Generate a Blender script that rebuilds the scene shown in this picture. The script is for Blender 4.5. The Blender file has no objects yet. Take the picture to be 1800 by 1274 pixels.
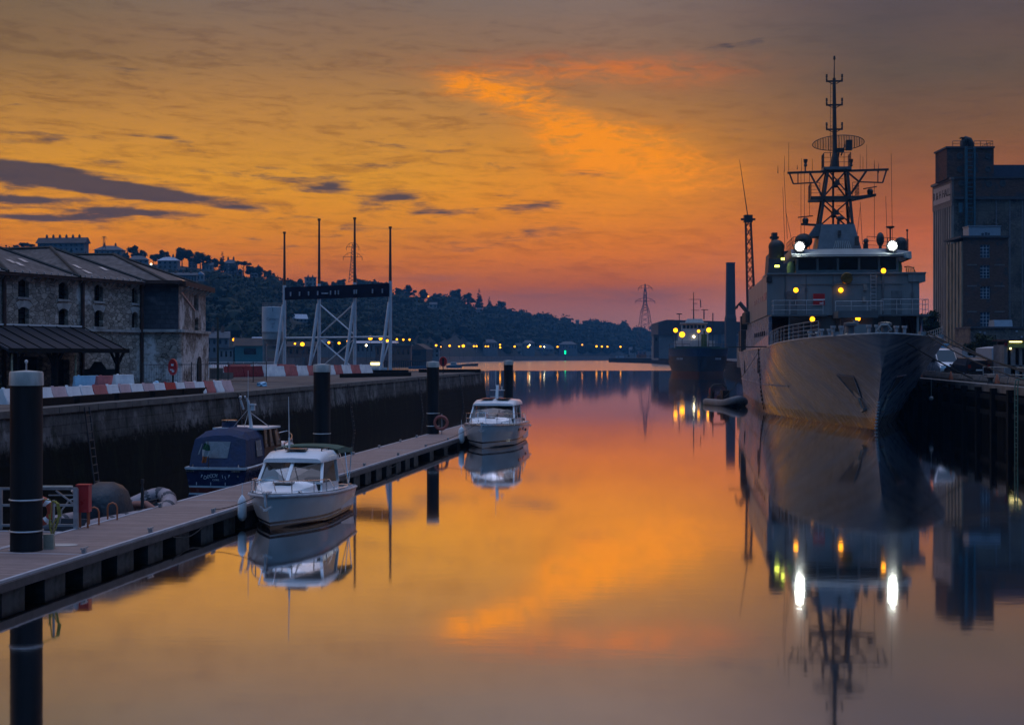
import bpy, math, random
import numpy as np
from mathutils import Vector, Matrix

R = random.Random(11)
S = bpy.context.scene
COL = S.collection
F, YH, EYE = 2500.0, 624.0, 5.0          # lens in photo pixels, horizon row, eye height over the water
PI = math.pi
HAZE = 0.00018

# ------------------------------------------------------------------ camera
cd = bpy.data.cameras.new('camera')
cam = bpy.data.objects.new('camera', cd)
COL.objects.link(cam)
cam.location = (0, 0, EYE)
cam.rotation_euler = (PI / 2, 0, 0)
cd.sensor_width = 36
cd.lens = 36 * F / 1800
cd.shift_y = -13 / 1800
cd.clip_start = 0.2
cd.clip_end = 9000
S.camera = cam

S.view_settings.view_transform = 'Standard'
S.view_settings.look = 'None'
S.view_settings.exposure = 0
S.view_settings.gamma = 1
S.cycles.use_denoising = True
S.cycles.max_bounces = 8
S.cycles.glossy_bounces = 5
S.cycles.diffuse_bounces = 3
S.cycles.transparent_max_bounces = 12
S.cycles.volume_bounces = 0
S.cycles.caustics_reflective = False
S.cycles.caustics_refractive = False
S.cycles.sample_clamp_indirect = 6


def lin(r, g, b):
    f = lambda c: (c / 255 / 12.92) if c / 255 <= 0.04045 else ((c / 255 + 0.055) / 1.055) ** 2.4
    return (f(r), f(g), f(b), 1)


# ------------------------------------------------------------------ node helper
class NT:
    def __init__(s, tree):
        s.t = tree
        s.t.nodes.clear()

    def node(s, typ, **kw):
        n = s.t.nodes.new(typ)
        for k, v in kw.items():
            setattr(n, k, v)
        return n

    def put(s, sock, v):
        if isinstance(v, bpy.types.NodeSocket):
            s.t.links.new(v, sock)
        elif v is not None:
            sock.default_value = v

    def m(s, op, a, b=None, c=None, clamp=False):
        n = s.node('ShaderNodeMath', operation=op, use_clamp=clamp)
        s.put(n.inputs[0], a)
        s.put(n.inputs[1], b)
        s.put(n.inputs[2], c)
        return n.outputs[0]

    def mix(s, fac, a, b, blend='MIX'):
        n = s.node('ShaderNodeMix', data_type='RGBA', blend_type=blend)
        s.put(n.inputs[0], fac)
        s.put(n.inputs[6], a)
        s.put(n.inputs[7], b)
        return n.outputs[2]

    def step(s, x, a, b, lo=0.0, hi=1.0):
        n = s.node('ShaderNodeMapRange', interpolation_type='SMOOTHSTEP')
        s.put(n.inputs['Value'], x)
        n.inputs['From Min'].default_value = a
        n.inputs['From Max'].default_value = b
        n.inputs['To Min'].default_value = lo
        n.inputs['To Max'].default_value = hi
        return n.outputs['Result']

    def ramp(s, fac, els):
        n = s.node('ShaderNodeValToRGB')
        e = n.color_ramp.elements
        while len(e) < len(els):
            e.new(0.5)
        for i, (p, c) in enumerate(els):
            e[i].position = p
            e[i].color = c
        s.put(n.inputs[0], fac)
        return n.outputs[0]

    def noise(s, vec, scale, detail=4, rough=0.55, dist=0.0):
        n = s.node('ShaderNodeTexNoise')
        s.put(n.inputs['Vector'], vec)
        n.inputs['Scale'].default_value = scale
        n.inputs['Detail'].default_value = detail
        n.inputs['Roughness'].default_value = rough
        n.inputs['Distortion'].default_value = dist
        return n.outputs[0]

    def comb(s, x, y, z=0.0):
        n = s.node('ShaderNodeCombineXYZ')
        s.put(n.inputs[0], x)
        s.put(n.inputs[1], y)
        s.put(n.inputs[2], z)
        return n.outputs[0]

    def coord(s, which='Object', scale=None):
        o = s.node('ShaderNodeTexCoord').outputs[which]
        if scale:
            mp = s.node('ShaderNodeMapping')
            s.put(mp.inputs[0], o)
            mp.inputs['Scale'].default_value = scale
            o = mp.outputs[0]
        return o

    def sep(s, v):
        n = s.node('ShaderNodeSeparateXYZ')
        s.put(n.inputs[0], v)
        return n.outputs


# ------------------------------------------------------------------ world: dusk sky by direction
world = bpy.data.worlds.new('World')
S.world = world
world.use_nodes = True
w = NT(world.node_tree)
dx, dy, dz = w.sep(w.coord('Generated'))
az = w.m('DEGREES', w.m('ARCTAN2', dx, dy)) if False else w.m('MULTIPLY', w.m('ARCTAN2', dx, dy), 57.29578)
el = w.m('MULTIPLY', w.m('ARCSINE', dz), 57.29578)
pu = lambda p: math.degrees(math.atan((p - 900) / F))
pv = lambda y: math.degrees(math.atan((YH - y) / F))


def gauss(cx, cy, sx, sy, amp=1.0, tilt=0.0):
    su, sv = math.degrees(sx / F), math.degrees(sy / F)
    a = w.m('MULTIPLY_ADD', az, 1 / su, -pu(cx) / su)
    vv = el if not tilt else w.m('MULTIPLY_ADD', az, tilt, w.m('ADD', el, -tilt * pu(cx)))
    b = w.m('MULTIPLY_ADD', vv, 1 / sv, -pv(cy) / sv)
    q = w.m('MULTIPLY_ADD', a, a, w.m('MULTIPLY', b, b))
    return w.m('MULTIPLY', w.m('POWER', 0.3679, q), amp)


def total(ls):
    r = ls[0]
    for k in ls[1:]:
        r = w.m('ADD', r, k)
    return r


EL = w.m('MULTIPLY', el, 1 / 90, clamp=True)
e_ = lambda d: d / 90
U20, U38, U60, U90 = (.25, .18, .15, 1), (.38, .31, .33, 1), (.66, .68, 1.00, 1), (1.12, 1.12, 1.55, 1)
left = w.ramp(EL, [(0, lin(168, 100, 84)), (e_(1.2), lin(176, 94, 66)), (e_(2.6), lin(202, 100, 26)), (e_(3.8), lin(222, 120, 0)),
                   (e_(5.2), lin(230, 142, 0)), (e_(7), lin(226, 152, 30)), (e_(9.4), lin(198, 138, 58)),
                   (e_(11.5), lin(154, 116, 76)), (e_(14), lin(124, 107, 94)), (e_(20), U20), (e_(38), U38), (e_(60), U60), (1, U90)])
right = w.ramp(EL, [(0, lin(206, 142, 146)), (e_(1.4), lin(214, 134, 116)), (e_(3), lin(210, 116, 66)), (e_(4.6), lin(196, 100, 50)),
                    (e_(6.3), lin(162, 90, 46)), (e_(8.5), lin(128, 88, 56)), (e_(11), lin(98, 82, 70)),
                    (e_(14), lin(80, 76, 82)), (e_(20), U20), (e_(38), U38), (e_(60), U60), (1, U90)])
mid = w.ramp(EL, [(0, lin(162, 112, 104)), (e_(1.6), lin(166, 106, 94)), (e_(2.7), lin(186, 92, 42)), (e_(4), lin(230, 120, 0)),
                  (e_(6), lin(240, 142, 10)), (e_(8.5), lin(214, 138, 42)), (e_(11), lin(152, 112, 76)),
                  (e_(14), lin(128, 112, 104)), (e_(20), U20), (e_(38), U38), (e_(60), U60), (1, U90)])
base = w.mix(w.step(az, -7, 4), left, mid)
base = w.mix(w.step(az, 3, 15.5), base, right)
# far left of the frame is a touch darker high up
base = w.mix(w.m('MULTIPLY', w.step(az, -10, -21), w.step(el, 6, 13, 0, 0.45)), base, lin(106, 88, 52))
uv = w.comb(w.m('MULTIPLY', az, 0.16), w.m('MULTIPLY', el, 0.95))
n1 = w.noise(uv, 1.7, 8, 0.62, 0.5)
uv2 = w.comb(w.m('MULTIPLY', az, 0.33), w.m('MULTIPLY', el, 1.1), 7.3)
n2 = w.noise(uv2, 2.1, 9, 0.66, 0.7)
uv3 = w.comb(w.m('MULTIPLY', az, 0.05), w.m('MULTIPLY', el, 0.35), 3.1)
n3 = w.noise(uv3, 1.0, 5, 0.55, 0.3)
# soft broad streaking of the veil and fine mottling all over it
base = w.mix(w.step(n3, 0.35, 0.7, 0.0, 0.14), base, lin(150, 98, 62))
n4 = w.noise(w.comb(w.m('MULTIPLY', az, 0.30), w.m('MULTIPLY', w.m('MULTIPLY_ADD', az, .05, el), 1.7), 11.7), 1.25, 9, 0.64, 0.8)
n5 = w.noise(w.comb(w.m('MULTIPLY', az, 0.8), w.m('MULTIPLY', el, 4.2), 2.2), 1.3, 8, 0.6, 0.4)
mot = w.m('MULTIPLY_ADD', n5, .5, n4)
tex = w.m('MULTIPLY', w.step(el, 1.6, 4.0), w.step(el, 15, 10, .45, 1))
base = w.mix(w.m('MULTIPLY', w.m('MULTIPLY', w.step(mot, 0.70, 0.98), tex), w.step(az, 15, -4, .16, .42)), base, w.mix(1.0, base, lin(158, 140, 160), 'MULTIPLY'))
base = w.mix(w.m('MULTIPLY', w.step(mot, 0.74, 0.50), w.m('MULTIPLY', tex, .20)), base, w.mix(1.0, base, (1.28, 1.2, 1.05, 1), 'MULTIPLY'))
# glowing orange cloud
g = total([gauss(840, 153, 80, 22, 1.0, .08), gauss(930, 182, 60, 27, .8), gauss(1035, 258, 66, 40, .95), gauss(1140, 290, 130, 38, .72, .1), gauss(1100, 240, 110, 28, .5),
           gauss(1000, 122, 190, 20, .34), gauss(985, 222, 60, 28, .7), gauss(1190, 335, 160, 55, .35), gauss(1120, 140, 150, 22, .22)])
gm = w.step(w.m('MULTIPLY', g, w.m('MULTIPLY_ADD', w.m('MULTIPLY_ADD', n5, .45, n2), 4.2, -2.05)), -0.02, 1.25)
base = w.mix(w.m('MULTIPLY', gm, 0.95), base, lin(255, 148, 8))
g2 = total([gauss(1010, 118, 230, 22, .6), gauss(1170, 140, 150, 24, .4)])
base = w.mix(w.m('MULTIPLY', g2, w.step(n2, .3, .7, 0.15, .9)), base, lin(206, 104, 52))
# dark slate clouds low on the left
g3 = total([gauss(60, 318, 130, 15, .46, .10), gauss(230, 348, 140, 13, .50, .08), gauss(60, 366, 90, 8, .36), gauss(250, 381, 120, 8, .40), gauss(130, 334, 110, 10, .25, .1), gauss(30, 395, 90, 6, .22),
            gauss(568, 331, 48, 12, .36), gauss(690, 345, 40, 9, .26), gauss(70, 395, 60, 7, .2), gauss(130, 258, 70, 9, .16),
            gauss(260, 252, 70, 6, .14), gauss(220, 145, 40, 9, .14), gauss(485, 300, 28, 6, .2), gauss(420, 370, 50, 6, .2),
            gauss(780, 375, 60, 8, .15), gauss(940, 360, 50, 10, .16), gauss(1300, 86, 80, 9, .16, -.12)])
band = w.m('MULTIPLY', w.step(el, 3.3, 4.5), w.step(el, 10.5, 6.5))
bias = w.m('MULTIPLY_ADD', band, w.step(az, 16, -2, -.02, .10), w.m('ADD', g3, n1))
dk = w.step(w.m('MULTIPLY_ADD', n5, .22, bias), 0.74, 0.98)
base = w.mix(w.m('MULTIPLY', dk, 0.92), base, lin(66, 62, 72))
# grey bank low over the hills in the middle
g4 = total([gauss(980, 520, 170, 13, .6), gauss(1180, 520, 120, 16, .5), gauss(760, 490, 90, 7, .4)])
base = w.mix(w.m('MULTIPLY', g4, w.step(n1, .35, .6, .35, 1)), base, lin(134, 88, 88))
# the side of the sky away from the sunset is blue, brightest overhead
back = w.ramp(EL, [(0, (.012, .018, .03, 1)), (e_(10), (.016, .032, .06, 1)), (e_(22), (.018, .055, .12, 1)), (e_(42), (.06, .27, .66, 1)), (e_(65), (.46, .70, 1.25, 1)), (1, U90)])
front = w.step(dy, -0.2, 0.7)
sky = w.mix(front, back, base)
bg = w.node('ShaderNodeBackground')
w.put(bg.inputs[0], sky)
bg.inputs[1].default_value = 1.0
w.put(w.node('ShaderNodeOutputWorld').inputs[0], bg.outputs[0])

# the sun is gone: only a faint, very soft warm afterglow from high on the left remains
sl = bpy.data.lights.new('sun', 'SUN')
sl.energy = 0.22
sl.angle = math.radians(35)
sl.color = (1, .70, .48)
sun = bpy.data.objects.new('sun', sl)
COL.objects.link(sun)
sun.rotation_euler = (math.radians(90 - 30), 0, math.radians(180 + 78))


# ------------------------------------------------------------------ pixel -> world helpers
def at(px, d, py):
    """point on the ray through photo pixel (px,py) at depth d"""
    return Vector(((px - 900) * d / F, d, EYE + (YH - py) * d / F))


def on(px, py, z=0.0):
    """point where the ray meets the level z"""
    d = (EYE - z) * F / (py - YH)
    return Vector(((px - 900) * d / F, d, z))


# ------------------------------------------------------------------ mesh builder
class MB:
    def __init__(s):
        s.v, s.f, s.mi, s.m = [], [], [], 0

    def add(s, vs, fs):
        b = len(s.v)
        s.v += [tuple(v) for v in vs]
        s.f += [tuple(i + b for i in f) for f in fs]
        s.mi += [s.m] * len(fs)
        return s

    def bx(s, x0, x1, y0, y1, z0, z1, t=None):
        """box; t=(x,y) inset of the top"""
        a, b = t or (0, 0)
        vs = [(x0, y0, z0), (x1, y0, z0), (x1, y1, z0), (x0, y1, z0),
              (x0 + a, y0 + b, z1), (x1 - a, y0 + b, z1), (x1 - a, y1 - b, z1), (x0 + a, y1 - b, z1)]
        return s.add(vs, [(3, 2, 1, 0), (4, 5, 6, 7), (0, 1, 5, 4), (1, 2, 6, 5), (2, 3, 7, 6), (3, 0, 4, 7)])

    def obox(s, c, d, rz=0.0, rx=0.0, ry=0.0):
        M = Matrix.Translation(c) @ Matrix.Rotation(rz, 4, 'Z') @ Matrix.Rotation(ry, 4, 'Y') @ Matrix.Rotation(rx, 4, 'X')
        a, b, h = d[0] / 2, d[1] / 2, d[2] / 2
        vs = [M @ Vector(p) for p in ((-a, -b, -h), (a, -b, -h), (a, b, -h), (-a, b, -h), (-a, -b, h), (a, -b, h), (a, b, h), (-a, b, h))]
        return s.add(vs, [(3, 2, 1, 0), (4, 5, 6, 7), (0, 1, 5, 4), (1, 2, 6, 5), (2, 3, 7, 6), (3, 0, 4, 7)])

    def beam(s, p, q, w_, h=None):
        p, q = Vector(p), Vector(q)
        h = h or w_
        d = (q - p).normalized()
        up = Vector((0, 0, 1)) if abs(d.z) < .95 else Vector((0, 1, 0))
        a = d.cross(up).normalized() * w_ / 2
        b = a.cross(d).normalized() * h / 2
        vs = [p - a - b, p + a - b, p + a + b, p - a + b, q - a - b, q + a - b, q + a + b, q - a + b]
        return s.add(vs, [(3, 2, 1, 0), (4, 5, 6, 7), (0, 1, 5, 4), (1, 2, 6, 5), (2, 3, 7, 6), (3, 0, 4, 7)])

    def tube(s, p, q, r, n=8, r2=None):
        return s.path([p, q], r, n, r2)

    def path(s, pts, r, n=6, r2=None, closed=False):
        pts = [Vector(p) for p in pts]
        k = len(pts)
        rows = []
        a = None
        for i, p in enumerate(pts):
            if closed:
                d = (pts[(i + 1) % k] - pts[i - 1]).normalized()
            else:
                d = (pts[min(i + 1, k - 1)] - pts[max(i - 1, 0)]).normalized()
            if a is None:
                up = Vector((0, 0, 1)) if abs(d.z) < .9 else Vector((1, 0, 0))
                a = d.cross(up).normalized()
            else:
                a = (a - d * a.dot(d)).normalized()
            b = d.cross(a)
            rr = r if r2 is None else r + (r2 - r) * i / max(1, k - 1)
            rows.append([p + a * (rr * math.cos(2 * PI * j / n)) + b * (rr * math.sin(2 * PI * j / n)) for j in range(n)])
        vs = [v for row in rows for v in row]
        fs = []
        for i in range(k if closed else k - 1):
            i2 = (i + 1) % k
            for j in range(n):
                fs.append((i * n + j, i * n + (j + 1) % n, i2 * n + (j + 1) % n, i2 * n + j))
        if not closed:
            fs.append(tuple(reversed(range(n))))
            fs.append(tuple((k - 1) * n + j for j in range(n)))
        return s.add(vs, fs)

    def lathe(s, prof, c=(0, 0, 0), n=16, cap=True):
        vs, fs = [], []
        for r, z in prof:
            for j in range(n):
                vs.append((c[0] + r * math.cos(2 * PI * j / n), c[1] + r * math.sin(2 * PI * j / n), c[2] + z))
        for i in range(len(prof) - 1):
            for j in range(n):
                fs.append((i * n + j, i * n + (j + 1) % n, (i + 1) * n + (j + 1) % n, (i + 1) * n + j))
        if cap:
            fs.append(tuple(reversed(range(n))))
            fs.append(tuple((len(prof) - 1) * n + j for j in range(n)))
        return s.add(vs, fs)

    def sph(s, c, r, n=10, m=6, sc=(1, 1, 1)):
        prof = [(max(1e-3, math.sin(PI * i / m)) * r, -math.cos(PI * i / m) * r) for i in range(m + 1)]
        vs, fs = [], []
        for a, z in prof:
            for j in range(n):
                vs.append((c[0] + sc[0] * a * math.cos(2 * PI * j / n), c[1] + sc[1] * a * math.sin(2 * PI * j / n), c[2] + sc[2] * z))
        for i in range(m):
            for j in range(n):
                fs.append((i * n + j, i * n + (j + 1) % n, (i + 1) * n + (j + 1) % n, (i + 1) * n + j))
        return s.add(vs, fs)

    def rows(s, rows, closed=False, cap0=False, cap1=False, flip=False):
        k, n = len(rows), len(rows[0])
        vs = [v for r_ in rows for v in r_]
        fs = []
        for i in range(k - 1):
            for j in range(n if closed else n - 1):
                q = (i * n + j, i * n + (j + 1) % n, (i + 1) * n + (j + 1) % n, (i + 1) * n + j)
                fs.append(tuple(reversed(q)) if flip else q)
        if cap0:
            fs.append(tuple(range(n)) if flip else tuple(reversed(range(n))))
        if cap1:
            q = tuple((k - 1) * n + j for j in range(n))
            fs.append(tuple(reversed(q)) if flip else q)
        return s.add(vs, fs)

    def ext(s, poly, off):
        """extrude a planar 3D polygon by a vector"""
        n = len(poly)
        off = Vector(off)
        vs = [Vector(p) for p in poly] + [Vector(p) + off for p in poly]
        fs = [tuple(reversed(range(n))), tuple(range(n, 2 * n))]
        for j in range(n):
            fs.append((j, (j + 1) % n, n + (j + 1) % n, n + j))
        return s.add(vs, fs)

    def quad(s, a, b, c, d):
        return s.add([a, b, c, d], [(0, 1, 2, 3)])

    def build(s, name, mats, parent=None, smooth=None, fix=True, weld=0):
        me = bpy.data.meshes.new(name)
        me.from_pydata(s.v, [], s.f)
        mats = mats if isinstance(mats, (list, tuple)) else [mats]
        for m_ in mats:
            me.materials.append(m_)
        if len(mats) > 1:
            me.polygons.foreach_set('material_index', s.mi)
        if fix:
            import bmesh
            b = bmesh.new()
            b.from_mesh(me)
            if weld:
                bmesh.ops.remove_doubles(b, verts=b.verts, dist=weld)
            bmesh.ops.recalc_face_normals(b, faces=b.faces)
            b.to_mesh(me)
            b.free()
        if smooth:
            me.polygons.foreach_set('use_smooth', [True] * len(me.polygons))
            me.set_sharp_from_angle(angle=math.radians(smooth))
        me.update()
        o = bpy.data.objects.new(name, me)
        COL.objects.link(o)
        if parent is not None:
            o.parent = parent
        return o


def tag(o, label, cat, group=None, kind=None):
    o['label'] = label
    o['category'] = cat
    if group:
        o['group'] = group
    if kind:
        o['kind'] = kind
    return o


def thing(name, label, cat, loc=(0, 0, 0), rz=0.0, group=None):
    o = bpy.data.objects.new(name, None)
    o.empty_display_size = .3
    COL.objects.link(o)
    o.location = loc
    o.rotation_euler = (0, 0, rz)
    return tag(o, label, cat, group)


def struct(o):
    o['kind'] = 'structure'
    return o


def dup(src, loc, rz=None, label=None, scale=None):
    """a copy of a thing with copies of its parts and their sub-parts"""
    def cp(o, par):
        c = o.copy()
        COL.objects.link(c)
        c.parent = par
        for k in list(o.children):
            cp(k, c)
        return c
    c = cp(src, None)
    c.location = loc
    if rz is not None:
        c.rotation_euler = (0, 0, rz)
    if scale:
        c.scale = scale
    if label:
        c['label'] = label
    return c


def text_mesh(txt, size, name, mat, parent, M, depth=0.01):
    cu = bpy.data.curves.new('lettering', 'FONT')
    cu.body = txt
    cu.size = size
    cu.align_x = 'CENTER'
    cu.align_y = 'CENTER'
    cu.extrude = depth
    to = bpy.data.objects.new('lettering', cu)
    COL.objects.link(to)
    dg = bpy.context.evaluated_depsgraph_get()
    me = bpy.data.meshes.new_from_object(to.evaluated_get(dg))
    bpy.data.objects.remove(to)
    me.transform(M)
    me.materials.clear()
    me.materials.append(mat)
    o = bpy.data.objects.new(name, me)
    COL.objects.link(o)
    o.parent = parent
    return o


ORD = ['first', 'second', 'third', 'fourth', 'fifth', 'sixth', 'seventh', 'eighth', 'ninth', 'tenth', 'eleventh', 'twelfth']


# ------------------------------------------------------------------ materials
MATS = {}


def M(name, col, rough=.6, metal=0.0, var=.25, scale=2.0, bump=0.0, stretch=(1, 1, 1), spec=.5, detail=5, second=None, cut=(.35, .7)):
    if name in MATS:
        return MATS[name]
    m_ = bpy.data.materials.new(name)
    m_.use_nodes = True
    t = NT(m_.node_tree)
    p = t.node('ShaderNodeBsdfPrincipled')
    c = t.coord('Object', stretch)
    n = t.noise(c, scale, detail, .6)
    lo = tuple(x * (1 - var) for x in col[:3]) + (1,)
    hi = tuple(min(1, x * (1 + var)) for x in col[:3]) + (1,)
    colr = t.mix(t.step(n, .3, .7), lo, hi)
    if second:
        n2_ = t.noise(c, scale * .37, 6, .65, .3)
        colr = t.mix(t.step(n2_, cut[0], cut[1]), colr, second[:3] + (1,))
    t.put(p.inputs['Base Color'], colr)
    t.put(p.inputs['Roughness'], t.step(n, .2, .8, max(.03, rough - .1), min(1, rough + .1)))
    p.inputs['Metallic'].default_value = metal
    p.inputs['Specular IOR Level'].default_value = spec
    if bump:
        b = t.node('ShaderNodeBump')
        b.inputs['Strength'].default_value = bump
        b.inputs['Distance'].default_value = .05
        t.put(b.inputs['Height'], t.noise(c, scale * 3, 5, .6))
        t.put(p.inputs['Normal'], b.outputs[0])
    t.put(t.node('ShaderNodeOutputMaterial').inputs[0], p.outputs[0])
    MATS[name] = m_
    return m_


def emit(name, col, strength):
    m_ = bpy.data.materials.new(name)
    m_.use_nodes = True
    t = NT(m_.node_tree)
    e = t.node('ShaderNodeEmission')
    e.inputs[0].default_value = tuple(col) + (1,)
    e.inputs[1].default_value = strength
    t.put(t.node('ShaderNodeOutputMaterial').inputs[0], e.outputs[0])
    return m_


def glass(name, tint, refl=.35):
    m_ = bpy.data.materials.new(name)
    m_.use_nodes = True
    t = NT(m_.node_tree)
    tr = t.node('ShaderNodeBsdfTransparent')
    tr.inputs[0].default_value = tuple(tint) + (1,)
    gl = t.node('ShaderNodeBsdfGlossy')
    gl.inputs['Roughness'].default_value = .03
    lw = t.node('ShaderNodeLayerWeight')
    lw.inputs[0].default_value = refl
    mx = t.node('ShaderNodeMixShader')
    t.put(mx.inputs[0], t.m('ADD', lw.outputs['Fresnel'], .04, clamp=True))
    t.put(mx.inputs[1], tr.outputs[0])
    t.put(mx.inputs[2], gl.outputs[0])
    t.put(t.node('ShaderNodeOutputMaterial').inputs[0], mx.outputs[0])
    return m_


def banded(name, bands, rough=.35, var=.12, streak=0.0, spec=.5):
    """paint in level bands by the object's own height: bands=[(z_top,col),...] from the bottom up"""
    m_ = bpy.data.materials.new(name)
    m_.use_nodes = True
    t = NT(m_.node_tree)
    p = t.node('ShaderNodeBsdfPrincipled')
    c = t.coord('Object')
    z = t.sep(c)[2]
    n = t.noise(c, 1.7, 5, .6)
    col = bands[0][1][:3] + (1,)
    for i in range(1, len(bands)):
        zt = bands[i - 1][0]
        col = t.mix(t.step(z, zt - .008, zt + .008), col, bands[i][1][:3] + (1,))
    col = t.mix(1.0, col, t.mix(t.step(n, .3, .7), (1 - var,) * 3 + (1,), (1 + var,) * 3 + (1,)), 'MULTIPLY')
    r_ = t.step(n, .2, .8, rough - .06, rough + .08)
    if streak:
        x_, y_, _ = t.sep(c)
        dg_ = t.m('MULTIPLY_ADD', z, -1.15, y_)
        sv = t.comb(dg_, 0, t.m('MULTIPLY', z, .14))
        s_ = t.noise(sv, .9, 7, .72)
        r_ = t.m('ADD', r_, t.step(s_, .42, .66, -streak * .10, streak * .16))
        fine = t.noise(t.comb(dg_, 3.3, t.m('MULTIPLY', z, .22)), 3.0, 6, .72)
        col = t.mix(t.step(t.m('MULTIPLY_ADD', fine, .6, t.m('MULTIPLY', s_, .4)), .51, .62, 0, 1.0 * streak), col, (.58, .58, .60, 1))
        col = t.mix(t.step(s_, .47, .33, 0, .75 * streak), col, (.09, .095, .105, 1))
        bt = t.node('ShaderNodeTexBrick')
        t.put(bt.inputs['Vector'], t.comb(y_, z))
        bt.inputs['Scale'].default_value = 1
        bt.inputs['Brick Width'].default_value = 5.2
        bt.inputs['Row Height'].default_value = 1.7
        bt.inputs['Mortar Size'].default_value = .012
        bt.inputs['Color1'].default_value = (1, 1, 1, 1)
        bt.inputs['Color2'].default_value = (.86, .86, .86, 1)
        bt.inputs['Mortar'].default_value = (.45, .43, .42, 1)
        col = t.mix(.8, col, bt.outputs[0], 'MULTIPLY')
        rs = t.noise(t.comb(t.m('MULTIPLY', y_, 2.2), x_, t.m('MULTIPLY', z, .16)), 1.4, 5, .7)
        col = t.mix(t.m('MULTIPLY', t.step(rs, .66, .76), .45), col, (.12, .06, .035, 1))
        bmp = t.node('ShaderNodeBump')
        bmp.inputs['Strength'].default_value = .5
        bmp.inputs['Distance'].default_value = .06
        t.put(bmp.inputs['Height'], t.noise(t.comb(t.m('MULTIPLY', y_, .9), x_, t.m('MULTIPLY', z, .55)), 1.0, 2, .5))
        t.put(p.inputs['Normal'], bmp.outputs[0])
    t.put(p.inputs['Base Color'], col)
    t.put(p.inputs['Roughness'], r_)
    p.inputs['Specular IOR Level'].default_value = spec
    t.put(t.node('ShaderNodeOutputMaterial').inputs[0], p.outputs[0])
    return m_


def stone(name, col, mortar, patch, scale=1.6, stain=None, bump=.6, pcut=(.52, .62), brick=None):
    """rubble or coursed stone with mortar, plaster patches and an optional tide stain below a height"""
    m_ = bpy.data.materials.new(name)
    m_.use_nodes = True
    t = NT(m_.node_tree)
    p = t.node('ShaderNodeBsdfPrincipled')
    c = t.coord('Object')
    x_, y_, z_ = t.sep(c)
    run = t.m('ADD', x_, y_)
    if brick:
        bt = t.node('ShaderNodeTexBrick')
        t.put(bt.inputs['Vector'], t.comb(run, z_))
        bt.inputs['Scale'].default_value = 1
        bt.inputs['Brick Width'].default_value = brick[0]
        bt.inputs['Row Height'].default_value = brick[1]
        bt.inputs['Mortar Size'].default_value = brick[2]
        bt.inputs['Color1'].default_value = (1, 1, 1, 1)
        bt.inputs['Color2'].default_value = (.45, .45, .45, 1)
        bt.inputs['Mortar'].default_value = (.2, .2, .2, 1)
        cell = bt.outputs[0]
        edge = t.m('SUBTRACT', 1, bt.outputs['Fac'])
    else:
        v1 = t.node('ShaderNodeTexVoronoi')
        mp = t.node('ShaderNodeMapping')
        t.put(mp.inputs[0], c)
        mp.inputs['Scale'].default_value = (1, 1, 1.7)
        t.put(v1.inputs['Vector'], mp.outputs[0])
        v1.inputs['Scale'].default_value = scale
        v2 = t.node('ShaderNodeTexVoronoi', feature='DISTANCE_TO_EDGE')
        t.put(v2.inputs['Vector'], mp.outputs[0])
        v2.inputs['Scale'].default_value = scale
        cell = t.sep(v1.outputs['Color'])[0]
        edge = t.step(v2.outputs['Distance'], .0, .07)
    n = t.noise(c, .35, 6, .65)
    n2_ = t.noise(c, 3.0, 5, .65)
    shade = t.mix(cell, tuple(q * .55 for q in col[:3]) + (1,), tuple(min(1, q * 1.35) for q in col[:3]) + (1,))
    cc = t.mix(edge, mortar[:3] + (1,), shade)
    cc = t.mix(t.step(n2_, .3, .7, .0, .5), cc, tuple(q * .45 for q in col[:3]) + (1,))
    if patch:
        cc = t.mix(t.m('MULTIPLY', t.step(n, pcut[0], pcut[1]), t.step(n2_, .36, .52, .25, 1)), cc, patch[:3] + (1,))
    if stain:
        zs = t.m('ADD', z_, t.m('MULTIPLY_ADD', n2_, 1.3, -.65))
        cc = t.mix(t.step(zs, stain[0] + .3, stain[0] - .25), cc, stain[1][:3] + (1,))
        wd = t.noise(t.comb(t.m('MULTIPLY', run, 1.0), t.m('MULTIPLY', z_, .35)), .8, 6, .7)
        cc = t.mix(t.m('MULTIPLY', t.step(wd, .5, .68), .9), cc, stain[2][:3] + (1,))
    t.put(p.inputs['Base Color'], cc)
    p.inputs['Roughness'].default_value = .85
    p.inputs['Specular IOR Level'].default_value = .06
    b = t.node('ShaderNodeBump')
    b.inputs['Strength'].default_value = bump
    b.inputs['Distance'].default_value = .06
    t.put(b.inputs['Height'], t.m('ADD', edge, n2_))
    t.put(p.inputs['Normal'], b.outputs[0])
    t.put(t.node('ShaderNodeOutputMaterial').inputs[0], p.outputs[0])
    return m_


white_paint = M('white paint', (.72, .74, .76), .35, var=.06, scale=1.5)
gel = M('white gelcoat', (.87, .88, .89), .22, var=.05, scale=1.2)
steel = M('galvanised steel', (.42, .45, .48), .45, .6, .15, 6)
bright = M('stainless steel', (.75, .75, .76), .22, 1.0, .05, 6)
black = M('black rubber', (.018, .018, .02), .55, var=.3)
darkpaint = M('black bitumen paint', (.012, .013, .015), .6, var=.4, scale=3, stretch=(1, 1, .3))
darkmetal = M('dark metal', (.045, .048, .055), .5, .3, .3, 3)
grey = M('ship grey paint', (.19, .215, .225), .42, var=.14, scale=.9, stretch=(1, 1, .3))
greydk = M('dark ship grey paint', (.10, .115, .13), .5, var=.15, scale=.9)
mastgrey = M('mast paint', (.035, .037, .042), .5, var=.2)
red = M('red plastic', (.50, .03, .035), .35, var=.12)
redfade = M('faded red plastic', (.52, .15, .15), .5, var=.2, scale=2)
pinkfade = M('pale pink plastic', (.66, .46, .48), .5, var=.2, scale=2)
darkred = M('dark red plastic', (.26, .02, .035), .4, var=.15)
whiteplast = M('white plastic', (.86, .89, .94), .5, var=.14, scale=2)
blueplast = M('pale blue plastic', (.32, .60, .80), .5, var=.1, scale=2)
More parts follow.
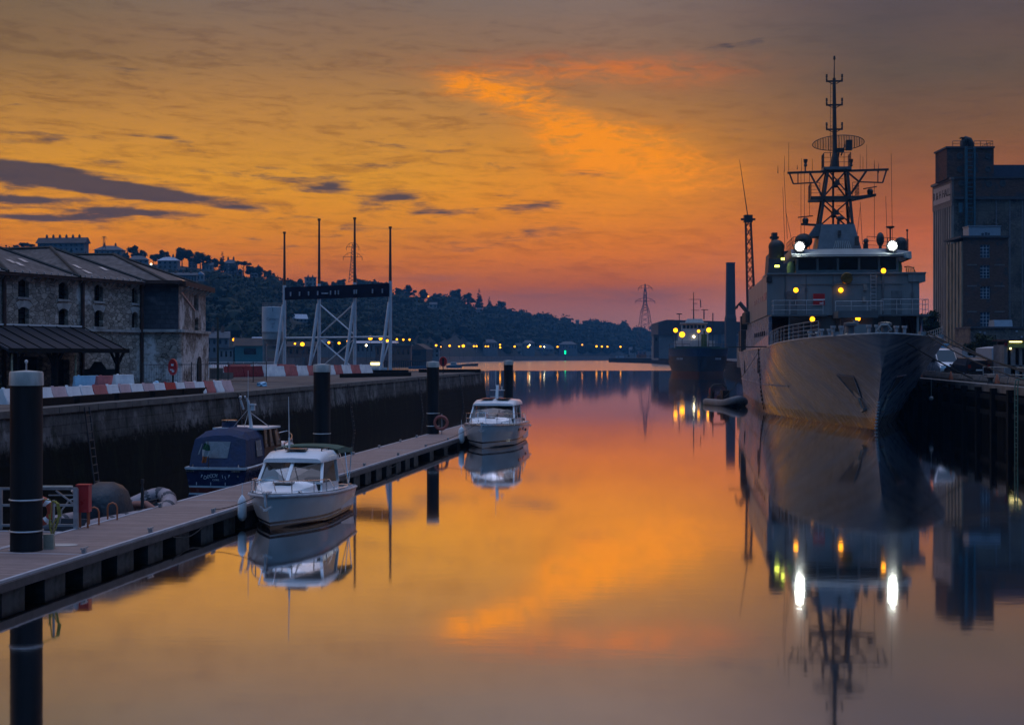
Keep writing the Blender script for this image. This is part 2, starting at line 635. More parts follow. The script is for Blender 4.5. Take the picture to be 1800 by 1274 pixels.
concrete = M('concrete', (.15, .14, .135), .85, var=.3, scale=1.2, bump=.3, second=(.07, .065, .06), cut=(.5, .75))
timber = M('dark timber', (.020, .017, .016), .8, var=.4, scale=2, spec=.1, stretch=(1, 6, 6))
slate = M('slate roof', (.12, .10, .095), .75, var=.45, scale=3, bump=.5, second=(.055, .05, .047), cut=(.45, .7))
amber = emit('amber lamp glass', (1, .36, .008), 4.6)
amberlow = emit('small amber lamp glass', (1, .30, .008), 3.5)
orangelamp = emit('orange lamp glass', (1, .34, .04), 4)
coolwhite = emit('floodlight glass', (.95, 1, .92), 90)
warmwhite = emit('warm white lamp glass', (1, .85, .5), 12)
greenlamp = emit('green lamp glass', (.0, 1, .35), 3)
pane = M('dark window pane', (.012, .014, .018), .12, var=.2, spec=.8)
rope_m = M('mooring rope', (.016, .015, .014), .9, var=.2)
cream = M('cream render', (.24, .24, .25), .8, var=.12, scale=.6)
greyrender = M('grey render', (.15, .16, .18), .8, var=.15, scale=.6)
houseroof = M('grey slate', (.10, .10, .11), .7, var=.25, scale=1)
brickm = M('brown brick', (.16, .085, .06), .85, var=.25, scale=2)

# ================================================================== water
wm = bpy.data.materials.new('still harbour water')
wm.use_nodes = True
t = NT(wm.node_tree)
gp = t.node('ShaderNodeNewGeometry').outputs['Position']
X_, Y_, Z_ = t.sep(gp)
gl = t.node('ShaderNodeBsdfGlossy')
gl.inputs[0].default_value = (1, 1, 1, 1)
# a breeze ruffles the water out in the main channel; the basin is still
nz = t.noise(t.comb(t.m('MULTIPLY', X_, .010), t.m('MULTIPLY', Y_, .0045)), 1.0, 4, .5)
far = t.m('ADD', Y_, t.m('MULTIPLY_ADD', nz, 120, -60))
ruf = t.m('MULTIPLY', t.step(far, 442, 462), t.step(far, 1500, 1120))
ruf = t.m('MULTIPLY', ruf, t.step(t.m('ADD', X_, t.m('MULTIPLY', nz, 90)), -45, 25))
t.put(gl.inputs['Roughness'], t.m('MULTIPLY_ADD', ruf, .15, t.m('MULTIPLY_ADD', t.step(Y_, 20, 180), -.004, .044)))
rip = t.noise(t.comb(t.m('MULTIPLY', X_, .8), t.m('MULTIPLY', Y_, 1.6)), 1.3, 3, .5)
rip2 = t.noise(t.comb(t.m('MULTIPLY', X_, .12), t.m('MULTIPLY', Y_, .22)), 1.0, 2, .5)
bp = t.node('ShaderNodeBump')
bp.inputs['Strength'].default_value = .014
bp.inputs['Distance'].default_value = .05
t.put(bp.inputs['Height'], t.m('MULTIPLY_ADD', rip2, 2.0, rip))
t.put(gl.inputs['Normal'], bp.outputs[0])
df = t.node('ShaderNodeBsdfDiffuse')
df.inputs[0].default_value = (.02, .028, .03, 1)
lw = t.node('ShaderNodeLayerWeight')
lw.inputs[0].default_value = .82
mx = t.node('ShaderNodeMixShader')
t.put(mx.inputs[0], t.step(lw.outputs['Facing'], .0, .35, .35, 1.0))
t.put(mx.inputs[1], df.outputs[0])
t.put(mx.inputs[2], gl.outputs[0])
t.put(t.node('ShaderNodeOutputMaterial').inputs[0], mx.outputs[0])
struct(MB().quad((-2400, -120, 0), (2400, -120, 0), (2400, 2480, 0), (-2400, 2480, 0)).build('water', wm))

# ================================================================== quays
QZ = 3.15
gravel = M('quay surface', (.115, .095, .085), .9, var=.35, scale=.9, bump=.3, second=(.06, .052, .05), cut=(.48, .6))
tarmac = M('tarmac', (.075, .072, .075), .9, var=.3, scale=.7, second=(.12, .115, .115), cut=(.5, .7))


def LQ(d):
    return -14.8 + .118 * (d - 60)


def RQ(d):
    return 32.6 + .11 * (d - 113)


qw = stone('quay wall stone', (.10, .096, .094), (.06, .057, .055), (.26, .25, .25), .9, stain=(1.9, (.006, .007, .006), (.016, .020, .012)), brick=(.95, .36, .015), pcut=(.47, .62))
# left quay: the island with the stores on it
isl = [(LQ(20), 20), (LQ(159), 159), (-5.6, 161), (-13.5, 157.5), (-28, 164), (-60, 185), (-150, 240), (-150, 20)]
m = MB()
m.add([(x, y, QZ) for x, y in isl], [tuple(range(len(isl)))])
struct(m.build('quay_ground', gravel))
qt = thing('quay_wall', 'old coursed stone quay wall on the left, weedy and dark below the tide mark', 'quay wall', (LQ(60), 60, 0))
o = Vector((LQ(60), 60, 0))
m = MB()
edge = [(LQ(20), 20), (LQ(50), 50), (LQ(80), 80), (LQ(120), 120), (LQ(158.4), 158.4), (LQ(159) - .5, 159.3), (-5.6, 161), (-13.5, 157.5), (-28, 164), (-60, 185), (-150, 240)]
for i in range(len(edge) - 1):
    (xa, ya), (xb, yb) = edge[i], edge[i + 1]
    nx, ny = (yb - ya), -(xb - xa)
    l = math.hypot(nx, ny)
    nx, ny = nx / l * .5, ny / l * .5
    m.add([(xa + nx - o.x, ya + ny - o.y, -1.2), (xb + nx - o.x, yb + ny - o.y, -1.2), (xb - o.x, yb - o.y, QZ - .19), (xa - o.x, ya - o.y, QZ - .19)], [(0, 1, 2, 3)])
m.build('wall_face', qw, qt)
m = MB()
for i in range(len(edge) - 1):
    (xa, ya), (xb, yb) = edge[i], edge[i + 1]
    nx, ny = (yb - ya), -(xb - xa)
    l = math.hypot(nx, ny)
    nx, ny = nx / l, ny / l
    k = max(1, int(l / 1.6))
    for q in range(k):
        f0, f1 = q / k + .0008, (q + 1) / k - .0008
        pts = []
        for f, s_ in ((f0, .08), (f1, .08), (f1, -.75), (f0, -.75)):
            pts.append((xa + (xb - xa) * f + nx * s_ - o.x, ya + (yb - ya) * f + ny * s_ - o.y, QZ - .20 + R.uniform(-.006, .006)))
        m.ext(pts, (0, 0, .23))
cop = M('coping stone', (.11, .105, .10), .85, var=.3, scale=1.5, bump=.3)
m.build('coping', cop, qt)
for pa, pb in ((63, 124), (134, 195), (203, 258), (267, 315), (318, 400)):
    m = MB()
    e = [Vector((LQ(d_) - .75, d_, QZ)) for d_ in (14.8 + .0, 20.)]
    ds = []
    for p_ in (pa, pb):
        s_ = (p_ - 900) / F
        ds.append((-14.8 - 7.08 - 1.0) / (s_ - .118))
    a, b = Vector((LQ(ds[0]) - 1.0, ds[0], QZ + .15)) - o, Vector((LQ(ds[1]) - 1.0, ds[1], QZ + .15)) - o
    m.beam(a, b, .3, .3)
    m.build('kerb_beam', timber, qt)
for (pa, pb, yy) in ((640, 718, 656), (736, 845, 654.5), (600, 720, 664)):
    m = MB()
    a, b = on(pa, yy, QZ) - o, on(pb, yy - (0 if yy < 660 else 3), QZ) - o
    a.z = b.z = QZ + .17
    m.beam(a, b, .35, .34)
    m.build('kerb_beam', timber, qt)
m = MB()
for d_ in (52, 70.0, 93, 118, 140):
    x_ = LQ(d_) + .62 - o.x
    for s_ in (-.2, .2):
        m.tube((x_ + s_ * .12, d_ + s_ - o.y, -.2), (x_ - .42 + s_ * .12, d_ + s_ - o.y, 3.1), .03, 6)
    for k in range(10):
        f = k / 10
        m.tube((x_ - .024 - .42 * f, d_ - .2 - o.y, .1 + 3 * f), (x_ + .024 - .42 * f, d_ + .2 - o.y, .1 + 3 * f), .018, 5)
m.build('ladder_rungs', darkmetal, qt)

# right quay
rq = [(RQ(20), 20), (RQ(350), 350), (74, 500), (80, 560), (80, 700), (84, 860), (69, 1015), (76, 1032), (150, 1060), (900, 1100), (900, 20)]
m = MB()
m.add([(x, y, QZ) for x, y in rq], [tuple(range(len(rq)))])
struct(m.build('wharf_ground', tarmac))
rw = thing('wharf_wall', 'dark piled wharf wall on the right under the parked vehicles', 'quay wall', (RQ(100), 100, 0))
o = Vector((RQ(100), 100, 0))
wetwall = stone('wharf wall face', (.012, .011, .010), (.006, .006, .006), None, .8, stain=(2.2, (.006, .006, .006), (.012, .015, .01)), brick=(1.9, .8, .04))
m = MB()
for i in range(9):
    (xa, ya), (xb, yb) = rq[i], rq[i + 1]
    m.add([(xa - o.x, ya - o.y, -1.2), (xb - o.x, yb - o.y, -1.2), (xb - o.x, yb - o.y, QZ - .42), (xa - o.x, ya - o.y, QZ - .42)], [(0, 1, 2, 3)])
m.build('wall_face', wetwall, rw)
m = MB()
for k in range(60):
    d0 = 40 + k * 3.0
    m.beam((RQ(d0) + .1 - o.x, d0 - o.y, QZ - .2), (RQ(d0 + 2.94) + .1 - o.x, d0 + 2.94 - o.y, QZ - .2), .9, .44)
m.build('coping', concrete, rw)
m = MB()
m.beam((RQ(40) - .45 - o.x, 40 - o.y, 2.45), (RQ(220) - .45 - o.x, 220 - o.y, 2.45), .2, .3)
m.beam((RQ(40) - .45 - o.x, 40 - o.y, 1.5), (RQ(220) - .45 - o.x, 220 - o.y, 1.5), .2, .3)
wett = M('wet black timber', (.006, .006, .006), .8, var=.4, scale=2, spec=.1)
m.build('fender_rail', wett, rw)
for k in range(26):
    d0 = 52 + k * 4.2
    m = MB().bx(-.17, .17, -.17, .17, -1.0, 3.0)
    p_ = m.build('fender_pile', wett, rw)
    p_.location = (RQ(d0) - .62 - o.x, d0 - o.y, 0)
m = MB()
for s_ in (-.22, .22):
    m.tube((-.5, s_, -.3), (-.5, s_, 3.2), .035, 6)
    m.path([(-.5, s_, 3.2), (-.45, s_, 3.6), (0, s_, 3.75)], .035, 6)
for k in range(11):
    m.tube((-.5, -.22, .1 + k * .3), (-.5, .22, .1 + k * .3), .02, 5)
p_ = m.build('ladder', M('green ladder paint', (.06, .16, .13), .5, var=.3), rw)
p_.location = (RQ(79) - .35 - o.x, 79 - o.y, 0)

# ================================================================== far bank and hills
shore = [(-420, 360), (-160, 420), (-90, 480), (-59, 600), (-50, 780), (-30, 1080), (40, 1350), (110, 1600), (260, 1800), (800, 1950)]
m = MB()
fb = shore + [(2300, 2000), (2300, 2470), (-2300, 2470), (-2300, 360)]
m.add([(x, y, QZ) for x, y in fb], [tuple(range(len(fb)))])
struct(m.build('far_bank_ground', M('far bank ground', (.05, .055, .045), .9, var=.3, scale=.05)))
fw = thing('river_wall', 'low grey river wall along the far bank below the street lamps', 'quay wall', (-59, 600, 0))
m = MB()
for i in range(len(shore) - 1):
    (xa, ya), (xb, yb) = shore[i], shore[i + 1]
    m.add([(xa + 59, ya - 600 - .6, -1), (xb + 59, yb - 600 - .6, -1), (xb + 59, yb - 600 - .3, QZ + .9), (xa + 59, ya - 600 - .3, QZ + .9),
           (xb + 59, yb - 600 + .1, QZ + .9), (xa + 59, ya - 600 + .1, QZ + .9)], [(0, 1, 2, 3), (3, 2, 4, 5)])
m.build('wall_face', M('river wall stone', (.10, .10, .10), .85, var=.35, scale=.25), fw)

SKY = [(-700, 400), (-300, 408), (0, 424), (60, 428), (150, 437), (235, 438), (320, 444), (400, 456), (460, 470), (500, 486), (560, 494), (620, 492), (660, 500), (740, 516),
       (800, 521), (850, 530), (900, 539), (950, 549), (1000, 555), (1060, 561), (1110, 570), (1155, 583), (1200, 594), (1300, 602), (1500, 598), (1700, 590), (2100, 570)]


def interp(tab, x):
    if x <= tab[0][0]:
        return tab[0][1]
    for (x0, y0), (x1, y1) in zip(tab, tab[1:]):
        if x <= x1:
            return y0 + (y1 - y0) * (x - x0) / (x1 - x0)
    return tab[-1][1]


FOOT = [(-700, 430), (0, 470), (300, 500), (500, 560), (650, 680), (740, 850), (830, 1120), (970, 1400), (1070, 1650), (1155, 1780), (1500, 1900), (2100, 1950)]
RIDGE = [(-700, 760), (0, 840), (500, 960), (800, 1400), (1000, 1750), (1155, 2150), (1500, 2300), (2100, 2350)]


def hill(px, f):
    """point of the hillside at bearing px, f=0 at its foot and 1 on the ridge"""
    d0, d1 = interp(FOOT, px), interp(RIDGE, px)
    d = d0 + (d1 - d0) * f
    ztop = EYE + (YH - interp(SKY, px)) * d1 / F - 9
    g_ = f ** .8 if f <= 1 else 1 - (f - 1) * .3
    z = QZ + .3 + (ztop - QZ) * g_
    return Vector(((px - 900) * d / F, d, z))


m = MB()
cols = list(range(-700, 2101, 20))
m.rows([[hill(p_, f) for p_ in cols] for f in (0, .08, .18, .3, .42, .55, .68, .8, 0.9, 1, 1.12)])
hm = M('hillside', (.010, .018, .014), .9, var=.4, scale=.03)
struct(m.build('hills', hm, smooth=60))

# woodland: leafy crowns too many and too close to count, one object
ICO = None


def ico():
    global ICO
    if ICO is None:
        import bmesh
        b = bmesh.new()
        bmesh.ops.create_icosphere(b, subdivisions=2, radius=1)
        ICO = ([v.co.copy() for v in b.verts], [tuple(v.index for v in f.verts) for f in b.faces])
        b.free()
    return ICO


def crown(mb, c, r, sq=.8, leaves=40, rnd=R, leaf=.1, low=True):
    vs, fs = ico()
    ph = [rnd.uniform(0, 6.28) for _ in range(6)]
    out = []
    for v in vs:
        k = 1 + .22 * math.sin(3.1 * v.x + ph[0]) * math.sin(3.7 * v.y + ph[1]) + .16 * math.sin(6.3 * v.z + ph[2]) + rnd.uniform(-.13, .13)
        k *= .86
        out.append((c[0] + v.x * r * k, c[1] + v.y * r * k, c[2] + v.z * r * k * sq))
    mb.add(out, fs)
    for _ in range(leaves):
        a, b = rnd.uniform(0, 6.28), rnd.uniform(-.5, 1)
        h = math.sqrt(max(0, 1 - b * b))
        k = r * rnd.uniform(.78, 1.30)
        p = Vector((c[0] + math.cos(a) * h * k, c[1] + math.sin(a) * h * k, c[2] + b * k * sq))
        s_ = r * leaf * rnd.uniform(.6, 1.5)
        u = Vector((rnd.uniform(-1, 1), rnd.uniform(-1, 1), rnd.uniform(-1, 1))).normalized() * s_
        v_ = u.cross(Vector((rnd.uniform(-1, 1), rnd.uniform(-1, 1), rnd.uniform(-1, 1)))).normalized() * s_
        mb.add([p - u - v_, p + u - v_ * .6, p + u * .7 + v_, p - u * .8 + v_], [(0, 1, 2, 3)])


def leafmat(name, a, b, sc):
    m_ = bpy.data.materials.new(name)
    m_.use_nodes = True
    t_ = NT(m_.node_tree)
    p = t_.node('ShaderNodeBsdfPrincipled')
    c = t_.coord('Object')
    n = t_.noise(c, sc, 4, .7)
    n_ = t_.noise(c, sc * 8, 2, .6)
    t_.put(p.inputs['Base Color'], t_.mix(t_.step(t_.m('MULTIPLY_ADD', n_, .5, t_.m('MULTIPLY', n, .6)), .35, .75), a + (1,), b + (1,)))
    p.inputs['Roughness'].default_value = .8
    p.inputs['Specular IOR Level'].default_value = .15
    t_.put(t_.node('ShaderNodeOutputMaterial').inputs[0], p.outputs[0])
    return m_


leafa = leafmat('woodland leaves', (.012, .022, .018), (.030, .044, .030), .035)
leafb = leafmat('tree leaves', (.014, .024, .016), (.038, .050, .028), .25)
bark = M('bark', (.05, .04, .03), .9, var=.3)
HOUSES = []   # (px0, px1, y0, y1) kept clear of trees

# ================================================================== hillside houses
def house(label, cat, px0, px1, yt, yb, d, wall=cream, roof=houseroof, kind='hip', rf=.38, nw=(4, 2), chim=1, rz=0.0, name='house', deep=.6, group=None, win=pane):
    pc = (px0 + px1) / 2
    if d > 570 and yb < 600:
        best = None
        for q in range(2, 101):
            hp_ = hill(pc, q / 100)
            sy_ = YH - (hp_.z - EYE) * F / hp_.y
            if best is None or abs(sy_ - yb) < best[0]:
                best = (abs(sy_ - yb), hp_.y)
        d = best[1] - 3
    W = (px1 - px0) * d / F
    base = at(pc, d, yb)
    Hh = (yb - yt) * d / F
    hw = Hh * (1 - rf)
    D = W * deep
    t_ = thing(name, label, cat, base, rz, group)
    MB().bx(-W / 2, W / 2, 0, D, -8, hw).build('wall', wall, t_)
    m_ = MB()
    e = W * .03 + .15
    x0, x1, y0, y1 = -W / 2 - e, W / 2 + e, -e, D + e
    if kind == 'hip':
        k = min((x1 - x0), (y1 - y0)) * .45
        if x1 - x0 > y1 - y0:
            a, b = (x0 + k, (y0 + y1) / 2, Hh), (x1 - k, (y0 + y1) / 2, Hh)
            m_.add([(x0, y0, hw), (x1, y0, hw), (x1, y1, hw), (x0, y1, hw), a, b], [(0, 1, 5, 4), (1, 2, 5), (2, 3, 4, 5), (3, 0, 4), (3, 2, 1, 0)])
        else:
            a, b = ((x0 + x1) / 2, y0 + k, Hh), ((x0 + x1) / 2, y1 - k, Hh)
            m_.add([(x0, y0, hw), (x1, y0, hw), (x1, y1, hw), (x0, y1, hw), a, b], [(0, 1, 4), (1, 2, 5, 4), (2, 3, 5), (3, 0, 4, 5), (3, 2, 1, 0)])
    elif kind == 'gable':      # ridge across the view
        a, b = (x0, (y0 + y1) / 2, Hh), (x1, (y0 + y1) / 2, Hh)
        m_.add([(x0, y0, hw), (x1, y0, hw), (x1, y1, hw), (x0, y1, hw), a, b], [(0, 1, 5, 4), (1, 2, 5), (2, 3, 4, 5), (3, 0, 4), (3, 2, 1, 0)])
    elif kind == 'front':      # gable end towards the water
        a, b = ((x0 + x1) / 2, y0, Hh), ((x0 + x1) / 2, y1, Hh)
        m_.add([(x0, y0, hw), (x1, y0, hw), (x1, y1, hw), (x0, y1, hw), a, b], [(0, 1, 4), (1, 2, 5, 4), (2, 3, 5), (3, 0, 4, 5), (3, 2, 1, 0)])
    else:
        m_.bx(x0, x1, y0, y1, hw, Hh)
    rfo = m_.build('roof', roof, t_)
    for k in range(chim):
        x = (-.42 + .84 * (k + .5) / chim) * W if chim > 1 else W * .22
        s_ = max(.5, W * .018)
        MB().bx(x - s_, x + s_, D * .5 - s_, D * .5 + s_, Hh * .8, Hh * 1.12 + .3).bx(x - s_ * .5, x + s_ * .5, D * .5 - s_ * .5, D * .5 + s_ * .5, Hh * 1.12 + .3, Hh * 1.12 + .9).build('chimney', brickm, rfo)
    nx, nz = nw
    src = None
    for i in range(nx):
        for j in range(nz):
            ww, wh = W / nx * .40, hw / nz * .52
            if src is None:
                src = MB().bx(-ww / 2, ww / 2, -.05, .1, -wh / 2, wh / 2).build('window', win, t_)
                o_ = src
            else:
                o_ = src.copy()
                COL.objects.link(o_)
            o_.location = (-W / 2 + W * (i + .5) / nx, 0, hw * (j + .52) / nz)
    HOUSES.append((px0 - 3, px1 + 3, yt - 2, yb + 1, d))
    return t_


palewall = M('pale stone', (.19, .19, .21), .8, var=.15, scale=.3)
bluewall = M('pale blue render', (.19, .25, .31), .8, var=.1, scale=.5)
tealwall = M('teal cladding', (.03, .15, .17), .55, var=.2, scale=.3)
brownroof = M('rusty brown roof', (.10, .065, .05), .85, var=.3, scale=.3)
paleroof = M('pale metal roof', (.40, .46, .55), .4, var=.1, scale=.3)
house('long pale institution on the ridge with six chimneys along its dark roof', 'building', 64, 150, 417, 442, 770, palewall, brownroof, 'gable', .42, (9, 2), 6, -.12, 'institution', .22)
house('pale hipped villa on the ridge under the small lattice tower', 'house', 166, 213, 431, 452, 770, cream, houseroof, 'hip', .4, (5, 1), 2, 0)
house('pale blue villa on the hill above the stone store roofs', 'house', 226, 260, 449, 470, 690, bluewall, houseroof, 'hip', .35, (4, 2), 1, .2)
house('broad grey villa on the hill, just right of the small hillside lamp', 'house', 277, 312, 451, 473, 690, greyrender, paleroof, 'hip', .32, (4, 2), 2)
house('narrow tall house behind the broad grey villa', 'house', 331, 345, 452, 470, 730, greyrender, houseroof, 'front', .3, (2, 3), 1)
house('pale cottage below the ridge trees, between the narrow house and the dark tall one', 'house', 355, 374, 461, 476, 700, cream, houseroof, 'gable', .35, (3, 1), 1)
house('tall dark three storey house with pale window rows on the hill', 'house', 393, 416, 456, 481, 700, M('dark render', (.10, .10, .115), .8), houseroof, 'hip', .28, (4, 3), 2, 0, win=M('pale window', (.30, .32, .36), .3))
house('small brown gabled cottage right of the tall dark house', 'house', 417, 426, 472, 482, 690, greyrender, houseroof, 'front', .4, (1, 1), 0)
house('pale split house with a stepped gable on the right of the hill houses', 'house', 440, 460, 469, 487, 700, palewall, houseroof, 'front', .3, (3, 2), 1, .25)
house('long terrace half hidden by the stone store, with a row of small windows', 'terrace', 298, 345, 479, 497, 600, greyrender, houseroof, 'gable', .25, (10, 1), 3, .1, 'terraced_house', .25)
house('small pale house with a shining blue roof at the end of the terrace', 'house', 346, 358, 477, 493, 595, bluewall, M('shiny blue roof', (.35, .5, .7), .2, spec=.8), 'front', .35, (2, 1), 0)
house('white tower house among ridge trees behind the second steel post', 'house', 537, 556, 487, 503, 880, cream, houseroof, 'flat', .08, (3, 2), 2, .3)
house('pale sloping roofed cottage on the wooded slope left of the cement tower', 'house', 519, 541, 552, 566, 720, greyrender, paleroof, 'gable', .6, (3, 1), 0, .5)
house('small white cottage on the wooded slope between the second pair of steel posts', 'house', 755, 768, 531, 541, 1190, cream, houseroof, 'gable', .4, (2, 1), 0)
house('white speck of a cottage right of the last steel post on the wooded slope', 'house', 838, 847, 541, 548, 1250, cream, houseroof, 'gable', .4, (2, 1), 0)
house('tiny pale cottage deep in the wood above the amber lamps', 'house', 1012, 1018, 562, 568, 1650, cream, houseroof, 'gable', .4, (1, 1), 0)

# low buildings by the far water
house('grey harbour house with a pale lean-to roof, just right of the stone stores', 'house', 362, 402, 582, 622, 500, greyrender, houseroof, 'gable', .3, (4, 2), 2, .15)
house('teal corrugated shed under a brown roof beside the cement tower', 'shed', 413, 466, 594, 628, 440, tealwall, brownroof, 'gable', .4, (1, 1), 0, .1, 'shed', .5)
house('low cream shed in front of the grey harbour house', 'shed', 385, 410, 610, 632, 440, cream, houseroof, 'flat', .12, (3, 1), 0, 0, 'shed')
house('bright pale roofed store left of the cement tower', 'shed', 440, 464, 592, 612, 470, greyrender, paleroof, 'gable', .4, (1, 1), 0, -.3, 'shed')
house('low brown sheds behind the first two steel posts', 'shed', 506, 560, 600, 626, 530, brickm, brownroof, 'gable', .35, (5, 1), 0, .05, 'shed', .3)
house('small white gabled house behind the cross braced steel posts', 'house', 556, 586, 595, 612, 560, greyrender, paleroof, 'front', .4, (3, 1), 0, .2)
house('long dark warehouse with a pale roof line behind the third steel post', 'warehouse', 626, 696, 599, 622, 640, greyrender, paleroof, 'gable', .18, (9, 1), 0, 0, 'warehouse', .4)
house('long low wall-like warehouse between the fourth post and the boat shed', 'warehouse', 660, 722, 606, 628, 610, brickm, greyrender, 'flat', .06, (7, 1), 0, 0, 'warehouse', .4)
house('black gabled boat shed at the water with a brown tin roof', 'boat shed', 716, 750, 604, 628, 690, M('black tarred boards', (.02, .02, .022), .8), brownroof, 'front', .42, (1, 1), 0, -.25, 'boat_shed', 1.1)
house('grey block beside the black boat shed', 'building', 748, 772, 612, 629, 740, greyrender, greyrender, 'flat', .06, (3, 2), 0, 0, 'building')
for i, (a, b, yt, yb, d, kd, wl, lb) in enumerate([
        (782, 797, 601, 617, 1130, 'gable', greyrender, 'grey roofed house at the left end of the far riverside row'),
        (796, 802, 598, 617, 1135, 'front', bluewall, 'narrow pale gable with a bright roof slope in the far riverside row'),
        (803, 826, 601, 616, 1140, 'gable', greyrender, 'grey terrace with small chimneys in the middle of the far riverside row'),
        (826, 838, 603, 617, 1150, 'gable', palewall, 'pale house behind a double amber lamp in the far riverside row'),
        (849, 874, 596, 614, 1170, 'hip', palewall, 'large pale broad roofed house at the right end of the riverside row'),
        (906, 917, 603, 614, 1300, 'gable', cream, 'low white house left of the arched roof hall'),
        (918, 940, 598, 612, 1310, 'hip', greyrender, 'grey hipped house beside the arched roof hall'),
        (983, 1014, 600, 615, 1440, 'hip', greyrender, 'wide grey house right of the arched roof hall'),
        (1106, 1118, 610, 622, 1500, 'gable', cream, 'small white house near the dark point of the wharf'),
        (1122, 1136, 616, 623, 1460, 'flat', M('rust red container', (.22, .07, .04), .6), 'rust red low store near the dark point of the wharf')]):
    house(lb, 'house', a, b, yt, yb, d, wl, houseroof, kd, .35, (max(2, int((b - a) / 5)), 1), 1 if kd != 'flat' else 0, 0)
# arched roof hall
t_ = thing('arched_hall', 'pale hall with a low bowed roof between lamps on the far bank', 'hall', at(957, 1380, 616))
s_ = 1380 / F
arc = [(-17 * s_ * math.cos(a), 0, 1.5 + 9 * s_ * math.sin(a)) for a in [PI * k / 12 for k in range(13)]]
MB().ext(arc, (0, 14, 0)).build('roof', paleroof, t_)
MB().bx(-16 * s_, 16 * s_, .4, 13, -3, 1.6).build('wall', greyrender, t_)
for k in range(4):
    MB().bx(-12 * s_ + k * 7 * s_, -8 * s_ + k * 7 * s_, .2, .5, -.8, 1.0).build('window', pane, t_)

# cement tower
t_ = thing('cement_tower', 'weathered white cement storage tower with faint lettering', 'silo', at(480, 395, 626))
s_ = 395 / F
z1, z2, z3, z4 = (626 - 604) * s_, (626 - 584) * s_, (626 - 540) * s_, (626 - 533) * s_
wt = M('weathered white steel', (.46, .52, .58), .5, var=.12, scale=.25, second=(.34, .33, .32), cut=(.55, .7))
wt2 = M('stained steel', (.30, .30, .30), .7, var=.3, scale=.35, second=(.15, .13, .11), cut=(.45, .65))
MB().lathe([(3.05, z2), (3.05, z3), (2.9, z3 + .1)], (0, 0, 0), 28).build('tank', wt, t_, 40)
MB().lathe([(1.2, z1 - .6), (3.0, z1 + 1.2), (3.0, z2)], (0, 0, 0), 28).build('hopper', wt2, t_, 40)
MB().lathe([(3.12, z2 - .15), (3.12, z2 + .15)], (0, 0, 0), 28).build('rim', wt2, t_, 40)
m = MB()
for k in range(16):
    a = 2 * PI * k / 16
    m.tube((2.95 * math.cos(a), 2.95 * math.sin(a), z3), (2.95 * math.cos(a), 2.95 * math.sin(a), z4), .05, 5)
for zz in (z4, (z3 + z4) / 2):
    m.path([(2.95 * math.cos(2 * PI * k / 24), 2.95 * math.sin(2 * PI * k / 24), zz) for k in range(24)], .05, 5, closed=True)
m.build('top_railing', greydk, t_)
for x, y in ((-2.4, -1.5), (2.4, -1.5), (-2.4, 1.5), (2.4, 1.5)):
    MB().bx(x - .2, x + .2, y - .2, y + .2, -4, z1 + 1.4).build('leg', wt2, t_)
for tx, sz, zf in (('1', 1.6, .88), ('Cement', 1.05, .52), ('Ltd', .8, .34), ('S', .8, .2)):
    M4 = Matrix.Translation((0.4, -3.08, z2 + (z3 - z2) * zf)) @ Matrix.Rotation(PI / 2, 4, 'X')
    text_mesh(tx, sz, 'lettering', M('faded lettering', (.16, .20, .25), .6), t_, M4, .03)

# ------------------------------------------------------------------ woodland and trees
rw_ = random.Random(5)
m = MB()
cnt = 0
while cnt < 1900:
    px = rw_.uniform(-60, 1250)
    f = rw_.uniform(.03, .93) if px > 430 else rw_.uniform(.1, .9)
    p = hill(px, f)
    sy = YH - (p.z + 5 - EYE) * F / p.y
    r = rw_.uniform(3.0, 5.6) * (1 if p.y < 1100 else 1.35)
    for q_ in (1, .42, .25):
        rp = r * q_ * F / p.y
        sy = YH - (p.z + r * q_ * .7 - EYE) * F / p.y
        if not any(a - rp * .8 < px < b + rp * .8 and y0 - rp * .7 < sy < y1 + rp * .75 and p.y < d_ + 6 for a, b, y0, y1, d_ in HOUSES):
            crown(m, (p.x, p.y, p.z + r * q_ * .7), r * q_, rw_.uniform(.75, 1.1), 44, rw_, .12)
            break
    cnt += 1
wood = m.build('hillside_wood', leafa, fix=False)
tag(wood, 'dense dark green wood covering the hillside behind the far bank', 'wood', kind='stuff')


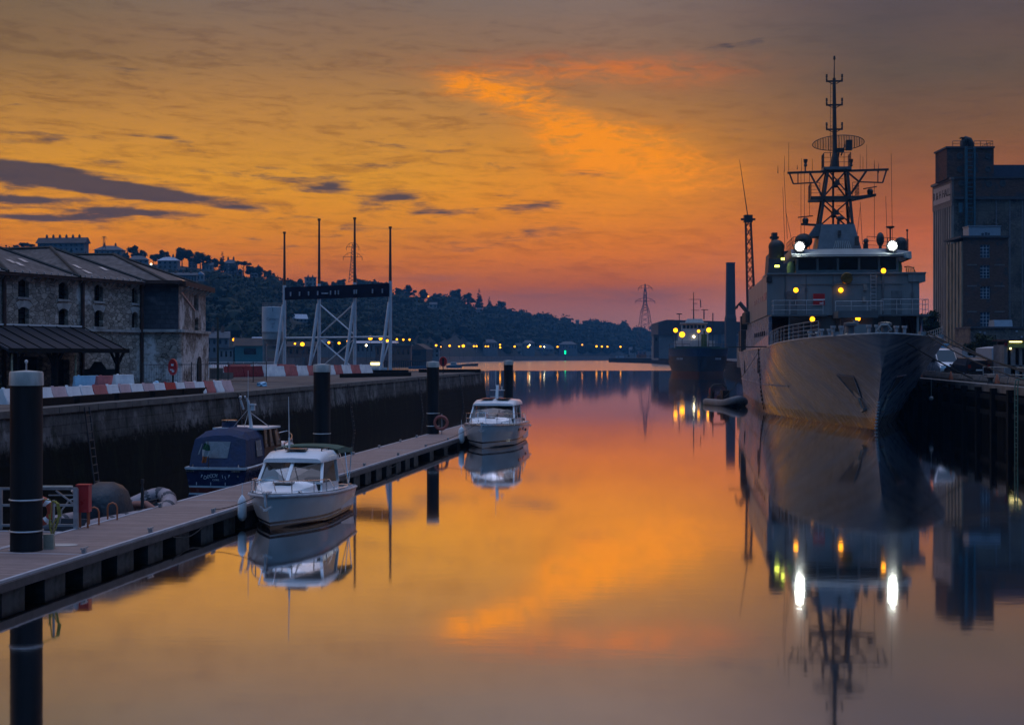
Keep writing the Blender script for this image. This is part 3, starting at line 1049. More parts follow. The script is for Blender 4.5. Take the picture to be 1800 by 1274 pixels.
def tree_proto(kind, label, cat='tree', group=None, seed=1):
    rr = random.Random(seed)
    t_ = thing(kind, label, cat, (0, 0, 0), 0, group)
    m_ = MB()
    if kind == 'round_tree':
        for k in range(13):
            a = rr.uniform(0, 6.28)
            q = rr.uniform(0, 3.0)
            crown(m_, (q * math.cos(a), q * math.sin(a) * .8, rr.uniform(4.2, 9.0)), rr.uniform(1.1, 2.1), .85, 110, rr, .12)
    elif kind == 'flat_topped_pine':
        for k in range(10):
            a = rr.uniform(0, 6.28)
            q = rr.uniform(.5, 4.2)
            crown(m_, (q * math.cos(a), q * math.sin(a), rr.uniform(7.6, 9.0)), rr.uniform(1.0, 1.7), .5, 90, rr, .14)
    elif kind == 'conifer':
        for k in range(13):
            z = 1.6 + k * .8
            r = 2.7 * (1 - k / 14)
            for q in range(4):
                a = rr.uniform(0, 6.28)
                crown(m_, (r * .55 * math.cos(a), r * .55 * math.sin(a), z), max(.35, r * .5), .6, 16, rr, .22)
    else:
        for k in range(16):
            a = rr.uniform(0, 6.28)
            q = rr.uniform(0, 3.8)
            crown(m_, (q * math.cos(a), q * math.sin(a), rr.uniform(3.2, 9.6)), rr.uniform(.7, 1.5), .8, 90, rr, .15)
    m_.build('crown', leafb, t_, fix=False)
    m_ = MB()
    m_.path([(0, 0, -4), (.05, 0, 2), (-.1, .1, 5), (.1, 0, 7.4)], .38, 7, .12)
    for k in range(5):
        a = k * 1.25 + rr.uniform(-.3, .3)
        m_.path([(0, 0, 3.2 + k * .6), (math.cos(a) * 1.2, math.sin(a) * 1.2, 4.9 + k * .6), (math.cos(a) * 2.2, math.sin(a) * 2.0, 5.9 + k * .6)], .14, 5, .05)
    m_.build('trunk', bark, t_)
    return t_


protos = {}
TR = [(8, .55, 'round_tree', 'round dark tree on the ridge at the very left edge'), (30, .7, 'round_tree', 'broad dark tree on the ridge left of the long institution'),
      (48, .85, 'flat_topped_pine', 'flat topped pine rising beside the long institution'), (56, .6, 'round_tree', 'low round tree touching the left end of the institution'),
      (118, .55, 'loose_tree', 'bushy tree standing in front of the institution'), (140, .5, 'round_tree', 'small round tree by the right end of the institution'),
      (158, .45, 'loose_tree', 'low bushy tree between the institution and the hipped villa'), (222, .6, 'round_tree', 'round tree just right of the hipped villa'),
      (238, 1.0, 'loose_tree', 'tall loose tree on the ridge above the pale blue villa'), (250, .75, 'round_tree', 'round tree touching the tall loose one on the ridge'),
      (270, .6, 'round_tree', 'low round ridge tree above the small hillside lamp'), (284, .85, 'loose_tree', 'wispy tree on the ridge above the broad grey villa'),
      (297, .6, 'round_tree', 'low dark tree in the dip of the ridge before the tall clump'), (320, 1.05, 'round_tree', 'tall dark tree that starts the big ridge clump'),
      (332, 1.0, 'loose_tree', 'loose crowned tree in the big ridge clump, sky showing through'), (352, .95, 'round_tree', 'dome shaped tree in the middle of the big ridge clump'),
      (366, .85, 'loose_tree', 'gappy tree at the right of the big ridge clump'), (378, .7, 'round_tree', 'smaller round tree closing the big ridge clump'),
      (391, .95, 'conifer', 'pointed conifer alone on the ridge'), (410, .55, 'round_tree', 'low tree right of the pointed conifer'),
      (428, .85, 'flat_topped_pine', 'flat topped pine above the tall dark house'), (440, .7, 'round_tree', 'round tree right of that flat topped pine'),
      (455, .8, 'loose_tree', 'gappy tree above the stepped gable house'), (470, .7, 'round_tree', 'round ridge tree above and right of the stepped gable house'),
      (484, .55, 'round_tree', 'small round ridge tree left of the first steel post'), (512, .6, 'round_tree', 'round ridge tree right of the first steel post'),
      (527, .7, 'loose_tree', 'loose ridge tree left of the white tower house'), (543, .6, 'conifer', 'small conifer above the white tower house'),
      (570, .65, 'round_tree', 'round ridge tree right of the second steel post'), (585, .6, 'loose_tree', 'loose ridge tree midway between second and third posts'),
      (600, .7, 'round_tree', 'round ridge tree at the foot of the left pylon'), (635, .75, 'round_tree', 'dome shaped ridge tree right of the left pylon'),
      (650, .6, 'round_tree', 'lower ridge tree two along from the left pylon'), (677, .8, 'flat_topped_pine', 'small flat topped pine just left of the last steel post'),
      (700, .55, 'round_tree', 'round ridge tree right of the last steel post'), (718, .8, 'loose_tree', 'loose ridge tree above the boat shed'),
      (745, .7, 'round_tree', 'round ridge tree above the hillside lamp'), (770, .55, 'round_tree', 'low ridge tree right of the hillside lamp'),
      (800, .8, 'round_tree', 'large dome shaped tree on the falling ridge'), (825, .75, 'loose_tree', 'loose tree on the falling ridge'),
      (842, .85, 'conifer', 'tall conifer on the falling ridge above the fourth pile'), (860, .6, 'conifer', 'smaller conifer right of the tall one on the falling ridge'),
      (882, .6, 'round_tree', 'round tree on the falling ridge right of the two conifers'), (1150, .6, 'round_tree', 'last round tree of the ridge, below the right pylon')]
for i, (px, sc, kd, lb) in enumerate(TR):
    d1 = interp(RIDGE, px)
    p = hill(px, .97)
    sc2 = sc * (12 if px < 700 else 13.5) / 10 * d1 / 900 * 1.0
    if kd not in protos:
        protos[kd] = tree_proto(kd, lb, seed=i + 3)
        tt = protos[kd]
    else:
        tt = dup(protos[kd], p, R.uniform(0, 6), lb)
    tt.location = p
    tt.scale = (sc2, sc2, sc2)
    tt['group'] = 'trees along the ridge'
for px, yy, d, sc, kd, lb in ((1628, 618, 190, .55, 'round_tree', 'dark round tree beside the grain silo, behind the warship'),
                              (1733, 640, 150, .33, 'round_tree', 'dark rounded bush at the foot of the grain silo annex'),
                              (1115, 622, 1350, 1.0, 'conifer', 'dark conifer on the far bank below the right pylon'),
                              (1712, 640, 152, .25, 'loose_tree', 'low loose shrub beside the dark rounded bush')):
    dup(protos[kd], at(px, d, yy), R.uniform(0, 6), lb, (sc, sc, sc))['group'] = 'trees by the wharves'

# ================================================================== street lamps of the far bank
lamppost = M('lamp post', (.06, .065, .07), .5, .4)


def lamp(px, py, d, label, glow=amber, r=.55, ground=QZ, group='street lamps along the far bank', name='street_lamp', double=False):
    top = at(px, d, py)
    g = ground if ground is not None else top.z - 7
    h = top.z - g
    t_ = thing(name, label, 'street lamp', (top.x, top.y, g), 0, group)
    m_ = MB().tube((0, .5, -1), (0, .5, h + .3), .11, 6, .07)
    for sx in ((-1, 1) if double else (0,)):
        m_.path([(0, .5, h + .3), (sx * .5, .3, h + .6), (sx * .9, 0, h + .55)], .05, 5)
    m_.build('post', lamppost, t_)
    for sx in ((-1, 1) if double else (0,)):
        MB().lathe([(.1, .12), (r * 1.1, .03), (r * 1.05, -.06)], (sx * .9, 0, h + r + .1), 10).build('lamp_hood', lamppost, t_)
        MB().sph((sx * .9, 0, h), r, 10, 6, (1, 1, .9)).build('lamp_glass', glow, t_, 60)
    return t_


L = 'amber far bank lamp, '
lamp(265.5, 464.5, 660, 'small warm hillside lamp between the pale blue and the broad grey villa', warmwhite, .42, None)
lamp(411, 597, 470, 'orange lamp on the gable end of the grey harbour house by the stone stores', amberlow, .55)
lamp(518.5, 604, 520, L + 'small, just right of the first steel post', amber, .38)
lamp(531.5, 605, 500, L + 'large, between the first and second steel posts', amber, .75)
lamp(578, 602, 540, L + 'first to the right of the second steel post', amber, .48)
lamp(596, 603, 545, L + 'halfway between the second and third steel posts', amber, .5)
lamp(611, 599.7, 560, L + 'close left of the third steel post', amber, .4)
lamp(643.7, 607, 540, 'greenish white street lamp low between the third and fourth steel posts', warmwhite, .4)
lamp(651, 594, 520, L + 'left of two big ones right of the third post', amber, .78)
lamp(669, 595, 530, L + 'right of two big ones right of the third post', amber, .66)
lamp(681, 598.7, 545, L + 'seen beside the fourth steel post', amber, .55)
lamp(697.6, 596.4, 640, L + 'first of the three evenly spaced right of the fourth steel post', amber, .46)
lamp(709, 597, 660, L + 'middle of the three evenly spaced right of the fourth steel post', amber, .47)
lamp(720, 597, 680, L + 'last of the three evenly spaced right of the fourth steel post', amber, .48)
lamp(753, 520.8, 1200, 'amber lamp alone high on the wooded slope', amberlow, .62, None)
lamp(766.6, 607, 900, L + 'first to the right of the black boat shed', amber, .7)
lamp(775, 609.5, 900, 'small pinkish lamp beside the first one right of the black boat shed', orangelamp, .42)
lamp(790.4, 607.7, 920, L + 'above the grey roofed house at the left of the riverside row', amber, .72)
lamp(807, 609, 940, L + 'small, just left of the biggest one of the riverside row', amber, .55)
lamp(814.4, 608, 930, L + 'the biggest one of the riverside row', amber, 1.0)
lamp(835.4, 608.4, 960, L + 'double headed, left of the second double', amber, .62, double=True)
lamp(855.8, 608.7, 980, L + 'double headed, in front of the large pale house', amber, .55, double=True)
lamp(879, 606, 1000, L + 'upper one of the pair left of the fourth pile', amber, .62)
lamp(879.2, 610.6, 990, L + 'lower one of the pair left of the fourth pile', amber, .66)
lamp(904.7, 609, 1060, L + 'first to the right of the fourth pile', amber, .75)
lamp(928.3, 609.4, 1080, L + 'left of the arched hall under a small white one', amber, .8)
lamp(931, 606.5, 1100, 'small white lamp left of the arched hall', warmwhite, .5)
lamp(950, 609, 1120, L + 'in front of the left half of the arched hall', amber, .72)
lamp(956.8, 609.6, 1130, 'small white lamp in front of the arched hall', warmwhite, .5)
lamp(980, 609.4, 1160, L + 'at the right end of the arched hall', amber, .72)
lamp(1023.3, 606, 1250, 'dim orange lamp alone midway along the bare far bank', orangelamp, .7)
lamp(1048.5, 608.7, 1290, L + 'first of the last group before the dark point', amber, .92)
lamp(1058, 609, 1310, L + 'second of the last group before the dark point', amber, .8)
lamp(1067.8, 609.2, 1330, L + 'third of the last group before the dark point', amber, .8)
lamp(1090.8, 609.4, 1380, L + 'rightmost one, alone before the dark point of the wharf', amber, .9)
# navigation light
t_ = thing('navigation_light', 'green navigation light on a post at the water of the far bank', 'navigation light', at(993.5, 1290, 632))
k_ = 1290 / F
MB().tube((0, 0, -2), (0, 0, 14 * k_), .3, 6).build('post', lamppost, t_)
for zz in (14.5 * k_, 11 * k_):
    MB().sph((0, -.6, zz), .8, 8, 5).build('lamp_glass', greenlamp, t_, 60)

# invented launch for a streak of light, then jetty and moored boats of the north channel
t_ = thing('streak_launch', 'invented launch with a long glow strip for a light streak, behind the last steel posts', 'boat', at(663, 470, 638.0))
t_.location.z = 0
m = MB()
m.rows([[(-2.6 + 5.4 * f - (.5 if z else 0) * (f < .05) + (.5 if f > .95 and z else 0), s_ * (1.1 if .1 < f < .8 else .5), z) for f in (0, .12, .5, .8, 1)] for s_, z in ((-.8, -.2), (-1, .9), (1, .9), (.8, -.2))], cap0=False)
m.build('hull', white_paint, t_)
MB().bx(-2.2, 2.0, -.9, .9, .9, 2.9, (.1, .1)).build('cabin', white_paint, t_)
MB().bx(-2.1, 1.9, -.96, -.78, 1.75, 2.45).build('window', emit('glow strip for a light streak', (1, .72, .2), 6), t_)  # glowing strip put in for a streak of light, no known window
MB().bx(-2.4, 2.2, -1.05, 1.05, 2.9, 3.0).build('roof', white_paint, t_)

t_ = thing('timber_jetty', 'long timber jetty on many thin piles in front of the low warehouses', 'jetty', (0, 0, 0))
a, b = at(672, 560, 634), at(742, 600, 634)
a.z = b.z = 2.6
MB().beam(a, b, 3, .4).build('deck', timber, t_)
for k in range(22):
    p = a.lerp(b, (k + .5) / 22)
    MB().tube((p.x, p.y - 1.2, -1), (p.x, p.y - 1.2, 2.5), .2, 6).build('pile', timber, t_)


def lowboat(px, d, Lb, label, mat, cab=True):
    p = at(px, d, 640)
    t__ = thing('moored_boat', label, 'boat', (p.x, p.y, 0), 0, 'boats moored off the far bank')
    m_ = MB()
    rows = []
    for f in (0, .1, .35, .7, .9, 1):
        b_ = (.75, 1, 1, .95, .55, .05)[(0, .1, .35, .7, .9, 1).index(f)] * 1.1
        zz = .9 + .4 * f
        rows.append([(Lb * (f - .5), -b_ * .7, -.3), (Lb * (f - .5) + .3 * f, -b_, zz), (Lb * (f - .5) + .3 * f, b_, zz), (Lb * (f - .5), b_ * .7, -.3)])
    m_.rows(rows, cap0=True, cap1=True).build('hull', mat, t__)
    if cab:
        c_ = MB().bx(-Lb * .25, Lb * .2, -.7, .7, .9, 2.2, (.25, .1)).build('cabin', white_paint, t__)
        MB().bx(-Lb * .2, Lb * .12, -.74, -.6, 1.5, 1.9).build('window', pane, c_)
    return t__


bluehull = M('blue boat paint', (.02, .07, .13), .4)
lowboat(735, 520, 7, 'long blue boat moored at the end of the timber jetty', bluehull, False)
lowboat(757, 560, 5, 'blue boat with a low cabin left of the third pile', bluehull)
lowboat(798, 560, 6, 'blue boat right of the third pile, behind the red lifebuoy', bluehull)
lowboat(826, 640, 7, 'dark flat boat beyond the end of the quay, near the fourth pile', M('dark boat paint', (.03, .035, .045), .5), False)

# ================================================================== pylons
def pylon(px, ytop, ybase, d, arms, label, wtop, wbase):
    k = d / F
    base = at(px, d, ybase)
    H = (ybase - ytop) * k
    t_ = thing('electricity_pylon', label, 'pylon', base, .15)
    th = .24 * max(1, d / 900)
    lv = [(0, wbase), (.3, wbase * .72), (.55, wbase * .48), (.68, wtop), (.85, wtop * .8), (1, .3)]
    m_ = MB()
    for (f0, w0), (f1, w1) in zip(lv, lv[1:]):
        n = 3 if f0 < .6 else 2
        for sx in (-1, 1):
            for sy in (-1, 1):
                m_.beam((sx * w0 / 2, sy * w0 / 2, f0 * H), (sx * w1 / 2, sy * w1 / 2, f1 * H), th)
        for q in range(n):
            a0, a1 = q / n, (q + 1) / n
            wa, wb_ = w0 + (w1 - w0) * a0, w0 + (w1 - w0) * a1
            za, zb = (f0 + (f1 - f0) * a0) * H, (f0 + (f1 - f0) * a1) * H
            for sy in (-1, 1):
                m_.beam((-wa / 2, sy * wa / 2, za), (wb_ / 2, sy * wb_ / 2, zb), th * .7)
                m_.beam((wa / 2, sy * wa / 2, za), (-wb_ / 2, sy * wb_ / 2, zb), th * .7)
                m_.beam((sy * wa / 2, -wa / 2, za), (sy * wb_ / 2, wb_ / 2, zb), th * .7)
    m_.build('lattice', mastgrey, t_)
    for f, wd in arms:
        m_ = MB()
        hw = wd * k / 2
        z = f * H
        for sx in (-1, 1):
            m_.beam((0, -.4, z), (sx * hw, 0, z), th)
            m_.beam((0, .4, z), (sx * hw, 0, z), th)
            m_.beam((0, 0, z + 3.2), (sx * hw * .55, 0, z + 2.6), th)
            m_.beam((sx * hw * .55, 0, z + 2.6), (sx * hw, 0, z), th)
            m_.beam((sx * hw * .5, 0, z), (sx * hw * .55, 0, z + 2.6), th * .7)
            m_.tube((sx * hw, 0, z), (sx * hw, 0, z - 2.4), .16 * max(1, d / 900), 5)
        m_.build('cross_arm', mastgrey, t_)
    return t_


pylon(1134, 499, 608, 1420, ((.72, 35), (.93, 25)), 'tall lattice pylon rising over the far hill end, left of the blue coaster', 10 * .3, 27 * .57)
pylon(620, 429, 496, 1040, ((.66, 33), (.92, 22)), 'lattice pylon on the ridge seen behind the third steel post', 2.6, 14 * .42)
t_ = thing('lattice_mast', 'tiny lattice mast on the ridge above the pale hipped villa', 'mast', at(183, 820, 436))
m = MB()
for sx in (-1, 1):
    m.beam((sx * .9, 0, -2), (sx * .35, 0, 6.4), .2)
for k in range(5):
    m.beam((-.9 + k * .11, 0, k * 1.3), (.8 - k * .11, 0, k * 1.3 + 1.3), .13)
    m.beam((.9 - k * .11, 0, k * 1.3), (-.8 + k * .11, 0, k * 1.3 + 1.3), .13)
m.beam((-1.7, 0, 5.6), (1.7, 0, 5.6), .22).beam((-1.2, 0, 6.5), (1.2, 0, 6.5), .3)
m.build('lattice', mastgrey, t_)

# ================================================================== stone stores on the left quay
rub = stone('rubble stone', (.52, .44, .38), (.08, .07, .06), (.8, .74, .71), 2.6, pcut=(.52, .62))
rub2 = stone('patched rubble stone', (.46, .38, .33), (.08, .07, .06), (.82, .76, .75), 2.4, pcut=(.46, .55))
dress = M('pale dressed stone', (.46, .44, .43), .8, var=.25, scale=1.5, second=(.16, .15, .15), cut=(.5, .75))
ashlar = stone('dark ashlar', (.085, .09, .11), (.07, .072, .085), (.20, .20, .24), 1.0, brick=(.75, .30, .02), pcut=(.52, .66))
voidm = M('dark interior', (.006, .006, .007), .95, var=.1)
shut = M('old timber shutter', (.06, .05, .045), .8, var=.3, stretch=(6, 6, 1), scale=1.5)

ang = math.atan2(.42, 1)
PX0, PY0 = -25.0, 91.0
A2 = Vector((.387, .922, 0))          # along the front, away from the eye
NO = Vector((.922, -.387, 0))         # out of the front, to the water
EV = 4.74 + 1.85                      # eaves above the quay
st = thing('stone_store', 'derelict two storey stone store with hipped slate roofs and dark arched windows', 'warehouse', (PX0, PY0, QZ))


def fp(u, n_, z):
    """front coordinates: u along, n_ outwards"""
    v = A2 * u + NO * n_
    return (v.x, v.y, z)


def wall_open(mb, P, u0, u1, z0, z1, ops, depth):
    """wall sheet with real openings and reveals; P(u,n,z) maps to space"""
    us = sorted({u0, u1} | {o_[0] for o_ in ops} | {o_[1] for o_ in ops})
    zs = sorted({z0, z1} | {o_[2] for o_ in ops} | {o_[3] for o_ in ops})
    for a, b in zip(us, us[1:]):
        for c, d_ in zip(zs, zs[1:]):
            if any(o_[0] <= a and b <= o_[1] and o_[2] <= c and d_ <= o_[3] for o_ in ops):
                continue
            mb.add([P(a, 0, c), P(b, 0, c), P(b, 0, d_), P(a, 0, d_)], [(0, 1, 2, 3)])
    for a, b, c, d_ in [o_[:4] for o_ in ops]:
        mb.add([P(a, 0, c), P(b, 0, c), P(b, 0, d_), P(a, 0, d_), P(a, -depth, c), P(b, -depth, c), P(b, -depth, d_), P(a, -depth, d_)],
               [(0, 1, 5, 4), (1, 2, 6, 5), (2, 3, 7, 6), (3, 0, 4, 7)])


def u_at(px, n_=0.0):
    """distance along the store front where photo column px meets it"""
    s_ = (px - 900) / F
    return (s_ * (PY0 + NO.y * n_) - PX0 - NO.x * n_) / (A2.x - s_ * A2.y)


wins = []
Zt0, Zt1 = 5.22, 6.28
Zb0, Zb1 = 3.62, 4.68
cols_ = [(u_at(a), u_at(b)) for a, b in ((31, 52), (102, 121), (165, 182), (231, 243))]
L0, L1 = u_at(-60), u_at(250)
cols_.insert(0, (u_at(-40), u_at(-20)))
for i, (a, b) in enumerate(cols_):
    a, b = a + .05, b - .05
    wins.append((a, b, Zt0, Zt1))
    wins.append((a, b, Zb0, Zb1))
ground_ops = [(u_at(20), u_at(75), 0, 1.75), (u_at(90), u_at(122), 0, 1.6)]
m = MB()
wall_open(m, fp, L0, L1, 0, EV, wins + ground_ops, .45)
m.build('front_wall', rub, st, fix=False)
for a, b, c, d_ in wins:
    f = MB().add([fp(a, -.4, c), fp(b, -.4, c), fp(b, -.4, d_), fp(a, -.4, d_)], [(0, 1, 2, 3)]).build('window', pane if R.random() < .5 else shut, st, fix=False)
    g_ = MB()
    for q in (0, .5, 1):
        g_.beam(fp(a + (b - a) * q, -.34, c), fp(a + (b - a) * q, -.34, d_), .06)
    for q in (.33, .66):
        g_.beam(fp(a, -.34, c + (d_ - c) * q), fp(b, -.34, c + (d_ - c) * q), .05)
    g_.build('glazing_bar', timber, f)
    # arched lintel and sill
    pts = []
    w_ = b - a
    for k in range(9):
        x = a - .22 + (w_ + .44) * k / 8
        pts.append(fp(x, .03, d_ + .30 - .10 * (abs(k - 4) / 4) ** 2))
    for k in range(8, -1, -1):
        x = a + .02 + (w_ - .04) * k / 8
        pts.append(fp(x, .03, d_ - .02 - .16 * (abs(k - 4) / 4) ** 2))
    v = NO * -.18
    MB().ext(pts, (v.x, v.y, 0)).build('lintel', dress, st)
    MB().ext([fp(a - .12, .07, c - .13), fp(b + .12, .07, c - .13), fp(b + .12, .07, c), fp(a - .12, .07, c)], (v.x, v.y, 0)).build('sill', dress, st)
for a, b, c, d_ in ground_ops:
    MB().add([fp(a, -.42, c), fp(b, -.42, c), fp(b, -.42, d_), fp(a, -.42, d_)], [(0, 1, 2, 3)]).build('doorway', voidm, st, fix=False)
# string course, gutter, downpipes, eaves brackets
m = MB()
m.beam(fp(u_at(146), .06, 3.4), fp(L1 - .05, .06, 3.4), .14, .16)
m.build('string_course', dress, st)
m = MB()
m.beam(fp(L0, .34, EV - .08), fp(L1 - .25, .34, EV - .08), .22, .2)
rust = M('rusty iron', (.075, .035, .028), .8, var=.4)
for q in (5, 143, 247):
    m.tube(fp(u_at(q), .12, 0), fp(u_at(q), .12, EV - .2), .12, 7)
m.build('gutter', rust, st)
src = None
for k in range(26):
    u = L0 + .3 + (L1 - L0 - .4) * k / 25
    if src is None:
        src = MB().beam(fp(0, .02, -.42), fp(0, .5, .12), .05).build('gutter_bracket', steel, st)
        o_ = src
    else:
        o_ = src.copy()
        COL.objects.link(o_)
    o_.location = fp(u, 0, EV)
# bastion block: dark ashlar face to the eye, then a face running back along the quay
B0 = Vector(fp(L1, 0, 0))
fw_ = 2.3
B1 = B0 + Vector((fw_, .35, 0))
B2 = B1 + Vector((-.3, 9.6, 0))
d1_ = (B1 - B0).normalized()
d2_ = (B2 - B1).normalized()


def side(u, n_, z):
    v = B1 + d2_ * u + Vector((d2_.y, -d2_.x, 0)) * n_
    return (v.x, v.y, z)


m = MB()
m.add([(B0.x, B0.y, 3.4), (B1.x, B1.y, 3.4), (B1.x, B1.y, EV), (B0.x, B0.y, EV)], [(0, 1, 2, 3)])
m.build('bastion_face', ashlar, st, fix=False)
m = MB()
so = [(5.2, 6.9, 4.98, 6.1), (5.5, 6.8, 3.58, 4.5)]
wall_open(m, side, 0, 9.6, 3.44, EV, so[:2], .45)
m.build('side_wall', rub2, st, fix=False)
# lower bulge of the bastion, slightly proud and rounded
m = MB()
pl = [(B0.x - .1, B0.y - .12)] + [(B1.x - .25 + .45 * math.sin(a), B1.y + .15 - .4 * math.cos(a)) for a in (0, .4, .8, 1.2, 1.57)] + [(B2.x + .22, B2.y)]
for (xa, ya), (xb, yb) in zip(pl, pl[1:]):
    m.add([(xa, ya, 0), (xb, yb, 0), (xb, yb, 3.4), (xa, ya, 3.4)], [(0, 1, 2, 3)])
m.build('plinth', rub2, st, fix=False)
m = MB()
for (xa, ya), (xb, yb) in zip(pl, pl[1:]):
    m.beam((xa, ya, 3.44), (xb, yb, 3.44), .36, .18)
m.build('string_course', dress, st)
for a, b, c, d_ in so[:2]:
    MB().add([side(a, -.4, c), side(b, -.4, c), side(b, -.4, d_), side(a, -.4, d_)], [(0, 1, 2, 3)]).build('window', voidm, st, fix=False)
    pts = [side(a - .2 + (b - a + .4) * k / 8, .04, d_ + .4 - .1 * (abs(k - 4) / 4) ** 2) for k in range(9)] + \
          [side(a + (b - a) * k / 8, .04, d_ - .16 * (abs(k - 4) / 4) ** 2) for k in range(8, -1, -1)]
    MB().ext(pts, (-.2, 0, 0)).build('lintel', dress, st)
pts = [side(5.1, .3, 0), side(6.5, .3, 0)] + [side(5.8 + .7 * math.cos(a), .3, 1.15 + .6 * math.sin(a)) for a in [PI * k / 8 for k in range(9)]]
MB().ext(pts, (-.06, 0, 0)).build('doorway', voidm, st)
MB().beam((B1.x + .05, B1.y + .4, 6.0), (B2.x + .03, B2.y - 2.4, 4.6), .10).build('conduit', steel, st)
# other walls so the block is closed from behind
bk = 14
m = MB()
q0, q1 = Vector(fp(L0, 0, 0)), Vector(fp(L0, -bk, 0))
q2 = B2 + Vector((-bk, 0, 0))
for a, b in ((q1, q0), (B2, q2), (q2, q1)):
    m.add([(a.x, a.y, 0), (b.x, b.y, 0), (b.x, b.y, EV), (a.x, a.y, EV)], [(0, 1, 2, 3)])
m.build('rear_wall', rub, st)
# hipped roofs
RH = 2.15


def hiproof(Pl, Pr, inward, back, setb):
    """hip end facing the water between eave corners Pl and Pr"""
    Pl, Pr, inward = Vector(Pl), Vector(Pr), Vector(inward).normalized()
    ou = -inward * .5
    a, b = Pl + ou, Pr + ou
    c = (Pl + Pr) / 2 + inward * setb + Vector((0, 0, RH))
    a2, b2 = Pl + inward * back, Pr + inward * back
    c2 = (Pl + Pr) / 2 + inward * back + Vector((0, 0, RH))
    m_ = MB()
    m_.add([a, b, c, a2, b2, c2], [(0, 1, 2), (1, 4, 5, 2), (3, 0, 2, 5)])
    o_ = m_.build('roof', slate, st)
    r_ = MB()
    for p_, q_ in ((a, c), (b, c), (c, c2)):
        r_.path([p_ + Vector((0, 0, .04)), q_ + Vector((0, 0, .06))], .10, 6)
    r_.build('ridge_tile', M('ridge tile', (.05, .045, .042), .8, var=.3), o_)
    for q in range(3):
        f, h_ = R.uniform(.15, .8), R.uniform(.05, .35)
        e = a.lerp(b, f).lerp(c, h_) + Vector((0, 0, .05))
        x = (b - a).normalized()
        y = (c - (a + b) / 2).normalized()
        MB().add([e, e + x * .4, e + x * .4 + y * .6, e + y * .6], [(0, 1, 2, 3)]).build('roof_light', M('roof light glass', (.5, .5, .52), .08, spec=1.0), o_)


inw = -NO
hiproof(fp(u_at(2), 0, EV), fp(u_at(129), 0, EV), inw, 14, 4.6)
hiproof(fp(u_at(129), 0, EV), fp(L1 - .1, 0, EV), inw, 14, 4.6)
hiproof(fp(u_at(-60) - 3, 0, EV), fp(u_at(2), 0, EV), inw, 14, 4.6)
hiproof((B0.x + 1.2, B0.y + .1, EV), (B2.x, B2.y, EV), Vector((-1, 0, 0)), 14, 4.9)
m = MB()
m.beam((B0.x, B0.y - .22, EV + .02), (B1.x + .3, B1.y - .22, EV + .02), .5, .22)
m.beam((B1.x + .32, B1.y - .3, EV - .06), (B2.x + .4, B2.y + .3, EV - .06), .45, .34)
m.build('eaves', rust, st)
for k in range(7):
    u = .4 + k * 1.4
    MB().beam(side(u, .05, EV - .6), side(u, .62, EV - .22), .07).build('gutter_bracket', steel, st)
# canopy on the front
cpy = thing('loading_canopy', 'dark sloping canopy over the loading bay of the stone store', 'canopy', (PX0, PY0, QZ))
ca, cb = u_at(-70), u_at(141)
m = MB()
m.ext([fp(ca, .02, 3.55), fp(cb, .02, 3.55), fp(cb + .3, 3.4, 2.16), fp(ca, 3.4, 2.16)], (0, 0, -.12))
m.build('canopy_roof', M('dark felt roof', (.020, .020, .028), .75, var=.35, scale=1.5, stretch=(1, 1, .4)), cpy)
m = MB()
m.beam(fp(ca, 3.42, 2.1), fp(cb + .3, 3.42, 2.1), .12, .26)
m.build('fascia', timber, cpy)
MB().beam(fp(ca, .1, 3.6), fp(cb, .1, 3.6), .1, .1).build('flashing', white_paint, cpy)
for k, u in enumerate((ca + 1, ca + 4.2, cb - 5.8, cb - .25)):
    m = MB().bx(-.11, .11, -.11, .11, 0, 2.1)
    for sx in (-1, 1):
        m.beam((A2.x * sx * .12, A2.y * sx * .12, 1.35), (A2.x * sx * .62, A2.y * sx * .62, 2.05), .12)
    p_ = m.build('post', timber, cpy)
    p_.location = fp(u, 3.0, 0)
m = MB()
for k in range(9):
    u = ca + .3 + (cb - ca - .2) * k / 8
    m.beam(fp(u, .12, 3.57), fp(u, 3.35, 2.20), .05, .05)
m.build('rib', timber, cpy)
for px_, lb in ((21, 'thin pale striped pole under the left end of the canopy'), (133, 'thin yellowish striped pole under the canopy above the pale blue barrier')):
    p = Vector(fp(u_at(px_, 3.1), 3.1, 0)) + Vector((PX0, PY0, QZ))
    o_ = MB().tube((0, 0, 0), (0, 0, 1.9), .05, 6).build('striped_pole', M('yellowed pole paint', (.45, .45, .30), .5, var=.4, scale=8), None)
    o_.location = p
    tag(o_, lb, 'pole')
# dark truck-like loader parked under the canopy end
t_ = thing('covered_machine', 'dark covered machine standing under the right end of the canopy', 'machine', Vector(fp(u_at(178, 2.0), 2.0, 0)) + Vector((PX0, PY0, QZ)), .3)
MB().bx(-1.0, 1.0, -.5, .5, .45, 1.0).bx(-.7, .3, -.45, .45, 1.0, 1.45, (.3, .05)).build('body', black, t_)
for sx in (-.65, .65):
    o_ = MB().lathe([(.3, -.1), (.34, 0), (.3, .1)], (0, 0, 0), 14).build('wheel', black, t_)
    o_.rotation_euler = (PI / 2, 0, 0)
    o_.location = (sx, -.5, .34)

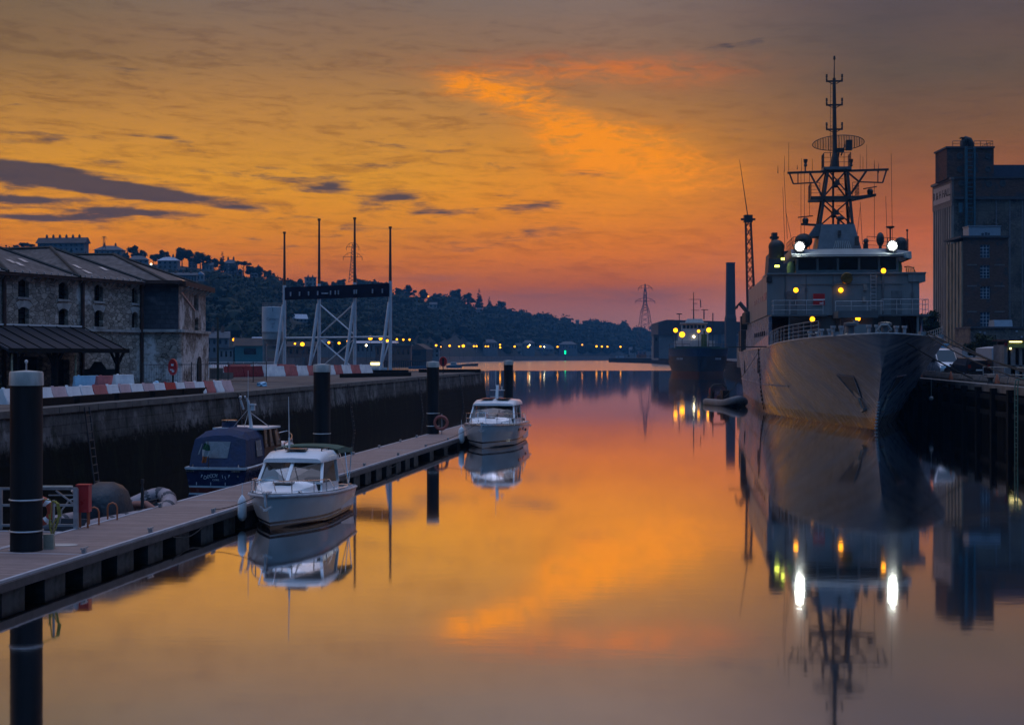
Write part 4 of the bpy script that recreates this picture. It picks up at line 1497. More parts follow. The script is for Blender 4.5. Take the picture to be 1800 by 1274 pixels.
# ================================================================== steel sign gantry at the tip of the quay
ga = thing('sign_gantry', 'tall white steel gantry of four pointed posts carrying a long dark blue board', 'gantry', (-19, 153.5, QZ))
pole_w = M('pale blue steel paint', (.52, .60, .68), .45, .1, .1, 2)
pole_b = M('brown upper pole paint', (.09, .055, .05), .6, .1, .2)
GP = []
for px, d, yt in ((500, 158, 411), (561, 155, 388), (623.5, 152, 386), (686, 149, 402)):
    x = (px - 900) * d / F + 19
    top = EYE + (YH - yt) * d / F - QZ
    GP.append(Vector((x, d - 153.5, 0)))
    p = GP[-1]
    MB().tube((x, p.y, 0), (x, p.y, 9.6), .19, 10).build('post', pole_w, ga, 50)
    MB().tube((x, p.y, 9.6), (x, p.y, top), .16, 8, .10).lathe([(.17, 0), (.17, .22)], (x, p.y, top), 8).build('spire', pole_b, ga, 50)
    q = p + Vector((-.98, -.9, 0))
    MB().tube(q, p + Vector((-.1, -.1, 7.4)), .17, 8).build('raker', pole_w, ga, 50)
    MB().tube(q + Vector((0, 0, .3)), p + Vector((-.05, -.1, 3.4)), .09, 6).build('strut', pole_w, ga, 50)
    MB().bx(x - .35, x + .35, p.y - .35, p.y + .35, -.02, .06).build('base_plate', pole_w, ga)
m = MB()
a, b = GP[0] + Vector((.1, -.32, 0)), GP[3] + Vector((-.1, -.32, 0))
m.ext([(a.x, a.y, 7.95), (b.x, b.y, 7.95), (b.x, b.y, 9.35), (a.x, a.y, 9.35)], (0, .14, 0))
m.build('board', M('navy board', (.008, .014, .035), .8, var=.3, scale=.8, spec=.1), ga)
for f in (.06, .15, .24, .33, .455, .50, .53, .68, .70, .85, .94):
    p = a.lerp(b, f)
    MB().bx(p.x - .07, p.x + .07, p.y - .22, p.y - .02, 8.35, 8.8).build('spotlight', M('pale fitting', (.35, .38, .45), .4), ga)
p = a.lerp(b, .42)
MB().bx(p.x - .6, p.x + .6, p.y - .1, p.y - .01, 8.45, 8.6).build('light_batten', M('pale fitting', (.35, .38, .45), .4), ga)
m = MB().tube(GP[0] + Vector((0, 0, 3.75)), GP[3] + Vector((0, 0, 3.75)), .1, 8)
m.build('tie_bar', pole_w, ga)
for za, zb in ((7.4, 4.0), (3.6, .3)):
    MB().tube(GP[1] + Vector((0, 0, za)), GP[2] + Vector((0, 0, zb)), .075, 6).tube(GP[2] + Vector((0, .12, za)), GP[1] + Vector((0, .12, zb)), .075, 6).build('cross_brace', pole_w, ga)

# ================================================================== plastic road barriers
BAR = {}


def barrier_mesh(L_, h, b):
    m_ = MB()
    def sec(x, k):
        return [(x, -b * k, 0), (x, -b * k, h * .22), (x, -b * .55 * k, h * .62), (x, -b * .34 * k, h), (x, b * .34 * k, h), (x, b * .55 * k, h * .62), (x, b * k, h * .22), (x, b * k, 0)]
    n = 12
    rows = [sec(-L_ / 2 + .02, .9)]
    for i in range(n * 2 + 1):
        x = -L_ / 2 + .05 + (L_ - .1) * i / (n * 2)
        rows.append(sec(x, .95 if i % 4 in (1, 2) and 2 < i < n * 2 - 2 else 1.0))
    rows.append(sec(L_ / 2 - .02, .9))
    m_.rows(rows, cap0=True, cap1=True)
    return m_


def barrier(p, rz, mat, label, L_=1.06, h=.8, b=.26, tilt=0.0, group='plastic road barriers on the left quay', name='road_barrier'):
    t_ = thing(name, label, 'barrier', p, rz, group)
    key = (round(L_, 2), h, mat.name)
    if key in BAR:
        o_ = BAR[key][0].copy()
        COL.objects.link(o_)
        o_.parent = t_
        o2 = BAR[key][1].copy()
        COL.objects.link(o2)
        o2.parent = t_
    else:
        o_ = barrier_mesh(L_, h, b).build('barrier_body', mat, t_, 30)
        o2 = MB().lathe([(.06, h - .01), (.06, h + .05)], (-L_ * .3, 0, 0), 8).build('filler_cap', mat, t_)
        BAR[key] = (o_, o2)
    t_.rotation_euler = (R.uniform(-.02, .02) + tilt, R.uniform(-.02, .02), rz)
    return t_


cs = {'w': (whiteplast, 'white'), 'r': (red, 'bright red'), 'f': (redfade, 'faded red'), 'p': (pinkfade, 'pale pink'), 'b': (blueplast, 'pale blue'), 'd': (darkred, 'deep red')}
fr = [(0, 'w'), (22, 'f'), (42, 'w'), (63, 'w'), (86, 'p'), (111, 'w'), (136, 'w'), (159, 'f'), (183, 'w'), (204, 'p'), (225, 'w'), (247, 'p'), (267, 'w'), (285.5, 'r'),
      (304, 'w'), (321, 'p'), (338, 'w'), (355, 'f'), (372, 'w'), (387, 'p'), (403, '')]
FL = ['white barrier at the very left of the front row, left of the first pile', 'faded red barrier of the front row hidden behind the first pile',
      'white barrier of the front row just behind the right side of the first pile', 'white barrier, first one to the right of the first pile in the front row',
      'pale pink barrier, second to the right of the first pile in the front row', 'white barrier in front of the left end of the pale blue one behind',
      'white barrier in front of the gap after the pale blue one behind', 'faded red front row barrier below the faded red one of the rear group',
      'white barrier in the front row right of the faded red one', 'pale pink front row barrier under the white one of the rear group',
      'white barrier between two pale pink ones in the front row', 'pale pink barrier, second to the left of the bright red one',
      'white barrier immediately left of the bright red one', 'bright red barrier beside the lifebuoy post in the front row',
      'white barrier just right of the lifebuoy post', 'pale pink barrier, second to the right of the lifebuoy post',
      'white barrier third to the right of the lifebuoy post', 'faded red barrier near the right end of the front row',
      'white barrier, last but one of the front row', 'pale pink barrier closing the right end of the front row']


def fy(px):
    return 707.5 - .0535 * (px - 60)


for i in range(len(fr) - 1):
    a, b = on(fr[i][0] + .8, fy(fr[i][0]), QZ), on(fr[i + 1][0] + .8, fy(fr[i + 1][0]), QZ)
    v = b - a
    mt, cn = cs[fr[i][1]]
    barrier((a + b) / 2, math.atan2(v.y, v.x) + R.uniform(-.05, .05), mt, FL[i], v.length * .985, .58)
for (pa, pb, c_, lb) in ((131, 171, 'b', 'pale blue barrier at the left of the rear group of three'), (170, 205, 'f', 'faded red barrier in the middle of the rear group of three'),
                         (201, 231, 'w', 'white barrier at the right of the rear group of three')):
    a, b = on(pa, 684, QZ), on(pb, 683.2, QZ)
    v = b - a
    barrier((a + b) / 2, math.atan2(v.y, v.x) - .15, cs[c_][0], lb, v.length, .72 if c_ != 'w' else .78, tilt=.06)
fr2 = [(365, 391, 'w', 'white barrier at the left end of the far row beside the stone store'), (390, 425, 'd', 'long deep red barrier, left one of the two in the far row'),
       (425, 460, 'd', 'long deep red barrier, right one of the two in the far row'), (459, 498, 'w', 'long white barrier of the far row right of the deep red pair'),
       (497, 519.5, 'f', 'faded red barrier of the far row under the first steel post'), (518.5, 538, 'w', 'white barrier of the far row left of the second pile'),
       (537, 559, 'f', 'faded red barrier of the far row just left of the second pile top'), (558, 571, 'p', 'pale pink barrier of the far row behind the second pile top'),
       (571, 585.5, 'w', 'white barrier of the far row just right of the second pile top'), (585, 599, 'f', 'faded red barrier, second to the right of the second pile top'),
       (598, 614.5, 'w', 'white barrier, third to the right of the second pile top'), (613.5, 630.5, 'f', 'faded red barrier, last red of the far row'),
       (630, 651, 'w', 'white barrier closing the right end of the far row')]
for pa, pb, c_, lb in fr2:
    y = lambda p_: 663.8 - .021 * (p_ - 365) if p_ < 500 else 661 - .030 * (p_ - 500)
    a, b = on(pa, y(pa), QZ), on(pb, y(pb), QZ)
    v = b - a
    barrier((a + b) / 2, math.atan2(v.y, v.x), cs[c_][0], lb, v.length * .99, .9, .3)
for pa, pb, c_, lb in ((368, 400, 'w', 'white barrier behind the deep red pair, left'), (402, 440, 'f', 'faded red barrier behind the deep red pair'),
                       (441, 487, 'w', 'white barrier behind the gap after the deep red pair'), (488, 517, 'f', 'faded red barrier seen behind the first steel raker')):
    a, b = on(pa, 659, QZ), on(pb, 658, QZ)
    v = b - a
    barrier((a + b) / 2, math.atan2(v.y, v.x), cs[c_][0], lb, v.length * .97, .98, .3)
# old kerb rubble and bits lying on the quay
o_ = thing('rubble_heap', 'pale stone block at the foot of the store beside the first far barrier', 'rubble', on(380, 666, QZ))
MB().obox((0, 0, .4), (1.0, .7, .9), .3, .1).obox((.9, -.1, .25), (.7, .5, .5), -.4).build('block', concrete, o_)
o_ = thing('plastic_bag', 'crumpled pale blue plastic sheet lying on the quay', 'bag', on(461, 679, QZ))
m = MB()
crown(m, (0, 0, .12), .33, .55, 0, R)
m.build('sheet', blueplast, o_)
o_ = thing('plastic_bag', 'small crumpled blue bag behind the front barriers, left of the lifebuoy', 'bag', on(274, 684, QZ))
m = MB()
crown(m, (0, 0, .2), .26, 1.1, 0, R)
m.build('sheet', blueplast, o_)


def lifebuoy_post(px, yb, yc, label, rw, rh, back=False):
    d = (EYE - QZ) * F / (yb - YH)
    p = Vector(((px - 900) * d / F, d, QZ))
    h = (yb - yc) * d / F
    t_ = thing('lifebuoy_post', label, 'lifebuoy', p)
    MB().tube((0, 0, 0), (0, 0, h + .2), .05, 8).build('post', darkpaint, t_)
    m_ = MB()
    rows = []
    for y, k in ((-.10, .75), (-.13, .96), (-.08, 1.0), (.08, 1.0), (.1, .94)):
        rows.append([(rw * k * math.cos(2 * PI * j / 22), y, h + rh * k * math.sin(2 * PI * j / 22)) for j in range(22)])
    m_.rows(rows, closed=True, cap0=True, cap1=True)
    m_.build('housing', red, t_, 40)
    if back:
        MB().bx(-.10, .10, -.16, -.135, h - .35, h + .35).build('bracket', darkpaint, t_)
    else:
        MB().bx(-.05, .06, -.15, -.135, h + .05, h + .15).bx(-.1, .03, -.15, -.135, h - .16, h - .1).bx(-.02, .09, -.15, -.135, h - .24, h - .14).build('notice', white_paint, t_)
    return t_


lifebuoy_post(304, 693.5, 645, 'red oval lifebuoy housing on a dark post among the front barriers', .21, .39)
lifebuoy_post(779, 656.5, 635.5, 'round red lifebuoy on a post at the far end of the quay', .40, .50, True)
p = on(325, 671, QZ)
t_ = thing('notice_board', 'small pale notice board on a post before the arched doorway of the store', 'sign', p)
MB().bx(-.04, .04, 0, .06, 0, .5).build('post', darkmetal, t_)
MB().bx(-.32, .32, -.03, 0, .45, .85).build('board', white_paint, t_)
m = MB()
for k in range(3):
    m.bx(-.26, .26 - k * .08, -.036, -.031, .75 - k * .1, .78 - k * .1)
m.build('lettering', M('grey print', (.2, .2, .22), .6), t_)
p = on(383, 668, QZ)
MB().tube((0, 0, 0), (0, 0, 4.5), .09, 8, .07).lathe([(.1, 0), (.1, .12)], (0, 0, 4.5), 8).build('flag_pole', M('dark green pole', (.02, .05, .05), .6), None)
fpz = bpy.data.objects['flag_pole']
fpz.location = p
tag(fpz, 'thin dark green pole standing right of the stone store', 'pole')
t_ = thing('mesh_fence', 'low mesh fence panels along the foot of the stone store', 'fence', Vector(fp(u_at(190, .0) - .0, 2.6, 0)) + Vector((PX0, PY0, QZ)))
a = Vector((0, 0, 0))
m = MB()
g_ = [Vector((0, 0, 0)), Vector((2.6, 2.2, 0)), Vector((4.6, 3.9, 0)), Vector((5.4, 8.5, 0)), Vector((5.6, 12.6, 0))]
for a, b in zip(g_, g_[1:]):
    for zz in (.12, 1.25):
        m.tube(a + Vector((0, 0, zz)), b + Vector((0, 0, zz)), .02, 5)
    n = int((b - a).length / .16)
    for k in range(n):
        p = a.lerp(b, k / n)
        m.tube(p + Vector((0, 0, .12)), p + Vector((0, 0, 1.25)), .006, 3)
m.build('panel', darkmetal, t_)
m = MB()
for a in g_:
    m.tube(a, a + Vector((0, 0, 1.4)), .03, 6)
m.build('post', darkmetal, t_)
t_ = thing('rail_fence', 'low railing along the back edge of the island seen over the far barriers', 'fence', (-40, 171, QZ))
m = MB()
a, b = Vector((-22, 7.5, 0)), Vector((13, -7.5, 0))
for zz in (.5, 1.0):
    m.tube(a + Vector((0, 0, zz)), b + Vector((0, 0, zz)), .035, 5)
for k in range(26):
    p = a.lerp(b, k / 25)
    m.tube(p, p + Vector((0, 0, 1.05)), .045, 5)
m.build('railing', steel, t_)

# ================================================================== pontoon
PD = Vector((.1459, .9893, 0))
PN = Vector((.9893, -.1459, 0))
po = Vector((-9.65, 31.7, 0))         # right edge reference
DK = .50
pt = thing('pontoon', 'long floating pontoon walkway with brown planked deck, pale edge trim and grey floats', 'pontoon', po)


def pp(u, v, z):
    """pontoon coordinates: u along (away), v from the right edge towards the left, z up"""
    q = PD * u - PN * v
    return (q.x, q.y, z)


dm = bpy.data.materials.new('grooved deck planks')
dm.use_nodes = True
t = NT(dm.node_tree)
p_ = t.node('ShaderNodeBsdfPrincipled')
c = t.coord('Object')
x_, y_, z_ = t.sep(c)
u_ = t.m('ADD', t.m('MULTIPLY', x_, PD.x), t.m('MULTIPLY', y_, PD.y))
pl_ = t.m('FRACT', t.m('MULTIPLY', u_, 1 / .145))
gap = t.m('MINIMUM', t.step(pl_, .0, .07), t.step(pl_, 1.0, .93))
idn = t.node('ShaderNodeTexWhiteNoise', noise_dimensions='1D')
t.put(idn.inputs['W'], t.m('FLOOR', t.m('MULTIPLY', u_, 1 / .145)))
pc = t.mix(idn.outputs['Value'], (.24, .17, .155, 1), (.35, .255, .235, 1))
nn = t.noise(c, 3, 5, .6)
pc = t.mix(t.step(nn, .35, .7, 0, .35), pc, (.14, .105, .10, 1))
t.put(p_.inputs['Base Color'], t.mix(gap, (.03, .024, .024, 1), pc))
p_.inputs['Roughness'].default_value = .62
bm_ = t.node('ShaderNodeBump')
bm_.inputs['Strength'].default_value = .5
bm_.inputs['Distance'].default_value = .02
t.put(bm_.inputs['Height'], gap)
t.put(p_.inputs['Normal'], bm_.outputs[0])
t.put(t.node('ShaderNodeOutputMaterial').inputs[0], p_.outputs[0])

U0, U1, PWD = -14.0, 72.0, 2.42
m = MB()
m.ext([pp(U0, .09, DK - .06), pp(U1, .09, DK - .06), pp(U1, PWD - .09, DK - .06), pp(U0, PWD - .09, DK - .06)], (0, 0, .06))
m.ext([pp(-1.2, PWD + .02, DK - .064), pp(4.15, PWD + .02, DK - .064), pp(4.15, PWD + 5, DK - .064), pp(-1.2, PWD + 5, DK - .064)], (0, 0, .06))
m.build('deck', dm, pt)
trim = M('pale deck trim', (.46, .46, .50), .5, var=.12, scale=2)
m = MB()
for v in (0.0, PWD - .09):
    m.ext([pp(U0, v, DK - .04), pp(U1, v, DK - .04), pp(U1, v + .09, DK - .04), pp(U0, v + .09, DK - .04)], (0, 0, .055))
m.build('edge_trim', trim, pt)
m = MB()
for u in [-11.5 + 11.9 * k for k in range(8)]:
    m.ext([pp(u, .1, DK), pp(u + .05, .1, DK), pp(u + .05, PWD - .1, DK), pp(u, PWD - .1, DK)], (0, 0, .006))
m.ext([pp(.8, PWD - .3, DK), pp(.9, PWD - .3, DK), pp(.9, 1.35, DK), pp(.8, 1.35, DK)], (0, 0, .008))
m.ext([pp(4.1, PWD, DK), pp(4.2, PWD, DK), pp(4.2, PWD + 5, DK), pp(4.1, PWD + 5, DK)], (0, 0, .012))
m.ext([pp(1.0, PWD - .02, DK), pp(4.1, PWD - .02, DK), pp(4.1, PWD + .06, DK), pp(1.0, PWD + .06, DK)], (0, 0, .018))
m.build('joint_strip', trim, pt)
wale = M('weathered side timber', (.085, .07, .068), .8, var=.4, scale=2)
m = MB()
for v in (-.03, PWD + .03):
    m.beam(pp(U0, v, DK - .13), pp(U1, v, DK - .13), .07, .17)
m.build('side_beam', wale, pt)
fl_m = M('grey concrete float', (.085, .083, .082), .8, var=.35, scale=2.4, second=(.022, .024, .020), cut=(.42, .62))
src = None
for k in range(46):
    u = -12.5 + k * 1.83
    if k % 2 and k > 26 or u > U1 - 1:
        continue
    if src is None:
        m = MB()
        m.ext([pp(0, .05, -.35), pp(.95, .05, -.35), pp(.95, PWD - .05, -.35), pp(0, PWD - .05, -.35)], (0, 0, .60))
        src = m.build('float', fl_m, pt)
        o_ = src
    else:
        o_ = src.copy()
        COL.objects.link(o_)
    o_.location = pp(u, 0, 0)
cl = MB().bx(-.05, .05, -.04, .04, 0, .10).beam((0, -.16, .11), (0, .16, .11), .05, .035)
src = cl.build('cleat', steel, pt)
src.rotation_euler = (0, 0, -math.atan2(PD.x, PD.y))
src.location = pp(-4.2, .16, DK + .012)
for u, v in ((.6, .16), (4.4, .16), (8.9, .16), (13.5, .16), (20.3, .16), (26.2, .16), (32.3, .16), (38.3, .16), (44, .16), (10.2, 2.28), (21, 2.28), (27, 2.28), (32.5, 2.28), (37.4, 2.28), (42, 2.28), (46, 2.28), (50, .16)):
    o_ = src.copy()
    COL.objects.link(o_)
    o_.location = pp(u, v, DK + .012)
m = MB()
for u in (-8, 5.2, 16, 29, 41):
    m.path([pp(u + 2.2 * k / 8, -.1, DK - .2 - .14 * math.sin(PI * k / 8)) for k in range(9)], .018, 5)
m.build('hanging_line', rope_m, pt)

# ------------------------------------------------------------------ piles
capm = M('pale pile cap', (.44, .44, .42), .55, var=.2, scale=3, stretch=(2, 2, .4), second=(.26, .25, .22), cut=(.5, .72))
pilem = M('pile paint', (.011, .012, .015), .6, var=.5, scale=1.6, stretch=(2.5, 2.5, .22), spec=.2, second=(.030, .030, .033), cut=(.55, .75))


def pile(x, y, r, top, label, ring=True):
    t_ = thing('mooring_pile', label, 'pile', (x, y, 0), 0, 'steel mooring piles of the pontoon')
    MB().lathe([(r, -2), (r, top - .30)], (0, 0, 0), 32).build('shaft', pilem, t_, 40)
    MB().lathe([(r * 1.07, top - .32), (r * 1.05, top - .035), (r * 1.0, top), (.02, top + .03)], (0, 0, 0), 32).build('cap', capm, t_, 30)
    if ring:
        m_ = MB()
        for zz in (DK + .46, DK + 1.18):
            m_.path([(r * 1.03 * math.cos(2 * PI * k / 24), r * 1.03 * math.sin(2 * PI * k / 24), zz) for k in range(24)], .022, 6, closed=True)
        m_.build('ring', steel, t_)
    return t_


p1 = pile(-11.2, 32.8, .36, 4.62, 'thick black mooring pile with a pale cap at the left, nearest of the row')
MB().tube((0, 0, 4.63), (0, 0, 4.82), .02, 6).sph((0, 0, 4.85), .045, 8, 5).build('finial', steel, p1)
pile(-8.06, 60.3, .355, 4.60, 'black mooring pile with a pale cap standing behind the two near boats')
pile(-4.52, 81.3, .35, 4.62, 'black mooring pile with a pale cap rising through the pontoon near its far end')
pile(-.26, 104, .34, 4.60, 'farthest black mooring pile, behind the white motor cruiser', False)
# collar around the far pile, small lifebuoy beside it
t_ = thing('ring_lifebuoy', 'small red lifebuoy hung beside the third pile on the pontoon', 'lifebuoy', (-4.05, 81.0, DK))
MB().path([(.36 * math.cos(a), 0, .65 + .36 * math.sin(a)) for a in [2 * PI * k / 20 for k in range(20)]], .085, 8, closed=True).build('ring', M('faded lifebuoy', (.35, .10, .08), .5), t_, 60)
MB().tube((.05, .1, 0), (.05, .1, 1.15), .03, 6).build('stand', steel, t_)

# ------------------------------------------------------------------ gangway frame, fire box, hoops, lifebuoy, rope
gy = 36.8
rl = thing('gangway_frame', 'galvanised gangway landing frame with rails behind the nearest pile', 'frame', (-11.25, gy, DK))
m = MB()
for x in (-.03, -1.05, -2.0):
    m.bx(x - .055, x + .055, -.055, .055, 0, 1.05)
m.build('upright', steel, rl)
m = MB()
for zz in (1.05, .62, .10):
    m.beam((-2.2, 0, zz), (0, 0, zz), .07, .06)
m.build('rail', steel, rl)
m = MB()
m.beam((-.55, 0, 1.0), (-.1, 0, .66), .04).beam((-1.0, .8, .8), (0, .8, .8), .03)
m.path([(-.55 + .0, .3, .1), (-.5, .3, .45), (-.3, .3, .72), (-.05, .3, .78)], .022, 6)
m.path([(-.2, .2, .98), (-.12, .3, .86), (-.02, .35, .74)], .03, 6)
m.build('brace', steel, rl)
MB().bx(-1.1, -.12, -.06, .04, 1.085, 1.125).build('top_strip', M('pale polished strip', (.78, .72, .62), .3, var=.05), rl)
m = MB()
m.bx(-2.75, -2.0, -.05, .05, .1, 1.05)
m.build('side_panel', M('pale blue panel', (.30, .40, .52), .5), rl)
fb_ = thing('fire_box', 'red fire extinguisher cabinet on orange legs at the left edge of the pontoon', 'fire cabinet', (-11.14, 37.05, DK))
MB().bx(-.17, .15, -.14, .14, .42, 1.12).build('cabinet', red, fb_)
MB().bx(-.185, .165, -.155, .155, 1.11, 1.14).build('lid', red, fb_)
org = M('orange hoop paint', (.45, .13, .05), .45, var=.15)
for x in (-.11, .09):
    MB().tube((x, 0, 0), (x, 0, .45), .028, 8).build('leg', org, fb_)
for k, (u, lb) in enumerate(((5.75, 'orange tubular hoop beside the red fire cabinet, nearer one'), (6.9, 'orange tubular hoop beside the red fire cabinet, farther one'))):
    q = Vector(pp(u, PWD - .12, DK)) + po
    o_ = MB().path([(-.13, 0, 0), (-.13, 0, .34), (-.09, 0, .43), (0, 0, .47), (.09, 0, .43), (.13, 0, .34), (.13, 0, 0)], .024, 8).build('mooring_hoop', org, None, 60)
    o_.location = q
    tag(o_, lb, 'hoop', 'orange hoops on the pontoon')
lb_ = thing('ring_lifebuoy', 'orange and white ring lifebuoy hung on the frame behind the nearest pile', 'lifebuoy', (-11.78, 35.4, DK + .62))
m = MB()
n = 28
ring = [(.30 * math.cos(2 * PI * k / n), 0, .30 * math.sin(2 * PI * k / n)) for k in range(n)]
m.path(ring, .085, 10, closed=True)
m.build('ring', M('orange lifebuoy', (.36, .06, .03), .4), lb_, 60)
for k in range(4):
    a0 = PI / 4 + k * PI / 2
    MB().path([(.30 * math.cos(a0 + q), 0, .30 * math.sin(a0 + q)) for q in (-.16, -.05, .05, .16)], .09, 10).build('band', white_paint, lb_, 60)
MB().tube((0, .12, -.62), (0, .12, .35), .03, 6).build('stand', steel, lb_)
rp = thing('coiled_rope', 'yellow rope hanging in loops on a short post right of the nearest pile', 'rope', (-11.02 + .32, 33.2, DK))
MB().tube((0, 0, 0), (0, 0, 1.12), .03, 6).build('post', steel, rp)
m = MB()
for k in range(6):
    a = R.uniform(.05, .14)
    z = R.uniform(.25, .55)
    m.path([(-.03 + .02 * k, -.04, 1.1), (.02 + a, -.06 - .01 * k, 1.05), (.06 + a, -.07, .75), (.02 + a * .8, -.06, z + .2), (-.02, -.06, z), (-.06 - a * .3, -.06, z + .25), (-.05, -.05, .8), (-.03, -.04, 1.08)], .013, 6)
m.path([(-.5, -.32, 1.18), (-.25, -.2, 1.16), (-.05, -.05, 1.12)], .014, 6)
m.build('rope', M('yellow rope', (.42, .36, .08), .8, var=.25, scale=8), rp)
o_ = MB().bx(-.12, .12, -.05, .05, 0, .34).bx(-.09, .09, -.06, -.05, .06, .30).build('meter_box', M('blue and cream box', (.40, .38, .30), .6), None)
o_.location = (-11.2 + .44, 33.05, DK)
tag(o_, 'small cream service box on the deck beside the nearest pile', 'box')
o_ = MB().lathe([(.3, 0), (.33, .02), (.3, .04), (.22, .045)], (0, 0, 0), 20).build('rope_mat', M('pale coil', (.5, .46, .42), .7), None)
o_.scale = (1.2, .7, .5)
o_.location = on(108, 958, DK)
tag(o_, 'flat pale disc lying on the pontoon deck below the orange hoops', 'cover')

# ================================================================== boats
clear = glass('boat window glass', (.30, .36, .35), .22)
vinyl = M('clear vinyl window', (.20, .21, .23), .25, var=.15, scale=3, spec=.8)


def hull_rows(Lh, B, zb, zs, zwl=-.25, n=22, full=.5, rake=.45, flare=1.0, tw=.96, chine=.42):
    """sections from the transom (y=0) to the stem; each runs port gunwale .. keel .. starboard gunwale"""
    rows = []
    for i in range(n + 1):
        t_ = i / n
        zg = zs + (zb - zs) * t_ ** 1.7
        def hb(k, p):
            return (tw + (1 - tw) * min(1, t_ / .3)) if t_ < full else max(0.0, 1 - ((t_ - full) / (1 - full)) ** k) ** p
        bg = B / 2 * hb(2.6, .75)
        bc = B / 2 * .90 * hb(2.0, 1.0)
        bk = 0.0
        zc = .06 + .35 * max(0, t_ - .55) ** 1.5 * 2.2
        pts = [(bg, zg), (bg * 1.0 + .02 * (t_ < .97), zg - .07), ((bg * .62 + bc * .38), zc + (zg - zc) * .52), (bc, zc + .05), (bc * .97, zc - .03), (bc * .5, -.22 + .2 * t_ ** 6), (0, zwl)]
        row = []
        def yy(z):
            return Lh * t_ + rake * (z - zwl) / (zb - zwl) * t_ ** 6
        for x, z in pts:
            row.append((-x, yy(z), z))
        for x, z in reversed(pts[:-1]):
            row.append((x, yy(z), z))
        rows.append(row)
    return rows


def deck_from(rows, drop=.0, i0=0, inset=.04):
    m_ = MB()
    r_ = []
    for row in rows[i0:]:
        a, b = Vector(row[0]), Vector(row[-1])
        w_ = max(0, b.x - inset)
        r_.append([(-w_, a.y, a.z - drop), (-w_ * .5, a.y, a.z - drop + .03 * min(1, w_ * 2)), (w_ * .5, a.y, a.z - drop + .03 * min(1, w_ * 2)), (w_, a.y, a.z - drop)])
    m_.rows(r_)
    return m_


def rubrail(rows, par, mat, r=.035, dz=-.06):
    m_ = MB()
    m_.path([Vector(r_[0]) + Vector((-.02, 0, dz)) for r_ in rows] + [Vector(r_[-1]) + Vector((.02, 0, dz)) for r_ in reversed(rows[:-1])], r, 6)
    return m_.build('rub_rail', mat, par, 60)


